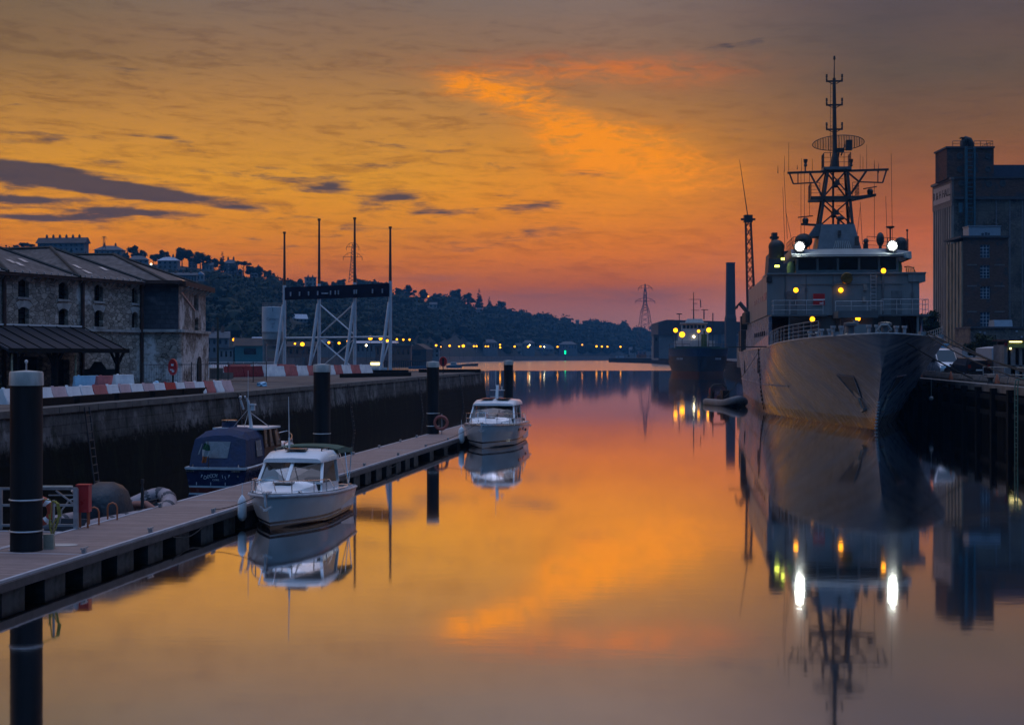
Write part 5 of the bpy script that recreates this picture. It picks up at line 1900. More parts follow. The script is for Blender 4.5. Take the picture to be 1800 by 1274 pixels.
def cruiser(label, name, loc, rz, Lh, B, zb, zs, cab, zwb, zwt, zrt, big=False):
    """white cabin motor boat, y forward; cab=(aft, front base, front top) positions of the wheelhouse"""
    t_ = thing(name, label, 'boat', loc, rz)
    rows = hull_rows(Lh, B, zb, zs, rake=.5 if not big else .35)
    stripe = [(.13, (.012, .013, .016)), (.17, (.55, .56, .58)), (.24, (.016, .02, .03)), (9, (.76, .77, .79))] if not big else \
             [(.02, (.02, .02, .025)), (.27, (.62, .63, .66)), (.36, (.014, .016, .024)), (9, (.66, .67, .70))]
    m_ = MB()
    m_.rows(rows, cap0=True)
    m_.build('hull', banded(name + ' hull paint', stripe, .2, .05), t_, 40)
    rubrail(rows, t_, bright if big else M('pale rub rail', (.55, .56, .6), .4), .035)
    ya, yf, yt = cab
    ia = max(0, int(22 * (ya / Lh)) - 1)
    deck_from(rows, -.012, ia).build('foredeck', gel, t_, 40)
    # cockpit: sole, side decks and stern seat
    m_ = MB()
    hbs = B / 2
    m_.bx(-hbs * .78, hbs * .78, .25, ya, .22, .26)
    for s_ in (-1, 1):
        m_.ext([(s_ * hbs * .80, .2, .2), (s_ * hbs * .80, ya + .1, .2), (s_ * hbs * .80, ya + .1, zs + .02), (s_ * hbs * .80, .2, zs + .02)], (s_ * hbs * .13, 0, 0))
    m_.bx(-hbs * .8, hbs * .8, .06, .30, .2, zs + .02)
    m_.build('cockpit', gel, t_)
    m_ = MB().bx(-hbs * .7, hbs * .7, .32, .8, .27, .62).build('bench', M('boat cushion', (.30, .25, .22), .8), t_)
    hw = B / 2 * (.83 if not big else .84)
    # coach roof in front of the screen
    zf = zb
    m_ = MB()
    secs = []
    for k, (f, wf, hf) in enumerate(((0, 1.0, 1.0), (.35, .92, .80), (.7, .72, .48), (.93, .45, .18), (1.0, .38, 0.0))):
        y = yf + (Lh * .93 - yf) * f
        ww = hw * .93 * wf
        zt = zs + (zb - zs) * (y / Lh) ** 1.7
        zz = zt + (zwb - zt) * hf + (.0)
        secs.append([(-ww, y, zt - .03), (-ww * .94, y, zz - .04 * hf), (-ww * .6, y, zz + .03 * hf), (0, y, zz + .05 * hf), (ww * .6, y, zz + .03 * hf), (ww * .94, y, zz - .04 * hf), (ww, y, zt - .03)])
    m_.rows(secs)
    m_.build('coach_roof', gel, t_, 35)
    # cabin sides below the glass
    m_ = MB()
    for s_ in (-1, 1):
        m_.ext([(s_ * hw, ya, zs - .1), (s_ * hw, yf - .15, zs + .02), (s_ * hw * .98, yf - .28, zwb - .02), (s_ * hw, ya, zwb - .12)], (-s_ * .05, 0, 0))
    m_.bx(-hw, hw, ya - .02, ya + .03, .2, zs + .0)
    m_.build('cabin_side', gel, t_)
    m_ = MB()
    for s_ in (-1, 1):
        m_.beam((s_ * hw * .985, ya + .04, zwb - .14), (s_ * hw * .92, ya + .12, zwt), .09, .07)
        m_.beam((s_ * hw * .965, yf - .25, zwb - .04), (s_ * hw * .87, yt - .12, zwt), .085, .10)
    if not big:
        m_.beam((0, yf + .02, zwb + .05), (0, yt + .03, zwt), .10, .05)
    else:
        for s_ in (-1, 1):
            m_.beam((s_ * hw * .97, ya + (yf - ya) * .5, zwb - .1), (s_ * hw * .9, ya + (yf - ya) * .45, zwt), .06, .05)
    m_.beam((-hw * .96, yf - .24, zwb - .03), (0, yf + .03, zwb + .03), .06, .05).beam((hw * .96, yf - .24, zwb - .03), (0, yf + .03, zwb + .03), .06, .05)
    m_.build('pillar', gel, t_)
    for s_ in (-1, 1):
        MB().add([(0, yf + .03, zwb + .04), (s_ * hw * .96, yf - .24, zwb - .02), (s_ * hw * .87, yt - .12, zwt), (0, yt + .03, zwt)], [(0, 1, 2, 3)]).build('windscreen', clear, t_)
        MB().add([(s_ * hw * .975, yf - .27, zwb - .04), (s_ * hw * .99, ya + .06, zwb - .13), (s_ * hw * .92, ya + .14, zwt), (s_ * hw * .875, yt - .14, zwt)], [(0, 1, 2, 3)]).build('side_window', clear, t_)
    # roof with rounded edges and a brow
    m_ = MB()
    y0, y1 = ya - (.12 if not big else .55), yt + .16
    secs = []
    for k in range(9):
        f = k / 8
        y = y0 + (y1 - y0) * f
        taper = 1 - .10 * f ** 3
        hh = zrt - .22 * max(0, (f - .55) / .45) ** 2.0 - (.03 * (1 - f))
        ww = hw * (.99 if not big else 1.0) * taper
        secs.append([(-ww, y, zwt - .0), (-ww * .985, y, zwt + (hh - zwt) * .45), (-ww * .88, y, zwt + (hh - zwt) * .82), (-ww * .5, y, hh - .015), (0, y, hh),
                     (ww * .5, y, hh - .015), (ww * .88, y, zwt + (hh - zwt) * .82), (ww * .985, y, zwt + (hh - zwt) * .45), (ww, y, zwt - .0)])
    m_.rows(secs, closed=True, cap0=True, cap1=True)
    roof = m_.build('roof', gel, t_, 50)
    if not big:
        MB().bx(-.32, .32, yt - .55, yt - .22, zrt - .015, zrt + .03).build('roof_hatch', M('tinted hatch', (.12, .11, .10), .2), roof)
        for s_ in (-1, 1):
            MB().tube((s_ * hw * .74, y0 + .35, zrt + .0), (s_ * hw * .72, y0 + 1.15, zrt + .0), .018, 6).bx(s_ * hw * .74 - .015, s_ * hw * .74 + .015, y0 + .33, y0 + .37, zrt - .12, zrt).bx(s_ * hw * .72 - .015, s_ * hw * .72 + .015, y0 + 1.12, y0 + 1.16, zrt - .12, zrt).build('grab_rail', darkmetal, roof)
    else:
        for s_ in (-1, 1):
            MB().bx(*sorted((s_ * .10, s_ * hw * .62)), y0 + .7, yt - .35, zrt - .012, zrt + .022).build('sun_roof', M('tinted roof glass', (.10, .085, .08), .06, spec=.9), roof)
    # helm, curtains, seats seen through the glass
    m_ = MB().bx(-hw * .9, hw * .9, yt - .35, yf - .3, zs - .1, zwb - .08).bx(-hw * .8, -.1, ya + .2, ya + .7, .3, zwb).build('helm_console', M('dark helm', (.05, .06, .06), .6), t_)
    if not big:
        gm_ = M('green curtain', (.03, .14, .10), .8, var=.3, scale=7, stretch=(5, 5, .3))
        for s_ in (-1, 1):
            m_ = MB()
            rr = []
            for k in range(21):
                f = k / 20
                y = ya + .12 + (yt - .2 - ya - .12) * f
                o__ = .02 * math.sin(k * 2.2)
                rr.append([(s_ * (hw * .90 + o__), y + .12 * f, zwb - .1), (s_ * (hw * .84 + o__), y, zwt - .03)])
            m_.rows(rr).build('curtain', gm_, t_, 60)
        MB().sph((hw * .60, yf - .42, zwb + .05), .17, 12, 8, (1.4, .9, .6)).build('sun_hat', M('turquoise cloth', (.04, .40, .45), .6), t_, 60)
        for (x0, x1) in ((.12, .34), (-.34, -.62)):
            MB().tube((x0, yf + .02, zwb + .06), (x1 if x0 > 0 else -.12, yt + .25, zwt - .16), .012, 5).build('wiper', black, t_)
    else:
        MB().bx(.05, .55, ya + .3, ya + .34, zwb - .1, zwt - .02).build('curtain', M('pale curtain', (.42, .36, .36), .8), t_)
        MB().bx(-hw * .8, -.2, yt - .4, yt - .36, zwt - .3, zwt - .02).build('sun_visor', black, t_)
        for x in (-.3,):
            MB().tube((x, yf + .0, zwb + .05), (x - .1, yt + .3, zwt - .2), .015, 5).build('wiper', black, t_)
    # rails
    m_ = MB()
    i1 = int(22 * (.52 if not big else .25))
    side_ = [Vector(r_[-1]) for r_ in rows[i1:]]
    hr = .36 if not big else .55
    port = [Vector(r_[0]) for r_ in rows[i1:]]
    top = [v + Vector((-.08, 0, hr * min(1, .35 + .65 * (k / 2.0)))) for k, v in enumerate(side_[:-1])]
    topl = [v + Vector((.08, 0, hr * min(1, .35 + .65 * (k / 2.0)))) for k, v in enumerate(port[:-1])]
    nose = Vector((0, side_[-1].y + .12, side_[-1].z + hr + .06))
    m_.path(top + [nose + Vector((.22, -.08, 0)), nose, nose + Vector((-.22, -.08, 0))] + list(reversed(topl)), .017, 6)
    if big:
        m_.path([v - Vector((0, 0, hr * .5)) for v in top[2:]] + [nose - Vector((0, 0, hr * .5))] + [v - Vector((0, 0, hr * .5)) for v in reversed(topl[2:])], .012, 6)
    for k in range(0, len(top), 3):
        m_.tube(side_[k] + Vector((-.08, 0, -.02)), top[k], .017, 6)
        m_.tube(port[k] + Vector((.08, 0, -.02)), topl[k], .017, 6)
    for s_ in (-.2, .2):
        m_.tube((s_, side_[-1].y - .3, side_[-1].z), nose + Vector((s_, -.08, 0)), .017, 6)
    m_.build('pulpit_rail', bright, t_, 60)
    # fittings: hatch, anchor, cleats
    MB().bx(-.28, .28, yf + .22, yf + .62, zwb + .0, zwb + .05).build('fore_hatch', M('tinted hatch', (.12, .11, .10), .2), t_)
    yb = rows[-1][0][1]
    m_ = MB().bx(-.07, .07, yb - .35, yb + .16, zb + .0, zb + .06).beam((0, yb + .16, zb + .05), (0, yb + .05, zb - .35), .06, .05)
    m_.beam((-.16, yb + .03, zb - .34), (0, yb + .14, zb - .44), .09, .05).beam((.16, yb + .03, zb - .34), (0, yb + .14, zb - .44), .09, .05)
    m_.build('anchor', steel, t_)
    m_ = MB()
    for s_ in (-1, 1):
        for f in (.12, .9):
            r_ = rows[int(22 * f)]
            x = s_ * max(.08, abs(r_[0][0]) - .1)
            m_.bx(x - .03, x + .03, r_[0][1] - .1, r_[0][1] + .1, r_[0][2] + .02, r_[0][2] + .07)
    m_.build('cleat', bright, t_)
    return t_, rows, (ya, yf, yt, hw, B, zrt)


def heading(sl):
    return -math.atan2(sl, 1)


# near cabin boat: bow towards the eye
sw = Vector((-6.89, 40.7, 0))
hd = Vector((.115, 1, 0)).normalized()
Lh = 5.75
stern = sw + hd * Lh
mf, rows, (ya, yf, yt, hw, B, zr) = cruiser('white cabin boat with a green awning behind its wheelhouse, nearest boat at the pontoon', 'cabin_boat',
                                            stern, math.atan2(-hd.x, hd.y) + PI + 2 * 0, Lh, 2.42, 1.06, .80, (1.75, 4.02, 3.38), 1.20, 1.76, 2.12)
green_cv = M('green awning canvas', (.015, .085, .065), .7, var=.2, scale=2)
m = MB()
secs = []
for k in range(9):
    f = k / 8
    y = 1.9 - 2.05 * f
    secs.append([(x * hw * 1.02, y, 2.06 + .13 * math.sin(PI * min(1, .25 + f * .8)) - .10 * abs(x) ** 3 - (.16 * (f - .8) / .2 if f > .8 else 0)) for x in (-1, -.7, -.35, 0, .35, .7, 1)])
m.rows(secs)
m.ext([(-hw * 1.02, 1.9, 1.93), (-hw * 1.02, -.1, 1.87), (-hw * 1.02, -.1, 2.0), (-hw * 1.02, 1.9, 2.08)], (.01, 0, 0))
m.ext([(hw * 1.02, 1.9, 1.93), (hw * 1.02, -.1, 1.87), (hw * 1.02, -.1, 2.0), (hw * 1.02, 1.9, 2.08)], (-.01, 0, 0))
m.build('awning', green_cv, mf, 50)
m = MB()
for s_ in (-1, 1):
    for y0, y1 in ((.35, -.08), (.35, .9), (.35, 1.7)):
        m.tube((s_ * hw * 1.0, y0, .8), (s_ * hw * 1.0, y1, 2.0), .014, 6)
m.build('awning_frame', bright, mf)
MB().tube((.30, yt - .62, zr - .03), (.30, yt - .62, zr + .35), .03, 8).tube((.30, yt - .62, zr + .3), (.30, yt - .55, 3.72), .016, 6, .009).build('aerial', white_paint, mf)
MB().bx(-.10, .10, -.02, .08, .55, .95).bx(-.06, .06, -.3, -.02, .3, .8).build('outboard', M('outboard grey', (.10, .10, .11), .4), mf)
MB().bx(-hw * 1.09, -hw * 1.07, .75, 1.25, .66, .78).build('hull_vent', M('grey vent', (.18, .18, .18), .4), mf)

# far motor cruiser at the end of the pontoon
sw2 = Vector((-1.58, 76.0, 0))
hd2 = Vector((.135, 1, 0)).normalized()
L2 = 8.7
nb, rows2, (ya2, yf2, yt2, hw2, B2_, zr2) = cruiser('white motor cruiser with small hull windows at the far end of the pontoon', 'motor_cruiser',
                                                    sw2 + hd2 * L2, math.atan2(-hd2.x, hd2.y) + PI, L2, 3.05, 1.34, 1.10, (2.4, 5.4, 4.7), 1.50, 2.16, 2.52, True)
for y0, y1, zz in ((4.3, 5.2, .86), (3.0, 3.65, .84), (1.9, 2.15, .70)):
    for s_ in (-1, 1):
        MB().bx(*sorted((s_ * (B2_ / 2 - .10), s_ * (B2_ / 2 + .0))), y0, y1, zz - .075, zz + .075).build('hull_window', pane, nb)
MB().beam((0, 3.4, zr2), (0, 3.1, zr2 + .75), .16, .08).bx(-.42, .42, 3.05, 3.15, zr2 + .45, zr2 + .50).tube((.10, 3.1, zr2 + .7), (.10, 3.1, zr2 + 1.6), .012, 5).tube((-.25, 3.1, zr2 + .5), (-.25, 3.1, zr2 + .7), .03, 6).bx(-.35, .35, 3.5, 3.56, zr2 + .08, zr2 + .12).build('mast', white_paint, nb)
m = MB()
for s_ in (-1, 1):
    m.path([(s_ * hw2 * .98, .1, 1.1), (s_ * hw2 * .98, .25, 1.45), (s_ * hw2 * .96, .8, 1.62), (s_ * hw2 * .95, 2.2, 1.7)], .02, 6)
m.bx(-1.3, 1.3, -.45, .02, .28, .36)
m.bx(-hw2 * .85, hw2 * .85, .2, .55, .62, 1.2)
m.build('stern_rail', bright, nb)
MB().sph((-B2_ / 2 - .02, .25, .85), .06, 8, 5).build('stern_light', white_paint, nb)


def fender(p, label, h=.62, r=.13):
    o_ = MB().lathe([(.02, h + .10), (.05, h + .06), (r * .7, h), (r, h * .86), (r, h * .14), (r * .7, 0), (.03, -.04)], (0, 0, -h / 2), 14).tube((0, 0, h / 2 + .05), (0, 0, h / 2 + .45), .012, 5).build('boat_fender', whiteplast, None, 50)
    o_.location = p
    return tag(o_, label, 'fender', 'white fenders of the moored boats')


def on_boat(t_, v):
    return Matrix.Translation(t_.location) @ Matrix.Rotation(t_.rotation_euler.z, 4, 'Z') @ Vector(v)


fender(on_boat(mf, (B / 2 * .80 + .14, Lh * .86, .50)), 'white fender hanging at the bow of the near cabin boat, pontoon side')
fender(on_boat(mf, (B / 2 + .14, Lh * .35, .5)), 'white fender amidships of the near cabin boat, between hull and pontoon')
fender(on_boat(nb, (B2_ / 2 * .78 + .16, L2 * .86, .62)), 'white fender hanging at the bow of the far motor cruiser, pontoon side', .8, .16)


def rope(a, b, sag, name, label, r=.014, mat=None, n=14, group='mooring lines'):
    a, b = Vector(a), Vector(b)
    m_ = MB()
    m_.path([a.lerp(b, k / n) - Vector((0, 0, sag * 4 * (k / n) * (1 - k / n))) for k in range(n + 1)], r, 6)
    o_ = m_.build(name, mat or rope_m, None)
    return tag(o_, label, 'rope', group)


rope(on_boat(mf, (.25, Lh * .97, 1.08)), Vector(pp(8.9, .16, DK + .1)) + po, .10, 'mooring_line', 'dark bow line from the near cabin boat to a cleat on the pontoon', .012)
rope(on_boat(nb, (.3, L2 * .97, 1.36)), Vector(pp(38.3, .16, DK + .1)) + po, .18, 'mooring_line', 'dark bow line sagging from the far motor cruiser to the pontoon', .014)

# blue launch seen from astern
bs = on(388, 862, 0)
bs = Vector((-10.95, 52.6, 0))
hb_ = Vector((.150, 1, 0)).normalized()
dl = thing('canopy_launch', 'navy blue wooden launch with a blue canvas canopy and flag, seen from astern', 'boat', bs, math.atan2(-hb_.x, hb_.y))
Ld, Bd = 8.2, 2.36
rows = hull_rows(Ld, Bd, 1.28, .84, full=.42, rake=.5, tw=.98, zwl=-.3)
navy = (.010, .022, .075)
m = MB()
m.rows(rows, cap0=True)
m.build('hull', banded('launch hull paint', [(.10, (.14, .025, .02)), (.165, (.55, .60, .66)), (.79, navy), (9, (.60, .64, .68))], .25, .12), dl, 40)
rubrail(rows, dl, M('launch rub rail', (.58, .62, .68), .35), .045, -.02)
MB().beam((-Bd / 2 * .98, -.03, .81), (Bd / 2 * .98, -.03, .81), .08, .09).build('transom_rail', M('launch rub rail', (.58, .62, .68)), dl)
deck_from(rows, .02, 11).build('foredeck', gel, dl, 40)
cv = M('navy canvas', (.012, .030, .085), .75, var=.25, scale=2.5, bump=.5)
hw = 1.0
# canopy: sloping stern panel, sides and top with folds
prof = [(-1.08, .86), (-1.06, 1.3), (-.98, 1.86), (-.80, 2.12), (-.3, 2.22), (.3, 2.22), (.80, 2.12), (.98, 1.86), (1.06, 1.3), (1.08, .86)]
m = MB()
secs = []
for k, (y, sc_, dzz) in enumerate(((.12, 1.0, -.0), (.55, .985, -.05), (.95, .96, .0), (1.7, .95, -.045), (2.6, .94, .0))):
    row = []
    for x, z in prof:
        yy = y + (.46 * (z - .86) / 1.36 if k == 0 else (.30 * (z - .86) / 1.36 if k == 1 else 0))
        zz = z + dzz * (z > 1.5) + R.uniform(-.012, .012)
        if k == 0 and z > 2.0:
            zz -= .22
        row.append((x * sc_, yy, zz))
    secs.append(row)
m.rows(secs)
m.add(secs[0], [tuple(range(len(prof)))])
can = m.build('canopy', cv, dl, 25)


def on_stern(x, z, o_=-.015):
    return (x, .12 + .46 * (z - .86) / 1.36 + o_, z)


m = MB().add([on_stern(-.62, 1.18), on_stern(.36, 1.18), on_stern(.42, 1.78), on_stern(-.55, 1.78)], [(0, 1, 2, 3)])
m.build('rear_window', vinyl, can)
MB().add([on_stern(-.80, 1.30), on_stern(-.74, 1.30), on_stern(-.66, 1.70), on_stern(-.69, 1.70)], [(0, 1, 2, 3)]).build('side_slit', vinyl, can)
MB().add([(1.07, 1.5, 1.15), (1.065, 2.2, 1.15), (.985, 2.2, 1.75), (.985, 1.6, 1.75)], [(0, 1, 2, 3)]).build('side_window', vinyl, can)
# wheelhouse
varn = M('varnished wood', (.10, .045, .025), .35, var=.25, scale=2, stretch=(1, 1, 4))
m = MB()
for s_ in (-1, 1):
    m.ext([(s_ * 1.02, 2.6, .84), (s_ * .98, 4.9, .95), (s_ * .96, 4.85, 1.45), (s_ * 1.0, 2.6, 1.42)], (-s_ * .05, 0, 0))
    for y in (2.65, 3.3, 4.05):
        m.beam((s_ * .99, y, 1.4), (s_ * .93, y + (.0 if y < 4 else -.12), 2.1), .07, .08)
    m.beam((s_ * .93, 4.82, 1.42), (s_ * .86, 4.45, 2.1), .08, .08)
m.bx(-.95, .95, 4.82, 4.88, .9, 1.45)
m.build('wheelhouse', varn, dl)
for s_ in (-1, 1):
    MB().add([(s_ * .975, 2.7, 1.42), (s_ * .975, 4.75, 1.45), (s_ * .90, 4.4, 2.08), (s_ * .925, 2.7, 2.08)], [(0, 1, 2, 3)]).build('side_window', clear, dl)
MB().add([(-.93, 4.83, 1.45), (.93, 4.83, 1.45), (.86, 4.46, 2.08), (-.86, 4.46, 2.08)], [(0, 1, 2, 3)]).build('windscreen', clear, dl)
MB().ext([(-1.02, 2.4, 2.12), (1.02, 2.4, 2.12), (.95, 4.75, 2.10), (-.95, 4.75, 2.10)], (0, 0, .07)).build('wheelhouse_roof', white_paint, dl)
m = MB()
m.ext([(-.85, 4.9, 1.02), (.85, 4.9, 1.02), (.55, 6.6, 1.18), (-.55, 6.6, 1.18)], (0, 0, .26))
m.build('fore_cabin', gel, dl)
m = MB()
m.lathe([(.30, 0), (.30, .2), (.24, .26)], (-.52, 2.9, 2.19), 14)
m.build('vent_drum', cv, dl, 40)
MB().lathe([(.31, .0), (.31, .05)], (-.52, 2.9, 2.42), 14).build('drum_ring', bright, dl)
mm_ = MB().tube((.42, 2.75, 2.15), (.34, 2.6, 3.25), .075, 8, .05).build('mast', white_paint, dl, 50)
MB().tube((.34, 2.6, 3.2), (.34, 2.6, 4.4), .014, 5, .008).build('aerial', white_paint, mm_)
MB().bx(.42, .62, 2.55, 2.75, 3.05, 3.12).bx(.45, .59, 2.58, 2.72, 2.85, 3.05).build('radar_reflector', white_paint, mm_)
MB().tube((.30, 2.6, 3.2), (.30, 2.6, 3.34), .05, 8).sph((.22, 2.6, 3.38), .05, 8, 5).tube((.15, 2.62, 2.9), (.02, 2.64, 3.25), .05, 7).sph((.02, 2.64, 3.36), .07, 8, 6).build('mast_light', steel, mm_)
MB().tube((.36, 2.65, 2.95), (-.25, 2.55, 2.2), .012, 5).tube((.36, 2.65, 2.9), (-.05, 3.3, 2.2), .012, 5).tube((.38, 2.65, 2.8), (.95, 3.3, 2.2), .016, 5).build('stay', steel, mm_)
m = MB()
tops = [Vector(r_[-1]) + Vector((-.06, 0, .42)) for r_ in rows[13:22]]
topl = [Vector(r_[0]) + Vector((.06, 0, .42)) for r_ in rows[13:22]]
m.path(tops + [Vector((0, 8.6, 1.75))] + list(reversed(topl)), .022, 6)
for k in (0, 3, 6):
    for q, s_ in ((tops, -1), (topl, 1)):
        m.tube(q[k] - Vector((0, 0, .44)), q[k], .02, 6)
m.build('bow_rail', bright, dl, 60)
# flag on its staff
fs = thing('ensign_flag', 'green white and orange flag hanging at the stern of the navy launch', 'flag', on_boat(dl, (-.26, -.06, .84)), dl.rotation_euler.z)
MB().tube((0, 0, 0), (.02, -.12, .98), .014, 6).build('staff', varn, fs)
for k, (mc) in enumerate((M('flag green', (.01, .10, .05), .8), M('flag white', (.50, .52, .55), .8), M('flag orange', (.45, .12, .03), .8))):
    m = MB()
    rr = []
    for i in range(7):
        f = i / 6
        z = .93 - .24 * k - .26 * f
        g0 = (k + f) / 3
        row = []
        for j in range(7):
            q = j / 6
            row.append((-.02 - .02 * g0 + (q - .45) * (.08 + .24 * math.sin(PI * min(.86, g0 + .12))) - .10 * g0, -.13 + .035 * math.sin(q * 9 + g0 * 3), z - .08 * q * (1 - g0)))
        rr.append(row)
    m.rows(rr).build('stripe', mc, fs, 60)
# stern lettering and fittings
lt = M('white lettering', (.62, .66, .72), .5)
RX = Matrix.Rotation(PI / 2, 4, 'X')
m4 = Matrix.Translation((0, -.012, .50)) @ RX
word = 'DECOY II'
src = None
for k, ch in enumerate(word):
    if ch == ' ':
        continue
    f = (k - 3.5) / 3.5
    x = .39 * f - .02
    text_mesh(ch, .185, 'lettering', lt, dl, Matrix.Translation((x, -.015, .54 - .075 * f * f)) @ Matrix.Rotation(-.30 * f, 4, Vector((0, -1, 0)) * -1) @ RX, .004)
text_mesh('CORK', .095, 'lettering', lt, dl, Matrix.Translation((0.0, -.015, .385)) @ RX, .004)
m = MB()
for x in (-.55, .50):
    for k in range(5):
        a = k * .7
        m.obox((x + .015 * math.cos(a), -.012, .57 - k * .02), (.045 - .006 * k, .01, .025), 0, 0, a)
m.build('scroll_ornament', lt, dl)
m = MB()
for x in (-1.0, .78):
    m.bx(x - .16, x + .16, -.05, .0, .69, .73)
for x in (-.92, .85):
    m.tube((x, .06, .84), (x, .06, .96), .03, 6)
m.build('stern_cleat', bright, dl)
MB().tube((.85, -.02, .52), (.85, .0, .52), .04, 8).build('exhaust', bright, dl)
m = MB()
for x in (-.75, -.2, .36):
    m.bx(x - .012, x + .012, -.014, -.002, .19, .30)
m.build('draught_strip', lt, dl)
rope(on_boat(dl, (.92, .1, .90)), Vector(pp(21, 2.28, DK + .1)) + po, .05, 'mooring_line', 'dark stern line from the navy launch to the pontoon', .014)


# inflatable boats
def rib(name, label, loc, rz, Lr, Br, rt, tube_m, dark_m, patches=True):
    t_ = thing(name, label, 'inflatable boat', loc, rz)
    k = 12
    pts = []
    for i in range(9):
        pts.append(Vector((-Br / 2, Lr * .62 * i / 8, .28)))
    for i in range(1, k):
        a = PI * i / k
        pts.append(Vector((-Br / 2 * math.cos(a), Lr * .62 + (Lr * .36) * math.sin(a) ** .8, .28 + .42 * math.sin(a) ** 2)))
    for i in range(9):
        pts.append(Vector((Br / 2, Lr * .62 * (1 - i / 8), .28)))
    MB().path(pts, rt, 14).sph(pts[0], rt, 12, 6, (1, 1.4, 1)).sph(pts[-1], rt, 12, 6, (1, 1.4, 1)).build('tube', tube_m, t_, 60)
    m_ = MB()
    for i in range(2, len(pts) - 2, 2):
        d_ = (pts[i + 1] - pts[i - 1]).normalized() * .09
        m_.path([pts[i] - d_, pts[i] + d_], rt * 1.035, 14)
    if patches:
        m_.build('rubbing_patch', dark_m, t_, 60)
    m_ = MB()
    rr = []
    for f, b_, zz in ((0, .8, -.2), (.6, .8, -.2), (.82, .5, -.02), (.96, .05, .45)):
        y = Lr * f
        rr.append([(-Br / 2 * b_, y, .25 + (.25 if f > .9 else 0)), (0, y, zz), (Br / 2 * b_, y, .25 + (.25 if f > .9 else 0))])
    m_.rows(rr, cap0=True).build('hull', dark_m, t_)
    MB().bx(-Br / 2 + .1, Br / 2 - .1, .05, Lr * .7, .2, .25).bx(-Br / 2, Br / 2, -.02, .06, -.2, .5).build('floor', dark_m, t_)
    return t_


tubem = M('grey pink tube fabric', (.33, .27, .28), .6, var=.15, scale=3)
patchm = M('dark rubber patch', (.06, .06, .07), .7)
hr = Vector((.30, 1, 0)).normalized()
rb = rib('inflatable_boat', 'pale inflatable boat with a dark covered console, left of the navy launch', (-12.2, 39.2, 0), math.atan2(-hr.x, hr.y), 4.9, 1.55, .235, tubem, patchm)
m = MB()
secs = []
for y, sc_, zt in ((1.0, .72, .9), (1.25, .92, 1.25), (1.8, 1.0, 1.36), (2.3, .92, 1.22), (2.65, .70, .8)):
    secs.append([(x * .56 * sc_, y + .04 * math.sin(x * 5), .3 + (zt - .3) * z) for x, z in ((-1.08, 0), (-1.05, .4), (-.86, .82), (-.4, 1), (.4, 1), (.86, .82), (1.05, .4), (1.08, 0))])
m.rows(secs, cap0=True, cap1=True)
m.build('console_cover', M('dark tarpaulin', (.018, .030, .042), .45, var=.25, scale=3, bump=.6), rb, 50)
MB().bx(.28, .36, 3.2, 3.26, .25, 1.05).tube((.32, 3.23, 1.0), (.32, 3.23, 1.22), .03, 6).lathe([(.05, 0), (.05, .12)], (.32, 3.23, 1.2), 10).build('light_post', darkmetal, rb)
MB().path([(-.5, 3.6, .35), (-.2, 3.65, .5), (.2, 3.65, .52), (.5, 3.6, .35)], .12, 8).build('thwart', M('faded orange thwart', (.30, .11, .08), .6), rb, 60)
MB().path([(-.30, 4.15, .65), (-.1, 3.9, .6), (.1, 3.9, .6), (.3, 4.15, .65)], .02, 5).build('grab_line', black, rb)

# ================================================================== the warship
SD = Vector((.115, 1, 0)).normalized()         # aft
ws0 = Vector((24.3, 95.2, 0))
ws = thing('naval_patrol_ship', 'large grey naval ship at the right, bow on, with floodlights and lattice mast', 'warship', ws0, math.atan2(-SD.x, SD.y))
# local: x across (positive right in the photo), y aft from the stem at the water, z up
LOA = 78.0


def sx(z):                       # stem position at height z
    return -.35 - 4.6 * max(0, (z / 6.5)) ** 1.15


def deckz(s):
    return 6.4 - .80 * min(1, max(0, (s + 5) / 22)) ** .8 - .15 * min(1, max(0, (s - 17) / 40))


def hbeam(s, z):
    """half breadth at station s, height z"""
    f = max(0, min(1, z / 6.2))
    B_ = 5.75 + .35 * f
    Lf = 33 - 15.5 * f ** 1.3
    q = (s - sx(z)) / Lf
    if q <= 0:
        return 0.0
    k = 1.75 + .9 * f
    g_ = 1 - (1 - min(1, q)) ** k
    tail = 1 - .14 * max(0, (s - 55) / 23) ** 2 * (1 - f * .6)
    return B_ * g_ ** (1.22 - .56 * f ** 1.5) * tail


NZ = 12
stn = [0, .0015, .004, .009, .016, .03, .05, .075, .10, .13, .16, .2, .24, .29, .34, .4, .46, .52, .58, .64, .7, .76, .82, .88, .94, 1.0]
grid = []
for q in stn:
    row = []
    for j in range(NZ + 1):
        # height levels follow the sheer
        zt = deckz(sx(6.4) + (LOA - sx(6.4)) * q)
        z = -1.2 + (zt + 1.2) * j / NZ
        s = sx(z) + (LOA - sx(z)) * q
        row.append((hbeam(s, z), s, z))
    grid.append(row)
m = MB()
m.rows([[(-x, y, z) for x, y, z in r_] for r_ in grid])
m.rows([[(x, y, z) for x, y, z in r_] for r_ in grid], flip=True)
l_ = grid[-1]
m.add([(-x, y, z) for x, y, z in l_] + [(x, y, z) for x, y, z in reversed(l_)], [tuple(range(2 * len(l_)))])
hullm = banded('warship hull paint', [(.72, (.085, .058, .05)), (.78, (.09, .09, .095)), (30, (.165, .225, .315))], .33, .10, .85, .42)
m.build('hull', hullm, ws, 60, weld=.02)
m = MB()
m.rows([[(-r_[-1][0], r_[-1][1], r_[-1][2] - .03), (0, r_[-1][1], r_[-1][2] + .05), (r_[-1][0], r_[-1][1], r_[-1][2] - .03)] for r_ in grid])
m.build('deck', greydk, ws)
m = MB()
sheer = [Vector(r_[-1]) for r_ in grid]
m.path([Vector((-v.x, v.y, v.z)) for v in reversed(sheer)] + sheer[1:], .055, 6)
m.build('gunwale', M('pale gunwale paint', (.42, .42, .43), .4), ws, 60)
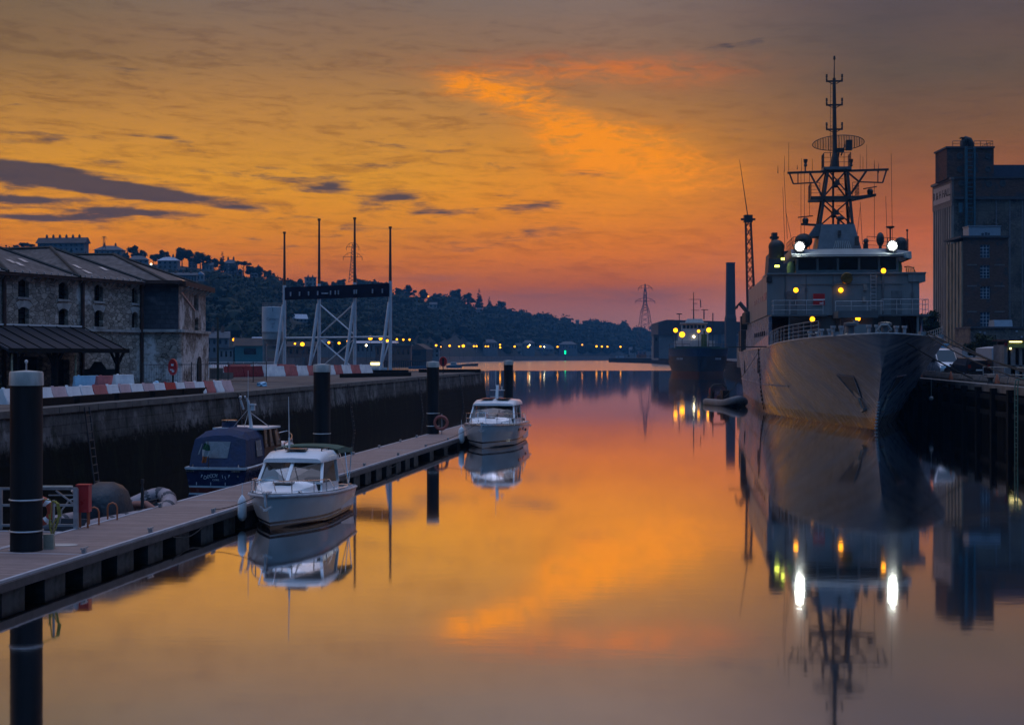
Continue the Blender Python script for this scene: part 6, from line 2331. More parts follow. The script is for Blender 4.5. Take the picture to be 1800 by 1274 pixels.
# knuckle line and rubbing strip aft
m = MB()
m.path([(-hbeam(s, 2.6) - .03, s, 2.6 - .05 * (s - 12) / 10) for s in range(13, 77, 4)], .045, 5)
m.path([(hbeam(s, 2.6) + .03, s, 2.6 - .05 * (s - 12) / 10) for s in range(13, 77, 4)], .045, 5)
m.build('rubbing_strake', hullm, ws)


def hp(s, z, side=-1, off=0.0):
    x = hbeam(s, z)
    return Vector((side * (x + off), s, z))


# anchors on dark plates that paint the shade of their pockets
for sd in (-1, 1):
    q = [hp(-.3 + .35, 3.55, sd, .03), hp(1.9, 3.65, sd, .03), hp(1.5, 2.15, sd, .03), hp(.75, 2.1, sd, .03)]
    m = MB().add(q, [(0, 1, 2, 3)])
    o_ = m.build('pocket_shade', black, ws)
    e = MB()
    for i in range(4):
        e.beam(q[i], q[(i + 1) % 4], .07)
    e.build('pocket_rim', hullm, o_)
    c_ = hp(1.05, 2.55, sd, .06)
    MB().add([hp(.72, 2.12, sd, .06), hp(1.52, 2.17, sd, .06), hp(1.3, 2.75, sd, .05)], [(0, 1, 2)]).beam(hp(1.05, 2.1, sd, .10), hp(1.0, 1.25, sd, .14), .13).beam(hp(.75, 1.35, sd, .14), hp(1.25, 1.2, sd, .14), .2).build('anchor', M('anchor steel', (.30, .29, .27), .5, .3), o_)  # lighter triangle completes the painted recess, behind the anchor
m = MB()
for k in range(9):
    m.bx(-.10, .10, sx(.1 + k * .22) - .12 - .005, sx(.1 + k * .22) - .06, .1 + k * .22, .1 + k * .22 + .08)
m.build('draught_mark', white_paint, ws)


def rail(name, pts, h=1.05, rails=3, par=ws, mat=None, r=.024, post=1.3):
    m_ = MB()
    pts = [Vector(p) for p in pts]
    for k in range(rails):
        z = h * (k + 1) / rails
        m_.path([p + Vector((0, 0, z)) for p in pts], r if k == rails - 1 else r * .7, 5)
    for a, b in zip(pts, pts[1:]):
        n_ = max(1, round((b - a).length / post))
        for i in range(n_):
            p = a.lerp(b, i / n_)
            m_.tube(p, p + Vector((0, 0, h)), r, 5)
    m_.tube(pts[-1], pts[-1] + Vector((0, 0, h)), r, 5)
    return m_.build(name, mat or M('rail paint', (.34, .37, .40), .4), par, 60)


top = [v for v in sheer if v.y > -3.0 and v.y < 17.5]
rail('bow_rail', [Vector((-v.x + .12, v.y, v.z)) for v in top if v.y > -.6], 1.1, 4)
rail('bow_rail', [Vector((v.x - .12, v.y, v.z)) for v in top if v.y > 6.0], 1.1, 4)
zb_ = deckz(17)
# superstructure
G = grey
# lower house, recessed under the walkway
m = MB().bx(-4.3, 4.4, 17.6, 40, zb_ - .2, 8.1)
m.build('lower_deckhouse', G, ws)
# side plating carried up to the walkway level on both sides
for sd, y0 in ((-1, 15.6), (1, 17.2)):
    m = MB()
    x = hbeam(20, 5.6)
    m.add([(sd * (x - .02), y0, zb_ - .25), (sd * (x - .02), 52, zb_ - .35), (sd * (x - .10), 52, 8.1), (sd * (x - .10), y0 + .1, 8.1), (sd * (x - .30), y0 - .35, 6.9)], [(0, 1, 2, 3, 4)] if sd < 0 else [(4, 3, 2, 1, 0)])
    m.add([(sd * (x - .22), y0 + .1, zb_ - .25), (sd * (x - .22), 52, zb_ - .35), (sd * (x - .28), 52, 8.1), (sd * (x - .28), y0 + .1, 8.1)], [(3, 2, 1, 0)] if sd < 0 else [(0, 1, 2, 3)])
    m.bx(*sorted((sd * (x - .3), sd * (x - .04))), y0, y0 + .3, zb_ - .2, 8.0)
    m.build('side_plating', hullm, ws)
m = MB().bx(-5.85, -1.6, 14.9, 18, 8.02, 8.14).bx(2.3, 6.2, 14.9, 18, 8.02, 8.14).bx(-5.85, 6.0, 17.4, 52, 8.05, 8.16)
m.build('walkway', greydk, ws)
MB().bx(5.2, 5.38, 15.1, 15.3, zb_, 8.02).bx(-4.5, -4.38, 15.4, 15.5, zb_, 8.02).build('stanchion', G, ws)
rail('walkway_rail', [(-5.7, 17.6, 8.14), (-5.7, 15.0, 8.14), (-1.9, 15.0, 8.14)], 1.1, 3)
rail('walkway_rail', [(-1.0, 14.6, 8.4), (2.6, 14.6, 8.4)], .75, 2)
rail('walkway_rail', [(2.5, 15.0, 8.14), (6.05, 15.0, 8.14), (6.05, 17.6, 8.14)], 1.15, 3)
# gun platform between them
m = MB().bx(-.9, 2.1, 13.6, 17.6, 7.85, 8.38).bx(-.6, 1.8, 14.4, 17.6, zb_ - .1, 7.85)
m.build('gun_platform', greydk, ws)
# main house
m = MB()
m.bx(-6.05, 5.75, 17.2, 46, 8.16, 11.38)
m.build('main_deckhouse', G, ws)
MB().bx(-6.1, 6.25, 17.05, 22.5, 11.38, 11.5).bx(4.9, 6.2, 17.1, 22, 10.75, 11.38).build('bridge_deck', G, ws)
MB().beam((-3.4, 17.15, 10.62), (4.4, 17.15, 10.62), .05, .05).build('cable_tray', G, ws)
m = MB()
for x in (-5.6, -5.2):
    m.bx(-6.08, -6.02, 18 + (x + 5.6) * 4, 18.4 + (x + 5.6) * 4, 9.4, 10.0)
for y in (20, 22.5, 25, 28, 31, 34):
    m.bx(-6.08, -6.02, y, y + .35, 9.5, 9.9)
    m.bx(-6.0, -5.9, y + 2, y + 2.3, 6.6, 7.0)
m.build('porthole', pane, ws)
MB().bx(-6.1, -5.65, 17.12, 17.19, 10.75, 11.2).build('louvre', black, ws)
MB().bx(-2.45, -1.55, 17.1, 17.19, 8.95, 9.85).build('notice_panel', red, ws)
MB().bx(-2.46, -1.54, 17.07, 17.1, 9.34, 9.42).bx(-1.95, -1.65, 17.07, 17.1, 9.05, 9.13).build('notice_stripe', white_paint, ws)
MB().bx(1.45, 1.7, 17.0, 17.19, 10.1, 10.55).bx(1.4, 1.6, 17.05, 17.19, 9.2, 9.6).build('junction_box', M('pale box', (.30, .28, .25), .6), ws)
m = MB()
m.lathe([(.42, -.04), (.46, 0), (.42, .05)], (0, 0, 0), 18)
o_ = m.build('horn', M('brass', (.22, .13, .04), .35, .8), ws)
o_.rotation_euler = (PI / 2, 0, 0)
o_.location = (.15, 17.05, 11.05)
# wheelhouse
m = MB()
yf0 = 18.2
m.bx(-3.7, 4.3, yf0, 26, 11.5, 11.78)
m.bx(-3.7, 4.3, yf0 + .5, 26, 12.72, 12.8)
for x in (-3.7, -2.1, -.5, 1.15, 2.7, 4.12):
    m.bx(x, x + .18, yf0, yf0 + .35, 11.78, 12.72)
m.bx(-3.7, -3.5, 22.0, 26, 11.78, 12.72).bx(4.1, 4.3, 22.0, 26, 11.78, 12.72).bx(-3.6, 4.2, 25.6, 25.9, 11.5, 12.8)
m.build('wheelhouse', G, ws)
lit = M('dim wheelhouse interior', (.20, .18, .14), .8, var=.3)
MB().bx(-3.2, 3.9, 23.5, 23.6, 11.5, 12.75).build('bulkhead', lit, ws)
for a, b in ((-3.52, -2.1), (-1.92, -.5), (-.32, 1.15), (1.33, 2.7), (2.88, 4.12)):
    MB().bx(a, b, yf0 + .12, yf0 + .16, 11.78, 12.72).build('bridge_window', clear if a == -.32 else pane, ws)
m = MB()
m.ext([(-4.1, 17.5, 12.8), (4.6, 17.5, 12.8), (5.05, 19, 12.62), (5.0, 26, 12.62), (-4.1, 26, 12.8)], (0, 0, .16))
m.add([(-4.1, 17.45, 12.82), (3.4, 17.45, 12.82), (3.4, 18.2, 13.45), (-4.1, 18.2, 13.45), (-4.1, 26, 12.82), (3.4, 26, 12.82), (3.4, 26, 13.45), (-4.1, 26, 13.45)],
      [(0, 1, 2, 3), (0, 3, 7, 4), (1, 5, 6, 2), (3, 2, 6, 7), (4, 7, 6, 5)])
m.add([(3.4, 17.45, 12.82), (5.3, 18.0, 12.62), (5.3, 18.2, 13.2), (3.4, 18.2, 13.45), (3.4, 26, 12.82), (5.3, 26, 12.62), (5.3, 26, 13.2), (3.4, 26, 13.45)],
      [(0, 1, 2, 3), (1, 5, 6, 2), (3, 2, 6, 7), (4, 7, 6, 5)])
m.build('wheelhouse_roof', G, ws)
rail('roof_rail', [(1.9, 18.5, 13.45), (5.1, 18.5, 13.2), (5.1, 25, 13.2)], 1.0, 3, mat=mastgrey)
rail('roof_rail', [(-3.9, 25, 13.45), (-3.9, 18.5, 13.45), (-2.6, 18.5, 13.45)], 1.0, 3, mat=mastgrey)
# bridge wing fittings lit from inside the wing
cov = M('pale green canvas', (.20, .27, .14), .8, var=.2)
for x, nm in ((-4.05, 0), (4.35, 1)):
    m = MB()
    m.lathe([(.30, 0), (.34, .5), (.26, .85), (.1, 1.0)], (x, 18.8, 11.5), 12)
    m.build('canvas_cover', cov, ws, 50)
for k in range(5):
    MB().tube((5.0 + k * .14, 18.6, 11.5), (4.95 + k * .15, 18.6, 12.0), .04, 6).build('yellow_stanchion', M('yellow paint', (.45, .35, .05), .5), ws)
m = MB()
m.path([(4.8, 18.6, 12.0), (5.1, 18.6, 12.05), (5.5, 18.6, 11.95), (5.7, 18.6, 11.5)], .04, 6)
m.build('wing_rail', mastgrey, ws)
yl = emit('greenish wing lamp', (.85, 1, .12), 5)
MB().bx(-5.35, -5.0, 18.3, 18.5, 12.05, 12.2).bx(-4.85, -4.6, 18.3, 18.5, 12.62, 12.78).build('wing_lamp', yl, ws)
# floodlights and their dark housings
for x, z in ((-3.45, 13.62), (3.75, 13.62)):
    h_ = MB().lathe([(.42, -.30), (.48, .05), (.44, .25)], (0, 0, 0), 16).build('floodlight_housing', black, ws, 40)
    h_.rotation_euler = (PI / 2, 0, 0)
    h_.location = (x, 17.9, z)
    MB().sph((0, 0, .30), .31, 14, 8, (1, 1, .5)).build('floodlight_lens', coolwhite, h_, 60)
MB().sph((-5.15, 19.5, 13.75), .62, 14, 9, (1.05, 1, .95)).lathe([(.62, 0), (.62, .9)], (-5.15, 19.5, 12.8), 14).build('satellite_dome', black, ws, 50)
MB().sph((-2.95, 20.0, 14.25), .72, 14, 9, (1, 1, .85)).lathe([(.3, 0), (.3, .8)], (-2.95, 20, 13.4), 10).build('satellite_dome', black, ws, 50)
MB().sph((3.0, 19.0, 14.25), .42, 14, 9, (.75, .8, 1.35)).tube((3.0, 19, 13.4), (3, 19, 13.8), .12, 8).build('searchlight', mastgrey, ws, 50)
MB().sph((4.75, 20.0, 14.0), .5, 14, 9, (1, 1, 1.0)).lathe([(.5, 0), (.5, .6)], (4.75, 20, 13.35), 14).build('satellite_dome', mastgrey, ws, 50)
MB().tube((5.1, 19, 13.2), (5.1, 19, 14.9), .05, 6).sph((5.1, 19, 14.95), .1, 8, 5).build('wind_sensor', mastgrey, ws, 50)
MB().tube((3.85, 19.5, 13.3), (3.85, 19.5, 15.15), .06, 8).lathe([(.05, 0), (.34, .12), (.34, .22)], (3.85, 19.5, 15.1), 14).build('mushroom_aerial', mastgrey, ws)
MB().bx(.95, 1.3, 18.7, 18.8, 13.75, 14.5).bx(1.65, 2.0, 18.6, 19.0, 13.4, 13.9).sph((1.85, 18.8, 14.1), .22, 8, 6).build('roof_locker', mastgrey, ws)
# tower under the mast
towm = M('tower paint', (.11, .135, .16), .5, var=.15)
m = MB()
m.add([(-1.95, 19.0, 13.4), (1.55, 19.0, 13.4), (1.55, 24.0, 13.4), (-1.95, 24.0, 13.4), (-1.55, 19.6, 15.55), (1.05, 19.6, 15.55), (1.05, 23.5, 15.55), (-1.55, 23.5, 15.55)],
      [(0, 1, 5, 4), (1, 2, 6, 5), (2, 3, 7, 6), (3, 0, 4, 7), (4, 5, 6, 7)])
m.add([(-2.6, 19.8, 14.6), (-1.7, 19.8, 14.6), (-1.5, 19.8, 15.6), (-1.9, 19.8, 15.6), (-2.6, 22, 14.6), (-1.7, 22, 14.6), (-1.5, 22, 15.6), (-1.9, 22, 15.6)],
      [(0, 1, 2, 3), (0, 3, 7, 4), (3, 2, 6, 7), (4, 7, 6, 5), (0, 4, 5, 1)])
m.build('mast_tower', towm, ws)
m = MB()
for k in range(9):
    x = -.55 + k * .14
    m.beam((x * .9, 18.92, 14.15), (x * 1.25, 18.85, 13.5), .035)
m.bx(-.75, .85, 18.75, 18.85, 13.42, 13.5)
m.build('louvre', M('louvre paint', (.3, .34, .36), .5), ws)
m = MB().tube((-.2, 19.8, 15.5), (-.2, 19.8, 15.9), .12, 8).sph((-.05, 19.8, 16.05), .30, 10, 6, (1.2, 1, .6))
m.build('director', mastgrey, ws, 50)
MB().bx(-.3, -.05, 19.1, 19.3, 14.6, 15.0).build('director_box', mastgrey, ws)
# lattice mast
mast = MB()
mz0, mz1, mz2 = 15.5, 17.78, 20.1
yc = 21.6


def leg(z):
    f = (z - mz0) / (mz2 - mz0)
    return -1.62 + .72 * f, .98 - .35 * f, 1.35 - .65 * f      # left x, right x, half depth


def lp(i, j, z):
    a, b, c_ = leg(z)
    return Vector((a if i == 0 else b, yc + (c_ if j else -c_), z))


for i in (0, 1):
    for j in (0, 1):
        mast.beam(lp(i, j, mz0), lp(i, j, mz2), .22, .2)
for za, zb2 in ((mz0, mz1 - .15), (mz1 + .15, mz2)):
    for j in (0, 1):
        mast.beam(lp(0, j, za), lp(1, j, zb2), .11)
        mast.beam(lp(1, j, za), lp(0, j, zb2), .11)
        zm = (za + zb2) / 2
        c0 = (lp(0, j, zm) + lp(1, j, zm)) / 2
        mast.bx(c0.x - .18, c0.x + .18, c0.y - .06, c0.y + .06, c0.z - .2, c0.z + .2)
    for i in (0, 1):
        mast.beam(lp(i, 0, za), lp(i, 1, zb2), .1)
        mast.beam(lp(i, 1, za), lp(i, 0, zb2), .1)
mast.beam((-.42, yc, mz0), (-.42, yc, mz2), .16)
for k in range(9):
    z = mz0 + .4 + k * .45
    mast.beam((-.1, yc + .4, z), (.45, yc + .4, z), .03)
mast.build('lattice_mast', mastgrey, ws)
m = MB()
m.bx(-2.35, 1.2, yc - 1.3, yc + 1.3, mz1 - .12, mz1 + .12)
m.add([(1.2, yc - .6, mz1 - .15), (1.2, yc + .6, mz1 - .15), (3.0, yc + .3, mz1 + .2), (3.0, yc - .3, mz1 + .2), (1.2, yc - .6, mz1 + .15), (1.2, yc + .6, mz1 + .15), (3.0, yc + .3, mz1 + .38), (3.0, yc - .3, mz1 + .38)],
      [(0, 1, 2, 3), (7, 6, 5, 4), (0, 3, 7, 4), (3, 2, 6, 7), (2, 1, 5, 6)])
m.build('mast_platform', mastgrey, ws)
rail('mast_rail', [(-2.3, yc - 1.2, mz1 + .12), (-2.3, yc + 1.2, mz1 + .12)], 1.1, 4, mat=mastgrey, post=.6)
rail('mast_rail', [(-2.3, yc - 1.2, mz1 + .12), (-1.6, yc - 1.2, mz1 + .12)], 1.1, 4, mat=mastgrey, post=.6)
rail('mast_rail', [(1.0, yc - 1.2, mz1 + .12), (1.5, yc - 1.2, mz1 + .12), (1.5, yc + 1.2, mz1 + .12)], 1.1, 4, mat=mastgrey, post=.6)


def navradar(x, y, z, L_, tilt, rot):
    MB().lathe([(.22, 0), (.26, .3), (.16, .45)], (x, y, z), 10).build('radar_base', mastgrey, ws)
    o__ = MB().bx(-L_ / 2, L_ / 2, -.08, .08, 0, .09).build('radar_scanner', mastgrey, ws)
    o__.location = (x, y, z + .5)
    o__.rotation_euler = (0, tilt, rot)


navradar(2.55, yc, mz1 + .35, 1.25, -.18, .5)
navradar(-2.75, 20.5, 15.72, 1.35, -.12, .5)
MB().beam((-3.1, 20.5, 15.65), (-1.5, 20.5, 15.55), .5, .14).build('radar_bracket', mastgrey, ws)
# yard
m = MB()
zy = mz2 - .08
m.beam((-4.15, yc - .5, zy - .1), (3.95, yc - .5, zy + .06), .16, .18)
for sd, xe, zz in ((-1, -4.0, -.1), (1, 3.8, .06)):
    m.beam((xe, yc - .5, zy + zz), (xe - sd * .32 + (.0), yc - .5, zy - 1.0), .12)
    m.beam((xe - sd * .32, yc - .5, zy - 1.0), (xe - sd * 2.1, yc - .5, zy - .92), .10)
    m.beam((xe - sd * .7, yc - .5, zy - .02), (xe - sd * .7, yc - .5, zy - .98), .08)
    m.beam((xe - sd * 1.6, yc - .5, zy), (sd * 1.05 - .3, yc - .8, mz1 + .1), .15)
    m.beam((xe - sd * 2.2, yc - .5, zy - .9), (sd * .8 - .3, yc - .8, mz2 - .1), .12)
m.build('yard', mastgrey, ws)
m = MB().bx(-1.3, .95, yc - 1.0, yc + 1.0, mz2, mz2 + .22)
m.build('top_platform', towm, ws)
rail('mast_rail', [(-1.25, yc + .9, mz2 + .22), (-1.25, yc - .9, mz2 + .22), (.9, yc - .9, mz2 + .22), (.9, yc + .9, mz2 + .22)], 1.15, 3, mat=mastgrey, post=.5)
# pole mast with cross arms
m = MB()
px_ = -.32
m.tube((px_, yc, mz2 + .2), (px_ + .08, yc, mz2 + 1.4), .42, 10, .26)
m.tube((px_ + .04, yc, mz2 + 1.2), (px_ - .02, yc, 27.7), .20, 10, .13)
m.tube((px_ - .02, yc, 27.7), (px_, yc, 29.2), .055, 7, .03)
m.lathe([(.07, 0), (.10, .1), (.07, .32)], (px_, yc, 29.2), 8)
for k in range(16):
    m.beam((px_ - .35, yc, 22.1 + k * .34), (px_ - .18, yc, 22.1 + k * .34), .022)
m.beam((px_ - .34, yc, 21.3), (px_ - .3, yc, 27.3), .03)
m.build('pole_mast', mastgrey, ws)
for z in (23.5, 25.5, 27.45):
    m = MB()
    m.beam((px_ - .68, yc, z), (px_ + .68, yc, z), .12, .13)
    for sd in (-1, 1):
        m.lathe([(.05, 0), (.085, .12), (.05, .26), (.095, .32), (.07, .46), (.09, .52), (.04, .56)], (px_ + sd * .62, yc, z + .03), 8)
        m.beam((px_ + sd * .15, yc, z - .22), (px_ + sd * .5, yc, z - .03), .06)
    m.build('signal_arm', mastgrey, ws)
# big air search aerial: open mesh reflector
m = MB()
cx, cz, ax, bz, tl = .12, 22.5, 2.2, .62, .16


def dish(u, v):
    x, z = u * ax, v * bz
    return Vector((cx + x * math.cos(tl) * .985 - z * math.sin(tl) * .1, yc + .5 + .5 * u * u + .2 * v * v + x * .14, cz + z + x * math.sin(tl) * .42))


m.path([dish(math.cos(2 * PI * k / 36), math.sin(2 * PI * k / 36)) for k in range(36)], .035, 5, closed=True)
for k in range(-9, 10):
    u = k / 10
    h_ = math.sqrt(1 - u * u)
    m.path([dish(u, -h_), dish(u, 0), dish(u, h_)], .018 if k % 2 else .03, 4)
for k in range(-6, 7):
    v = k / 7
    h_ = math.sqrt(1 - v * v)
    m.path([dish(-h_ + 2 * h_ * q / 8, v) for q in range(9)], .011, 4)
m.beam((cx, yc + .5, cz - .6), (cx - .1, yc + .1, mz2 + 1.2), .12).beam((cx - .4, yc + .5, cz - .3), (px_, yc, cz - .9), .08).beam((cx + .5, yc + .6, cz - .2), (cx + .1, yc, mz2 + 1.25), .08)
m.bx(cx + .45, cx + .95, yc - .5, yc + .1, cz - .75, cz + .05)
m.bx(cx - .35, cx + .35, yc - .1, yc + .4, cz - .85, cz - .55)
m.build('air_search_aerial', mastgrey, ws)
# whips, insulators and stays
m = MB()
for xp, y0, y1 in ((1386.5, 301, 250), (1379, 302, 274), (1409, 301, 278), (1428, 300, 279), (1401.5, 298, 290), (1512, 300, 271), (1523.5, 298, 254), (1517, 300, 276), (1537, 300, 281), (1367.5, 305, 290), (1544.5, 304, 287)):
    a, b = at(xp, 117.5, y0), at(xp, 117.5, y1)
    m.tube(a, b, .04 if y0 - y1 < 20 else .022, 5, .012)
for xp, y0 in ((1416, 301), (1496, 301)):
    a = at(xp, 117.5, y0)
    m.tube(a, a + Vector((0, 0, .35)), .05, 6)
    m.lathe([(.05, .35), (.16, .45), (.10, .62), (.16, .8), (.18, .98)], a, 10)
for xp, y0, y1, x2 in ((1380, 440, 330, 1376), (1384, 420, 300, 1378), (1408, 432, 300, 1408), (1414, 420, 290, 1414), (1395, 440, 370, 1381), (1505, 430, 365, 1512), (1516, 430, 355, 1512), (1537, 420, 322, 1537), (1560, 440, 345, 1557), (1569, 440, 270, 1566.5), (1423, 300, 380, 1423)):
    m.tube(at(xp, 115.5, y0), at(x2, 116.5, y1), .022, 5, .018)
m.v = [tuple(ws.matrix_basis.inverted() @ Vector(v)) for v in m.v]
m.build('whip_aerial', mastgrey, ws)
# deck lamps
for px_l, py_l, d_ in ((1399, 510, 112.0), (1478, 510, 112.2), (1563, 509, 112.4), (1553, 476, 111.2), (1428, 561, 110.8), (1508, 560, 109.0)):
    p = ws.matrix_basis.inverted() @ at(px_l, d_, py_l)
    o_ = MB().bx(-.16, .16, .1, .28, -.18, .2).build('lamp_housing', greydk, ws)
    o_.location = p
    MB().sph((0, 0, 0), .19, 12, 8).build('deck_lamp', amber, o_, 60)
p = ws.matrix_basis.inverted() @ at(1553, 111.2, 476)
MB().tube((p.x, p.y + .1, 6.1), (p.x, p.y + .1, p.z), .05, 6).build('jackstaff', greydk, ws)
p = ws.matrix_basis.inverted() @ at(1508, 109, 560)
MB().tube((p.x, p.y + .2, 5.9), (p.x, p.y + .2, p.z), .05, 6).build('lamp_stand', greydk, ws)
# foredeck: gun, capstans, bollards, bullnose
m = MB()
for x, y in ((-2.2, 9), (1.5, 8.5), (-1.2, 6), (2.2, 6.2), (-3.4, 11.5)):
    m.lathe([(.22, 0), (.16, .2), (.24, .55)], (x, y, deckz(y)), 10)
    m.lathe([(.12, 0), (.12, .5), (.16, .55)], (x + .7, y + .3, deckz(y)), 8)
m.bx(-2.6, -1.2, 10, 11.2, 5.8, 6.5).bx(.2, 1.7, 9.6, 10.8, 5.8, 6.45)
m.build('deck_fitting', M('deck fitting paint', (.20, .22, .24), .5), ws)
pale_f = M('pale deck fitting', (.34, .36, .38), .4, var=.15)
for x, y in ((-1.3, 2.6), (1.0, 2.4)):
    MB().lathe([(.45, 0), (.42, .35), (.26, .45), (.26, .9), (.46, .98), (.46, 1.15), (.2, 1.2)], (x, y, deckz(y)), 14).build('capstan', greydk, ws, 40)
for x, y, h_ in ((-2.3, 4.2, 1.05), (-2.9, 6.2, .95), (-3.5, 8.6, .9), (1.9, 3.4, 1.0), (.2, 4.6, 1.15), (-1.6, 5.2, .95)):
    MB().lathe([(.12, 0), (.12, h_ * .8), (.19, h_ * .85), (.19, h_)], (x, y, deckz(y)), 9).lathe([(.12, 0), (.12, h_ * .8), (.19, h_ * .85), (.19, h_)], (x + .55, y, deckz(y)), 9).bx(x - .2, x + .75, y - .18, y + .18, deckz(y), deckz(y) + .12).build('mooring_bitt', pale_f, ws, 40)
MB().bx(-1.2, .4, 6.6, 7.6, deckz(7), deckz(7) + 1.3, (.1, .1)).tube((-.4, 7, deckz(7) + 1.3), (-.4, 7, deckz(7) + 1.6), .2, 10).build('hatch_casing', G, ws)
# odds and ends on the front of the deckhouse
for x in (-4.6, -3.0, -.9, 2.9, 5.2):
    MB().tube((x, 17.13, 8.2), (x, 17.13, 11.3), .035, 6).bx(x - .09, x + .09, 17.08, 17.2, 9.6 + .2 * x % 1, 9.9 + .2 * x % 1).build('pipe', greydk, ws)
for x0, z0 in ((-4.1, 8.2), (4.0, 8.2)):
    o_ = MB().bx(x0 - .4, x0 + .4, 17.12, 17.2, z0, z0 + 1.85).build('door', M('darker grey door', (.12, .135, .145), .5), ws)
    MB().tube((x0 + .28, 17.08, z0 + .8), (x0 + .28, 17.08, z0 + 1.1), .03, 6).build('handle', pale_f, o_)
m = MB()
for sx_ in (-.2, .2):
    m.tube((2.2 + sx_, 17.08, 8.2), (2.2 + sx_, 17.08, 11.5), .03, 5)
for k in range(11):
    m.tube((2.0, 17.08, 8.4 + k * .28), (2.4, 17.08, 8.4 + k * .28), .02, 5)
m.build('wall_ladder', pale_f, ws)
for x0, x1 in ((-4.0, -2.2), (-1.4, .8), (1.6, 3.8)):
    MB().beam((x0, 17.45, zb_ + .9), (x1, 17.45, zb_ + 1.6), .06).build('hose_run', pale_f, ws)
m = MB()
m.path([(.4 * math.cos(a) , sx(6.4) + .5, 6.62 + .34 * math.sin(a)) for a in [2 * PI * k / 6 for k in range(6)]], .11, 6, closed=True)
m.bx(-.55, .55, sx(6.4) + .4, sx(6.4) + .8, 6.3, 6.42)
m.build('bullnose', G, ws)
for sd, y in ((1, -2.2), (-1, -2.0), (1, 1.5)):
    MB().bx(*sorted((sd * (hbeam(y, 6.2) - .45), sd * (hbeam(y, 6.2) - .1))), y - .5, y + .5, deckz(y), deckz(y) + .28).build('fairlead', M('deck fitting paint', (.20, .22, .24)), ws)
MB().bx(-2.6, -1.9, 16.9, 17.55, zb_, 7.6).bx(-4.2, -3.4, 17.3, 17.6, zb_, 7.4).build('deck_door', M('door paint', (.30, .26, .28), .5), ws)
# funnel, crane and boats down the side
m = MB().bx(-5.2, -2.4, 30, 35, 11.4, 14.0, (.15, .3)).tube((-4.6, 32, 14), (-4.6, 32, 14.7), .25, 8).bx(-4.9, -3.0, 31, 33, 14.0, 14.25)
m.build('funnel', M('funnel paint', (.05, .055, .062), .6), ws)
for y in (50, 53):
    MB().path([(-5.6, y, 6), (-5.7, y, 9.2), (-6.7, y, 10.4), (-7.1, y, 9.8)], .16, 6).build('boat_davit', mastgrey, ws)
MB().bx(-6.6, -5.8, 50.5, 52.5, 7.6, 9.0).bx(-6.5, -5.9, 50.3, 50.5, 7.8, 8.8).build('davit_cradle', mastgrey, ws)
MB().bx(-6.35, -5.8, 56, 58, 5.4, 8.6).build('side_locker', mastgrey, ws)
MB().bx(-6.3, -5.7, 61, 62.5, 5.4, 7.6).build('side_locker', mastgrey, ws)
for k in range(5):
    MB().lathe([(.35, 0), (.38, .2), (.38, .9), (.35, 1.1)], (-6.15, 44 + k * 1.4, 8.16), 10).build('raft_canister', mastgrey, ws)
rail('side_rail', [(-hbeam(s, 5.5) + .05, s, 5.45) for s in range(52, 78, 3)], 1.1, 3, mat=mastgrey)
m = MB().bx(-4.5, 4.5, 46, 60, zb_ - .3, 10.6).bx(-3.5, 5.2, 50, 58, 10.6, 12.3).bx(2.6, 7.2, 40, 44, 7.6, 11.9)
m.build('after_deckhouse', G, ws)
MB().beam((-hbeam(16.5, 5.6) + .1, 16.5, 5.66), (-9.1, 16.9, 5.62), .10, .10).build('boat_boom', mastgrey, ws)
m = MB()
for k in range(15):
    m.bx(-hbeam(28, .4 + k * .35) - .10, -hbeam(28, .4 + k * .35) - .01, 27.8, 28.05, .3 + k * .36, .52 + k * .36)
for y in (27.82, 28.03):
    m.path([(-hbeam(28, .2) - .06, y, .2), (-hbeam(28, 2.8) - .06, y, 2.8), (-hbeam(28, 5.5) - .06, y, 5.6)], .02, 5)
m.build('rope_ladder', timber, ws)
for (y, z) in ((30, 4.7), (55, 4.4)):
    MB().bx(-hbeam(y, z) - .05, -hbeam(y, z) + .1, y, y + .7, z - 1.3, z).build('hull_door', mastgrey, ws)
# ship's inflatable lying alongside
rd = Vector((.22, -1, 0)).normalized()
r2 = rib('inflatable_boat', 'dark grey inflatable boat with a black frame beside the warship', (20.7, 144.0, 0), math.atan2(-rd.x, rd.y), 6.3, 2.15, .36, M('grey tube fabric', (.15, .155, .17), .5), black, False)
m = MB()
m.path([(-.8, .8, .5), (-.8, .6, 1.7), (-.5, .5, 2.0), (.5, .5, 2.0), (.8, .6, 1.7), (.8, .8, .5)], .10, 7)
m.build('roll_frame', black, r2, 60)
MB().bx(-.35, .35, 2.0, 2.7, .3, 1.5).bx(-.3, .3, 1.0, 1.8, .3, 1.0).bx(.3, .7, -.3, .1, .3, 1.3).build('console', black, r2)
MB().sph((.85, .55, 1.35), .24, 10, 8, (.6, .6, 1.7)).build('life_ring_bag', M('red cover', (.40, .05, .04), .6), r2)
rope((19.6, 111.9, 5.6), (20.6, 138, .9), .3, 'painter_line', 'thin line from the boat boom down to the grey inflatable', .02)
# mooring ropes of the warship
def wsp(x, y, z):
    return ws.matrix_basis @ Vector((x, y, z))


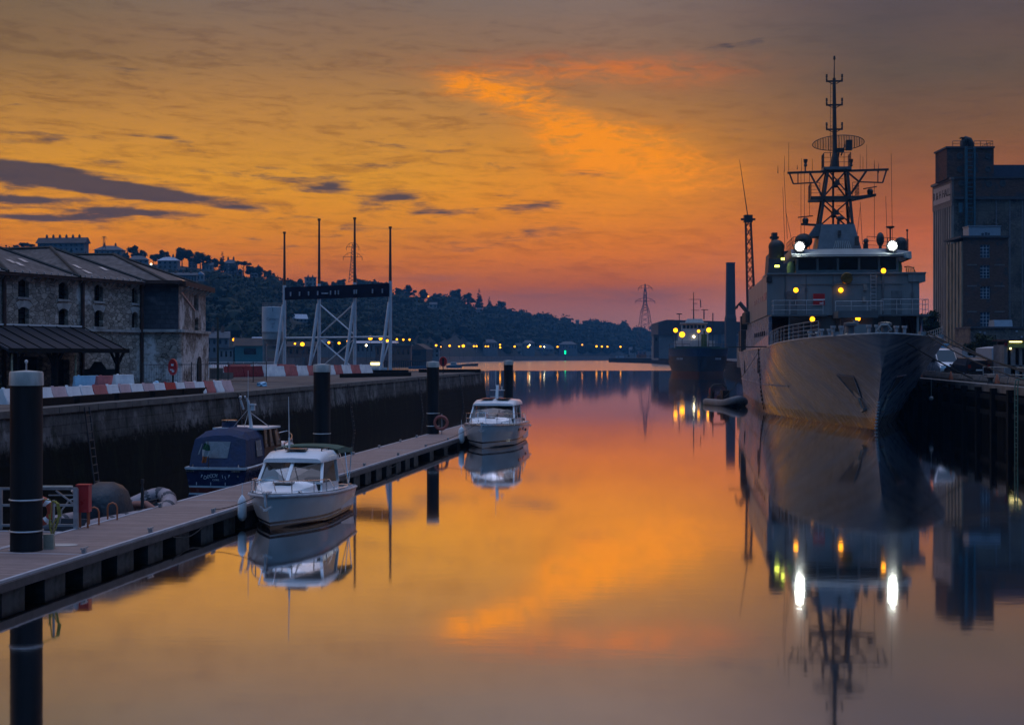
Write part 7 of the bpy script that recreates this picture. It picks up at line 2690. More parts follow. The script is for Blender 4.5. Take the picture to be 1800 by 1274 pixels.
rope(wsp(hbeam(-2.2, 6.2) - .1, -2.2, 6.55), (29.3, 70, 3.5), .55, 'mooring_line', 'upper heavy black rope from the warship bow to the wharf on the right', .042)
rope(wsp(hbeam(-2.2, 6.2) - .2, -2.0, 6.5), (28.6, 68, 3.0), .75, 'mooring_line', 'lower heavy black rope from the warship bow to the wharf on the right', .042)
rope(wsp(.3, sx(6.4) + .3, 6.5), (31.4, 97, 3.4), .15, 'mooring_line', 'black rope slanting from the bow tip of the warship to the wharf', .05)
rope(wsp(hbeam(1.5, 6.2) - .1, 1.5, 6.4), (29.6, 74, 3.45), .5, 'mooring_line', 'short breast rope from the warship fairlead to the wharf', .045)

# ================================================================== blue coaster farther up
CD = Vector((.11, 1, 0)).normalized()
co = thing('coaster_ship', 'dark blue coaster with a white lit bridge astern, moored beyond the warship', 'cargo ship', (45.6, 347, 0), math.atan2(-CD.x, CD.y))
m = MB()
rows = []
for q in (0, .01, .03, .06, .1, .16, .3, .6, .9, 1):
    row = []
    for z in (-1, 1.5, 3, 4.8, 6.7):
        k = 1 - (1 - min(1, q / .2)) ** 2.3
        f = max(0, z / 6.7)
        b_ = 7.2 * k * (.86 + .14 * f) + (1.6 * f if q > 0 else .6 * f)
        b_ = min(b_, 7.3)
        row.append((b_, -2.2 * f + 84 * q, z if q < .14 or z < 6 else 5.4))
    rows.append(row)
m.rows([[(-x, y, z) for x, y, z in r_] for r_ in rows]).rows([[(x, y, z) for x, y, z in r_] for r_ in rows], flip=True)
l_ = rows[0]
m.add([(-x, y, z) for x, y, z in l_] + [(x, y, z) for x, y, z in reversed(l_)], [tuple(range(2 * len(l_)))])
m.add([(-r_[-1][0], r_[-1][1], r_[-1][2]) for r_ in rows] + [(r_[-1][0], r_[-1][1], r_[-1][2]) for r_ in reversed(rows)], [tuple(range(2 * len(rows)))])
m.build('hull', banded('coaster hull paint', [(1.0, (.10, .03, .02)), (4.7, (.012, .016, .028)), (20, (.016, .05, .12))], .5, .2, spec=.2), co, 40)
m = MB().bx(-6.6, 6.6, -.6, 4, 6.5, 6.75).bx(-5.6, 5.6, 14, 66, 5.3, 7.2)
m.build('hatch_cover', M('coaster deck green', (.03, .07, .05), .6), co)
wh = M('coaster white paint', (.50, .48, .46), .5, var=.12)
m = MB().bx(-5.6, 6.0, 68, 80, 5.2, 9.2).bx(-4.6, 4.4, 69, 79, 9.2, 12.0).bx(-3.6, 3.6, 69.5, 77, 12, 14.2)
m.build('deckhouse', wh, co)
MB().bx(-4.0, 4.0, 69.0, 77.5, 14.2, 14.5).bx(-2.6, 3.0, 70, 76, 14.5, 15.6, (.6, .3)).build('bridge_roof', wh, co)
for k in range(6):
    MB().bx(-3.2 + k * 1.1, -2.4 + k * 1.1, 69.4, 69.5, 12.8, 13.8).build('bridge_window', pane, co)
for x, z in ((0, 10.4), (-3, 7.6), (2.8, 7.4)):
    MB().sph((x, 68.9, z), .3, 8, 5).build('porthole', warmwhite if x == 0 else pane, co)
m = MB().tube((0, 73, 15.5), (0, 73, 23.5), .2, 7, .09)
for z, w_ in ((18.2, 2.4), (21.4, 3.4), (20.2, 1.4)):
    m.beam((-w_ / 2 + .4, 73, z), (w_ / 2 + .4, 73, z), .13)
m.tube((2.0, 73, 21.2), (2.1, 73, 19), .16, 6).tube((-4.2, 74, 14), (-4.2, 74, 17.2), .13, 6).bx(-5.0, -3.4, 73.9, 74.1, 17, 17.3).tube((3.0, 72, 15.5), (3.0, 72, 18.3), .2, 6).bx(2.2, 4.2, 71.9, 72.1, 18.2, 18.4).tube((-6, 72, 9), (-6, 72, 15.5), .08, 5).tube((4.6, 40, 7), (4.6, 40, 16.4), .16, 6)
m.build('mast', mastgrey, co)
MB().bx(2.0, 3.6, 62, 66, 5.4, 11.0).tube((2.8, 60, 5.4), (2.8, 60, 12), .3, 6).build('deck_crane', M('crane green', (.045, .09, .02), .6, var=.2), co)
for px_l, py_l, d_, r in ((1187.5, 580.5, 408, .62), (1199, 588, 405, .8), (1246, 580, 408, .68), (1228, 582, 404, .42)):
    p = co.matrix_basis.inverted() @ at(px_l, d_, py_l)
    o_ = MB().tube((0, .5, -(p.z - 5.3)), (0, .5, .4), .1, 6).bx(-.3, .3, .4, .8, -.3, .5).build('lamp_post', mastgrey, co)
    o_.location = p
    MB().sph((0, 0, 0), r, 12, 8).build('deck_lamp', amber, o_, 60)
m = MB()
for sd in (-1, 1):
    m.path([(sd * (r_[-1][0] - .2), r_[-1][1], r_[-1][2] + 1.0) for r_ in rows[1:7]], .06, 5)
    for r_ in rows[1:7]:
        m.tube((sd * (r_[-1][0] - .2), r_[-1][1], r_[-1][2]), (sd * (r_[-1][0] - .2), r_[-1][1], r_[-1][2] + 1.0), .05, 5)
m.build('bulwark_rail', mastgrey, co)
for sd in (-1, 1):
    m = MB()
    for k in range(4):
        m.obox((sd * (4.1 + .38 * k), -.9 + .55 * k, 4.1), (.28, .12, .5), sd * .9)
    m.build('worn_name', M('worn white lettering', (.35, .37, .42), .6), co)

# ================================================================== buildings of the far wharf
ft = thing('transit_shed', 'long dark brown wharf shed behind the coaster', 'shed', (0, 800, QZ))
k8 = 800 / F
X8 = lambda p_: (p_ - 900) * k8
Z8 = lambda y_: EYE + (YH - y_) * k8 - QZ
bdark = M('dark brown cladding', (.055, .04, .042), .8, var=.25, scale=.2)
MB().bx(X8(1158), X8(1318), 0, 40, -1, Z8(582)).build('wall', M('pale concrete wall', (.17, .165, .17), .8, var=.2, scale=.15), ft)
m = MB()
m.add([(X8(1157), -.4, Z8(590)), (X8(1320), -.4, Z8(586)), (X8(1320), -.4, Z8(566)), (X8(1172), -.4, Z8(562)), (X8(1157), -.4, Z8(567)),
       (X8(1157), 40, Z8(590)), (X8(1320), 40, Z8(586)), (X8(1320), 40, Z8(566)), (X8(1172), 40, Z8(562)), (X8(1157), 40, Z8(567))],
      [(0, 1, 2, 3, 4), (9, 8, 7, 6, 5), (2, 1, 6, 7), (3, 2, 7, 8), (4, 3, 8, 9), (0, 4, 9, 5)])
m.build('roof_storey', bdark, ft)
for a, b, c_, d_ in ((1262, 1268, 587, 606), (1284, 1300, 590, 602), (1246, 1252, 600, 612), (1270, 1279, 600, 612)):
    MB().bx(X8(a), X8(b), -.35, .1, Z8(d_), Z8(c_)).build('door', M('blue grey door', (.06, .09, .13), .7), ft)
t_ = thing('factory_chimney', 'tall dark square factory chimney rising over the wharf shed', 'chimney', ((1285.5 - 900) * .3, 750, QZ))
Z7 = lambda y_: EYE + (YH - y_) * .3 - QZ
m = MB().bx(-2.75, 2.75, 0, 5.5, 0, Z7(560)).bx(-2.75, 2.75, 0, 5.5, Z7(560), Z7(553), (.4, .4)).bx(-2.35, 2.35, .4, 5.1, Z7(553), Z7(463), (.28, .28))
m.build('stack', M('chimney brick', (.06, .045, .042), .85, var=.2, scale=.3), t_)
MB().bx(-2.2, 2.2, .55, 4.95, Z7(463), Z7(461)).build('cap', M('chimney cap', (.08, .07, .07), .8), t_)
house('small gabled pair of pale stores left of the long wharf shed', 'building', 1146, 1164, 598, 629, 875, cream, M('pale tin', (.3, .3, .32), .6), 'front', .4, (2, 1), 0, 0, 'store')
house('grey peaked store between the pale pair and the coaster', 'building', 1163, 1182, 594, 629, 885, greyrender, houseroof, 'front', .5, (2, 1), 0, 0, 'store')
house('small dark block under the long wharf shed roof', 'building', 1149, 1158, 588, 603, 760, bdark, bdark, 'flat', .08, (1, 1), 0, 0, 'store')
for i, (px, py, w_, h_, mt, lb) in enumerate(((1108, 624.5, 14, 5, cream, 'small pale cabin on the dark point of the wharf'), (1128, 625, 17, 4.5, M('orange crate', (.28, .10, .04), .7), 'orange container on the dark point of the wharf'),
                                              (1146, 625, 9, 5, greyrender, 'pale grey cabin beside the orange container'), (1090, 625.5, 14, 3, paleroof, 'low pale tarpaulin stack at the tip of the dark point'),
                                              (1164, 625, 10, 6, M('teal container', (.03, .12, .14), .6), 'teal container beside the bow of the coaster'))):
    d_ = 960
    p = at(px, d_, py)
    p.z = QZ
    t_ = thing('portable_cabin', lb, 'cabin', p)
    W_, H_ = w_ * d_ / F, h_ * d_ / F
    MB().bx(-W_ / 2, W_ / 2, 0, 3, 0, H_).bx(-W_ / 2 - .1, W_ / 2 + .1, -.1, 3.1, H_, H_ + .15).build('body', mt, t_)
    MB().bx(-W_ * .3, -W_ * .12, -.06, .02, H_ * .4, H_ * .8).build('window', pane, t_)

# harbour cranes behind the warship
def crane(px, ytop, ybase, d, wb, wt, label, whip=None):
    k = d / F
    base = at(px, d, ybase)
    base.z = QZ
    H = EYE + (YH - ytop) * k - QZ
    t_ = thing('harbour_crane', label, 'crane', base)
    m_ = MB()
    lean = whip[0] if whip else 0
    wb, wt = wb * k, wt * k
    n_ = 16
    for sx_ in (-1, 1):
        for sy in (-1, 1):
            m_.beam((sx_ * wb / 2, sy * wb / 2, 0), (sx_ * wt / 2 + lean * k, sy * wt / 2, H), .16)
    for q in range(n_):
        a0, a1 = q / n_, (q + 1) / n_
        wa, w1 = wb + (wt - wb) * a0, wb + (wt - wb) * a1
        for sy in (-1, 1):
            m_.beam((-wa / 2 + lean * k * a0, sy * wa / 2, H * a0), (w1 / 2 + lean * k * a1, sy * w1 / 2, H * a1), .08)
            m_.beam((wa / 2 + lean * k * a0, sy * wa / 2, H * a0), (-w1 / 2 + lean * k * a1, sy * w1 / 2, H * a1), .08)
    m_.build('lattice_boom', mastgrey, t_)
    MB().bx(-wt * .8 + lean * k, wt * .8 + lean * k, -.5, .5, H - .6, H + .5).bx(-wt * 1.4 + lean * k, wt * 1.4 + lean * k, -.2, .2, H - .3, H + .0).build('boom_head', mastgrey, t_)
    MB().bx(-2, 2, -2, 3, 0, 3.2).build('machinery_house', greydk, t_)
    if whip:
        MB().tube((lean * k, 0, H), (lean * k + whip[1] * k, 0, H + whip[2] * k), .09, 6, .03).build('jib_tip', mastgrey, t_)
    return t_


crane(1324, 384, 600, 215, 15, 9, 'lattice crane jib with a thin leaning tip, left of the warship funnel', (-9, -15, 103))
crane(1361, 416, 600, 190, 11, 5.5, 'shorter lattice crane jib with a dark square head, beside the warship mast')

# ================================================================== grain silo on the right
sl_ = thing('grain_silo', 'huge concrete and brick grain silo with ribbed side and lettered parapet', 'silo', (77.8, 250, QZ))
conc = stone('stained silo concrete', (.17, .145, .125), (.10, .09, .085), (.075, .065, .06), .5, brick=(3.2, 1.6, .03), bump=.3, pcut=(.42, .62))
ribm = M('pale ribbed concrete', (.30, .25, .215), .8, var=.25, scale=.7, stretch=(1, 1, .25))
brown = stone('brown silo brick', (.15, .082, .062), (.05, .04, .04), (.07, .06, .065), 1, brick=(.5, .16, .012), bump=.2)
Z2 = lambda y_: EYE + (YH - y_) * .1 - QZ
X2 = lambda p_: (p_ - 1678) * .1
DEP = 11.5
Hs = Z2(312)
m = MB().bx(0, 60, .6, DEP + .5, 2.8, Hs).bx(3, 60, 1, DEP + .3, 0, 2.8).bx(14, 60, DEP + .5, 46, 0, Hs - .3)
m.build('main_block', conc, sl_)
m = MB()
for k in range(9):
    y = .55 + k * 1.28
    m.bx(-.45, .05, y, y + .52, 4.3, Hs - 4.9)
    m.bx(-.12, .02, y + .52, y + 1.28, 4.3, Hs - 4.9)
m.bx(-.3, .02, .5, DEP + .5, 2.9, 4.25)
m.build('ribbed_side', ribm, sl_)
m = MB()
for k in range(5):
    y = .8 + k * 2.6
    m.bx(-.25, .6, y, y + .8, 0, 2.9)
m.build('base_pillar', ribm, sl_)
m = MB().bx(-.35, .02, .5, DEP + .5, Hs - 4.9, Hs - .35).bx(-.6, .1, .3, DEP + .8, Hs - .34, Hs + .1)
m.build('parapet_band', M('parapet concrete', (.17, .14, .13), .8, var=.2), sl_)
MB().bx(-.42, -.35, 1.2, DEP - .4, Hs - 3.9, Hs - .9).build('sign_board', M('pale pink sign board', (.42, .36, .35), .7, var=.1), sl_)
M4 = Matrix.Translation((-.44, (1.2 + DEP - .4) / 2, Hs - 2.4)) @ Matrix.Rotation(-PI / 2, 4, 'Z') @ Matrix.Rotation(PI / 2, 4, 'X') @ Matrix.Diagonal((1.0, 1.0, 1, 1))
text_mesh('R & H HALL', 1.95, 'lettering', M('dark letters', (.025, .022, .022), .7), sl_, M4, .03)
# front brick band, cornices, portholes
m = MB().bx(.02, 60, .42, .6, Z2(345), Z2(313))
m.build('brick_band', brown, sl_)
m = MB().bx(-.05, 60, .2, .6, Z2(345) - .5, Z2(345)).bx(-.05, 60, .25, .6, Z2(313), Hs + .15)
m.build('cornice', M('cornice concrete', (.06, .06, .07), .85), sl_)
m = MB().bx(X2(1668), X2(1751), 1.2, 8, Hs - .1, Z2(259))
m.build('head_house', brown, sl_)
MB().bx(X2(1667) - .1, X2(1752), .9, 8.3, Z2(259), Z2(256)).build('head_cornice', M('cornice concrete', (.06, .06, .07)), sl_)
MB().bx(X2(1751), 60, 2.2, 12, Hs, Z2(287)).build('gallery', M('gallery sheet', (.04, .05, .085), .6, var=.2), sl_)
m = MB()
for x in (1690, 1741, 1716):
    for y in (273, 296):
        m.lathe([(.28, -.02), (.52, -.05), (.52, .02)], (0, 0, 0), 16)
ring_src = None
for x, y, yy in ((1691, 273, 1.2), (1741, 273, 1.2), (1717, 272, 1.2), (1691, 296, 1.2), (1741, 296, 1.2), (1717, 296, 1.2), (1740, 323, .42), (1691, 322, .42), (1764, 322, .42)):
    if ring_src is None:
        ring_src = MB().lathe([(.30, .02), (.34, -.08), (.55, -.08), (.58, .05)], (0, 0, 0), 18, cap=False).lathe([(.30, .0), (.3, .02)], (0, 0, 0), 18).build('round_window', M('round window', (.05, .055, .065), .5), sl_)
        o_ = ring_src
        o_.rotation_euler = (-PI / 2, 0, 0)
    else:
        o_ = ring_src.copy()
        COL.objects.link(o_)
    o_.location = (X2(x), yy - .02, Z2(y))
tealp = M('teal duct paint', (.03, .10, .14), .5, var=.2)
m = MB().bx(X2(1696), X2(1700), -.35, .1, Z2(416), Z2(258)).bx(X2(1711), X2(1714), -.35, .1, Z2(402), Z2(258))
for k in range(20):
    z = Z2(402) + (Z2(262) - Z2(402)) * k / 19
    m.bx(X2(1700), X2(1711), -.15, .05, z - .05, z + .05)
m.build('bucket_lift', tealp, sl_)
m = MB()
m.path([(X2(1701.5), 2.5, Z2(258)), (X2(1701.5), 2.5, Z2(246)), (X2(1706), 2.5, Z2(241)), (X2(1711), 2.5, Z2(243)), (X2(1714), 2.5, Z2(249)), (X2(1714.5), 2.5, Z2(258))], .62, 12)
m.bx(X2(1696), X2(1706), 2, 3, Z2(240), Z2(238))
m.build('lift_head', darkpaint, sl_, 50)
rl_ = [(X2(1679), 1.4, Z2(256)), (X2(1696), 1.4, Z2(256))]
rail('roof_rail', rl_, 1.0, 2, sl_, darkmetal, .05)
rail('roof_rail', [(X2(1717), 1.4, Z2(256)), (X2(1750), 1.4, Z2(256)), (X2(1750), 7, Z2(256))], 1.0, 2, sl_, darkmetal, .05)
MB().bx(X2(1685), X2(1691), -.3, .1, Z2(374), Z2(357)).build('switch_box', tealp, sl_)
m = MB()
for x in (1752, 1776, 1798):
    m.bx(X2(x), X2(x + 2), .48, .6, 3, Z2(347))
m.build('wall_joint', M('joint concrete', (.15, .15, .17), .8), sl_)
# annex tower with its window column
an = thing('silo_annex', 'brown brick annex tower with four gridded windows before the grain silo', 'tower', (0, 236, QZ))
k2 = 236 / F
XA = lambda p_: (p_ - 900) * k2
ZA = lambda y_: EYE + (YH - y_) * k2 - QZ
fr_ = [(XA(1723), XA(1740), ZA(b), ZA(a)) for a, b in ((430, 453), (466, 489), (503, 525), (548, 574))]
m = MB()
wall_open(m, lambda u, n__, z: (u, -n__, z), XA(1693), XA(1772), 0, ZA(418), fr_, .35)
m.add([(XA(1772), 0, 0), (XA(1772), 9, 0), (XA(1772), 9, ZA(418)), (XA(1772), 0, ZA(418))], [(0, 1, 2, 3)])
m.add([(XA(1693), 0, ZA(418)), (XA(1772), 0, ZA(418)), (XA(1772), 9, ZA(418)), (XA(1693), 9, ZA(418))], [(0, 1, 2, 3)])
m.build('wall', brown, an, fix=False)
m = MB()
for k in range(5):
    y = .1 + k * 1.8
    m.bx(XA(1693) - .25, XA(1693) + .02, y, y + .9, 3.4, ZA(424))
    m.bx(XA(1693) - .05, XA(1693) + .02, y + .9, y + 1.8, 3.4, ZA(424))
m.build('ribbed_side', M('pale yellow concrete', (.24, .20, .145), .8, var=.3, scale=1.2, stretch=(1, 1, .4)), an)
m = MB().bx(XA(1692) - .4, XA(1774), -.3, 9, ZA(418), ZA(414.5))
m.build('cornice', M('cornice concrete', (.06, .06, .07)), an)
fw_m = M('pale blue window bars', (.36, .44, .50), .5)
for a, b, c_, d_ in fr_:
    o_ = MB().bx(a, b, .22, .26, c_, d_).build('window', M('blue dusk pane', (.025, .05, .10), .15, spec=.8), an)
    m = MB()
    for q in range(4):
        x = a + (b - a) * q / 3
        m.bx(x - .05, x + .05, .14, .2, c_, d_)
    for q in range(5):
        z = c_ + (d_ - c_) * q / 4
        m.bx(a, b, .12, .19, z - .05, z + .05)
    m.build('glazing_bar', fw_m, o_)
for x0, x1 in ((1700, 1717), (1748, 1766)):
    for y in (467, 504, 549):
        MB().bx(XA(x0), XA(x1), -.05, .02, ZA(y), ZA(y - 2.5)).build('lintel_band', M('faint concrete band', (.16, .14, .14), .8), an)
bn = thing('roof_cabin', 'white cabin with a dark emblem on top of the annex tower', 'cabin', (XA(1732), 236.3, QZ + ZA(414.5)))
MB().bx(XA(1704) - XA(1732), XA(1760) - XA(1732), 0, 3, 0, 1.55).bx(XA(1703) - XA(1732), XA(1761) - XA(1732), -.1, 3.1, 1.55, 1.68).build('body', M('pale cabin sheet', (.26, .33, .40), .5, var=.1), bn)
e_o = MB().lathe([(.24, 0), (.24, .02)], (0, 0, 0), 12).build('emblem', M('dark emblem', (.05, .07, .10), .6), bn)
e_o.rotation_euler = (PI / 2, 0, 0)
e_o.location = (-.35, -.005, .28)
MB().bx(.0, .45, -.012, -.002, .12, .6).bx(.5, .85, -.012, -.002, .12, .5).build('emblem', M('dark emblem', (.05, .07, .10)), bn)
lw_ = thing('loading_house', 'low dark building along the foot of the grain silo', 'building', (0, 228, QZ))
k3 = 228 / F
XB = lambda p_: (p_ - 900) * k3
ZB = lambda y_: EYE + (YH - y_) * k3 - QZ
MB().bx(XB(1706), XB(1900), 0, 8, 0, ZB(577)).build('wall', conc, lw_)
MB().bx(XB(1705), XB(1900), -.3, 8, ZB(577), ZB(574)).build('parapet', M('cornice concrete', (.06, .06, .07)), lw_)
MB().bx(XB(1752), XB(1784), 1, 4, ZB(574), ZB(562), (.0, .3)).build('roof_box', M('pale cabin sheet', (.26, .33, .40)), lw_)
for x, y in ((1723, 584), (1731, 585), (1787, 582), (1796, 592)):
    MB().bx(XB(x - 1.6), XB(x + 1.6), -.1, .05, ZB(y + 1.6), ZB(y - 1.6)).build('wall_fitting', M('pale fitting', (.35, .38, .45)), lw_)
for x in (1747, 1770):
    MB().bx(XB(x - 6), XB(x + 6), -.05, .1, 0, ZB(600)).build('door', voidm, lw_)

# house behind the warship on the right
house('dark gabled house behind the warship, left of the grain silo', 'house', 1608, 1640, 560, 612, 260, M('dark brick', (.07, .05, .05), .85), houseroof, 'gable', .45, (2, 1), 0)

# ================================================================== vehicles and clutter on the wharf
tyre = M('tyre', (.015, .015, .016), .8)


def wheels(par, pos, r, w_):
    for x, y in pos:
        o__ = MB().lathe([(r * .6, -w_ / 2), (r, -w_ / 2 + .03), (r, w_ / 2 - .03), (r * .6, w_ / 2)], (0, 0, 0), 18).build('wheel', tyre, par, 40)
        o__.rotation_euler = (0, PI / 2, 0)
        o__.location = (x, y, r)
        MB().lathe([(r * .58, -w_ / 2 - .01), (r * .55, 0), (r * .58, w_ / 2 + .01)], (0, 0, 0), 14).build('rim', steel, o__, 40)


def veh(name, label, cat, loc, rz, prof, W_, paint, winm=pane):
    """vehicle body from a side profile [(y,z_low,z_top,half width factor at top)] with y forward"""
    t_ = thing(name, label, cat, loc, rz)
    m_ = MB()
    rows_ = []
    for y, z0, zs_, zt, kw in prof:
        h = W_ / 2
        rows_.append([(-h * .97, y, z0), (-h, y, z0 + .18), (-h, y, zs_), (-h * kw, y, zt - .06), (-h * kw * .9, y, zt), (h * kw * .9, y, zt), (h * kw, y, zt - .06), (h, y, zs_), (h, y, z0 + .18), (h * .97, y, z0)])
    m_.rows(rows_, closed=True, cap0=True, cap1=True)
    m_.build('body', paint, t_, 40)
    return t_


vpaint = M('pale van paint', (.55, .57, .60), .24, .45, var=.06, spec=.8)
vp = at(1646, 119, 640)
vp.z = QZ
van = veh('panel_van', 'pale panel van facing the water, parked on the wharf by the warship bow', 'van', vp, PI + .14,
          [(-2.6, .35, 1.2, 2.35, .88), (-2.5, .3, 1.2, 2.42, .88), (1.0, .3, 1.15, 2.42, .88), (1.45, .3, 1.12, 2.32, .86), (2.15, .3, 1.1, 1.25, .9), (2.75, .32, .92, 1.08, .88), (2.88, .4, .8, .9, .85)], 2.0, vpaint)
wheels(van, ((-.86, 1.85), (.86, 1.85), (-.86, -1.7), (.86, -1.7)), .34, .22)
MB().add([(-.82, 2.13, 1.30), (.82, 2.13, 1.30), (.76, 1.52, 2.26), (-.76, 1.52, 2.26)], [(0, 1, 2, 3)]).build('windscreen', pane, van)
for s_ in (-1, 1):
    MB().add([(s_ * 1.01, 1.0, 1.25), (s_ * 1.0, 1.95, 1.25), (s_ * .9, 1.45, 2.15), (s_ * .91, 1.0, 2.15)], [(0, 1, 2, 3)]).build('side_window', pane, van)
    MB().bx(*sorted((s_ * .58, s_ * .88)), 2.72, 2.86, .78, 1.0).build('headlight', M('headlight glass', (.6, .6, .6), .1), van)
    MB().bx(*sorted((s_ * 1.0, s_ * 1.2)), 1.65, 1.75, 1.3, 1.65).build('mirror', black, van)
MB().bx(-.5, .5, 2.86, 2.90, .62, .92).bx(-.9, .9, 2.80, 2.92, .35, .55).build('grille', black, van)
MB().bx(-.22, .22, 2.905, 2.915, .66, .74).build('number_plate', white_paint, van)
cpaint = M('black car paint', (.02, .02, .024), .14, .4, var=.1, spec=1.0)
cp_ = at(1700, 113, 640)
cp_.z = QZ
car = veh('parked_car', 'black estate car seen from behind beside the pale van', 'car', cp_, .13,
          [(-2.1, .45, .85, 1.0, .9), (-2.05, .35, .95, 1.42, .76), (-1.8, .3, .95, 1.62, .74), (.2, .3, .95, 1.66, .76), (.9, .3, .95, 1.35, .78), (1.3, .3, .92, 1.0, .9), (2.1, .32, .8, .85, .88), (2.25, .4, .65, .7, .8)], 1.82, cpaint)
wheels(car, ((-.8, 1.35), (.8, 1.35), (-.8, -1.3), (.8, -1.3)), .31, .2)
MB().add([(-.64, -2.09, 1.02), (.64, -2.09, 1.02), (.60, -1.94, 1.50), (-.60, -1.94, 1.50)], [(0, 1, 2, 3)]).build('rear_window', pane, car)
gls = M('sky reflecting glass', (.03, .03, .035), .05, spec=1.0)
for s_ in (-1, 1):
    MB().add([(s_ * .905, -1.7, 1.0), (s_ * .905, .95, 1.0), (s_ * .72, .25, 1.56), (s_ * .72, -1.55, 1.54)], [(0, 1, 2, 3)]).build('side_window', gls, car)
    MB().bx(*sorted((s_ * .68, s_ * .89)), -2.12, -2.02, .82, 1.1).build('tail_light', M('tail light', (.25, .02, .01), .2), car)
    MB().bx(*sorted((s_ * .91, s_ * 1.05)), .85, .95, 1.0, 1.15).build('mirror', cpaint, car)
MB().bx(-.26, .26, -2.13, -2.10, .62, .74).build('number_plate', white_paint, car)
MB().bx(-.88, .88, -2.17, -2.08, .36, .55).build('bumper', black, car)
tp = at(1680, 166, 640)
tp.z = QZ
tr = thing('tipper_trailer', 'blue tipper trailer with a pale end parked at the foot of the silo', 'trailer', tp, .5)
MB().bx(-1.2, 1.2, -2.2, 2.2, 1.2, 2.75).build('side_board', M('blue trailer paint', (.02, .05, .14), .5, var=.2), tr)
MB().bx(-1.22, 1.22, -2.28, -2.2, 1.15, 2.8).bx(-1.3, -1.2, -2.2, 2.2, 1.25, 2.75).build('end_board', M('pale trailer sheet', (.36, .33, .33), .5), tr)
MB().bx(-.9, .9, -2.2, 2.6, .95, 1.18).build('chassis', black, tr)
wheels(tr, ((-.95, -1.0), (.95, -1.0), (-.95, .2), (.95, .2)), .45, .3)
tp = at(1755, 143, 640)
tp.z = QZ
bt = thing('box_lorry', 'white tilted lorry body on dark legs left of the lit kiosk', 'lorry', tp, .15)
MB().ext([(-.68, 0, 1.35), (.62, 0, 1.55), (.62, 0, 2.72), (-.72, 0, 2.55)], (0, 3.4, 0)).build('box_body', M('white lorry sheet', (.40, .42, .46), .4, var=.06), bt)
MB().bx(-.55, .5, .2, 3.2, 1.0, 1.33).bx(-.6, -.5, .1, .2, 0, 1.35).bx(-.25, -.15, .1, .2, 0, 1.4).bx(0, .6, .3, 2, .4, 1.3).build('chassis', black, bt)
wheels(bt, ((-.5, .9), (.5, .9), (-.5, 2.6), (.5, 2.6)), .4, .25)
kd = 108
kp = at(1789, kd, 640)
kp.z = QZ
kk = kd / F
ki = thing('lit_kiosk', 'concrete kiosk with a lit yellow green fascia at the right edge', 'kiosk', kp)
KZ = lambda y_: EYE + (YH - y_) * kk - QZ
KX = lambda p_: (p_ - 1789) * kk
cst = M('kiosk concrete', (.22, .19, .19), .85, var=.2, scale=2)
MB().bx(KX(1765), KX(1771), 0, 2.4, 0, KZ(606)).bx(KX(1777), KX(1785), 0, .3, 0, KZ(612)).bx(KX(1792), KX(1797), 0, .3, 0, KZ(612)).bx(KX(1771), KX(1850), .0, .3, 0, KZ(642)).bx(KX(1771), KX(1850), 2.2, 2.4, 0, KZ(600)).bx(KX(1820), KX(1850), 0, .3, 0, KZ(612)).build('wall', cst, ki)
MB().bx(KX(1771), KX(1850), -.15, .1, KZ(611), KZ(599)).build('fascia', M('yellow green fascia', (.34, .36, .10), .5, var=.1), ki)
MB().bx(KX(1764), KX(1850), -.3, 2.6, KZ(599), KZ(597)).build('roof', M('dark red roof edge', (.10, .03, .03), .7), ki)
MB().bx(KX(1773), KX(1795), -.20, -.155, KZ(601.5), KZ(600)).bx(KX(1774.5), KX(1777), -.1, .0, KZ(614), KZ(603)).build('strip_lamp', emit('kiosk strip lamp', (1, .85, .35), 4), ki)
for a, b in ((1771.5, 1776.5), (1785.5, 1791.5), (1797.5, 1819)):
    MB().bx(KX(a), KX(b), .12, .16, KZ(641), KZ(613)).build('window', clear, ki)
MB().bx(KX(1766), KX(1770.5), -.04, .0, KZ(608), KZ(602)).build('red_sign', red, ki)
# concrete blocks along the edge
par_src = None
bl = [(1606, 1625), (1626, 1650), (1651, 1673), (1674, 1694), (1695, 1727), (1728, 1745), (1746, 1762), (1763, 1777), (1778, 1792), (1793, 1812)]
BL = ['first from the warship bow', 'under the front of the pale van', 'between the van and the black car', 'under the left side of the black car', 'under the right side of the black car',
      'just right of the black car', 'behind the rightmost orange cone', 'under the white lorry body', 'under the left corner of the lit kiosk', 'at the right edge of the picture']
for i, (a, b) in enumerate(bl):
    d0 = (RQ(0) + 1.15) / ((a - 900) / F - .11)
    d1_2 = (RQ(0) + 1.15) / ((b - 900) / F - .11)
    pa, pb = Vector((RQ(d0) + 1.15, d0, QZ)), Vector((RQ(d1_2) + 1.15, d1_2, QZ))
    v = pa - pb
    if v.length < .5:
        continue
    t_ = thing('concrete_block', 'grey concrete barrier block on the wharf edge, ' + BL[i], 'concrete block', (pa + pb) / 2, math.atan2(v.y, v.x), 'concrete blocks along the wharf edge')
    L_ = v.length / 2 - .02
    hh = .50 + R.uniform(-.05, .06)
    MB().bx(-L_, L_, -.24, .24, .06, hh * .35).bx(-L_, L_, -.24, .24, hh * .35, hh, (.02, .10)).bx(-L_ * .8, -L_ * .4, -.2, .2, 0, .06).bx(L_ * .4, L_ * .8, -.2, .2, 0, .06).build('block', concrete, t_)
    m = MB()
    for f in (-.5, .5):
        m.path([(L_ * f - .1, 0, hh), (L_ * f, 0, hh + .08), (L_ * f + .1, 0, hh)], .015, 5)
    m.build('lifting_loop', rust, t_)
conem = M('dull orange cone', (.30, .075, .03), .6, var=.15)
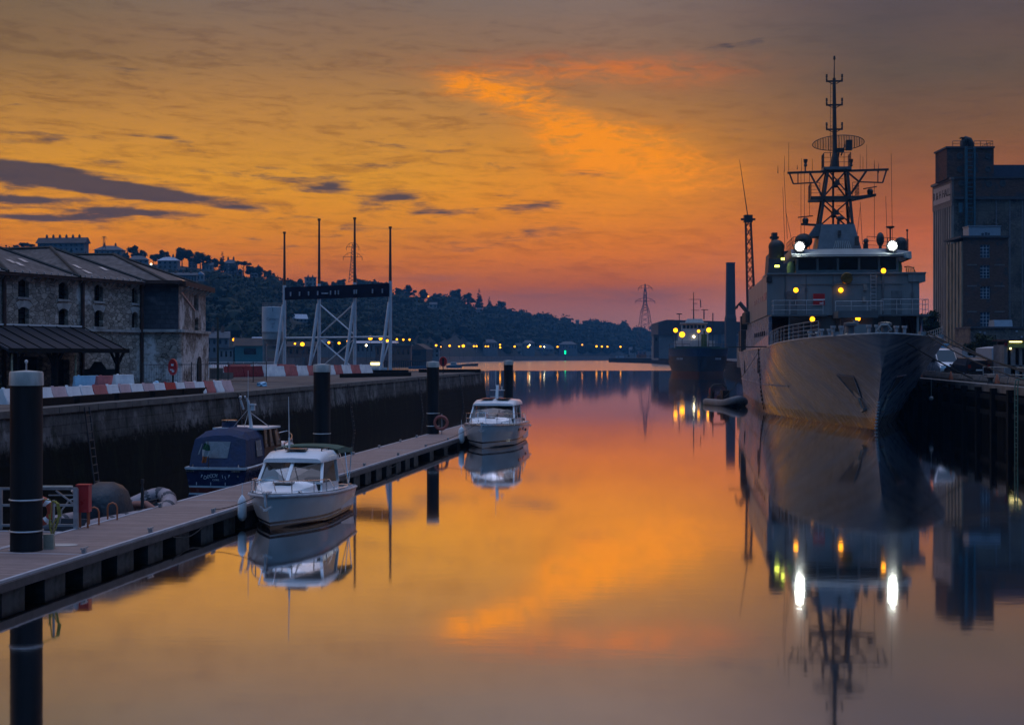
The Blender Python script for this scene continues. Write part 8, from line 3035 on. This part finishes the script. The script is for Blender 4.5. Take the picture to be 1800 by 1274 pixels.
for px, yb, lb in ((1618, 668, 'dull orange traffic cone beside the warship bow'), (1671.5, 671, 'dull orange traffic cone below the black car'), (1753, 677.5, 'dull orange traffic cone at the right below the white lorry body')):
    d0 = (RQ(0) + .55) / ((px - 900) / F - .11)
    t_ = thing('traffic_cone', lb, 'traffic cone', (RQ(d0) + .55, d0, QZ + .02), 0, 'traffic cones on the wharf edge')
    MB().lathe([(.17, .04), (.05, .62), (.035, .63)], (0, 0, 0), 14).build('cone', conem, t_, 50)
    MB().bx(-.2, .2, -.2, .2, 0, .045).build('base', black, t_)
    MB().lathe([(.122, .26), (.09, .42)], (0, 0, 0), 14, cap=False).build('band', M('dirty cone band', (.32, .20, .15), .6), t_)
d0 = (RQ(0) + .3) / ((1741 - 900) / F - .11)
for d_, lb in ((d0, 'squat dark bollard on the wharf edge left of the rightmost cone'), (71, 'dark bollard holding the warship ropes at the right')):
    o_ = MB().lathe([(.22, 0), (.17, .08), (.14, .2), (.15, .3), (.22, .36), (.22, .42), (.13, .46)], (0, 0, QZ), 16).build('bollard', darkpaint, None, 40)
    o_.location = (RQ(d_) + .3, d_, .02)
    tag(o_, lb, 'bollard', 'bollards on the wharf')
t_ = thing('pipe_railing', 'low grey pipe railing before the black car and the kiosk', 'railing', (RQ(92) + 3, 92, QZ))
m = MB()
a, b = Vector((.5, 10, 0)), Vector((1.8, -4, 0))
for zz in (.5, 1.0):
    m.tube(a + Vector((0, 0, zz)), b + Vector((0, 0, zz)), .03, 6)
for k in range(9):
    p = a.lerp(b, k / 8)
    m.tube(p, p + Vector((0, 0, 1.02)), .035, 6)
m.build('railing', steel, t_)
p = at(1636, 126, 640)
p.z = QZ
t_ = thing('portable_cabin', 'pale blue site cabin behind the pale van', 'cabin', p)
MB().bx(-1.2, 1.5, 0, 4, .1, 2.75).bx(-1.3, 1.6, -.1, 4.1, 2.75, 2.86).build('body', blueplast, t_)
MB().bx(.6, 1.3, -.05, .02, .15, 2.2).build('door', M('navy door', (.02, .04, .09), .5), t_)
# floats hanging at the wharf
for px, py, lb in ((1594, 700, 'pale round buoy hanging low on the wharf wall behind the warship bow'),):
    d_ = 104
    o_ = MB().sph((0, 0, 0), .16, 12, 8).tube((0, 0, .14), (0, 0, 1.4), .012, 5).build('mooring_buoy', whiteplast, None, 60)
    o_.location = (RQ(d_) - .95, d_, EYE + (YH - py) * d_ / F)
    tag(o_, lb, 'buoy')
# lamps lighting wharf vehicles are those of the ship itself

# ================================================================== evening haze over the harbour
import bmesh
hz = bpy.data.materials.new('evening haze')
hz.use_nodes = True
t = NT(hz.node_tree)
pv_ = t.node('ShaderNodeVolumePrincipled')
pv_.inputs['Color'].default_value = (.13, .50, 1.0, 1)
pv_.inputs['Density'].default_value = HAZE
t.put(t.node('ShaderNodeOutputMaterial').inputs[1], pv_.outputs[0])
if HAZE > 0:
    o_ = MB().bx(-2600, 2600, -140, 2560, -2.4, 94).build('haze', hz, None)
    o_['kind'] = 'stuff'
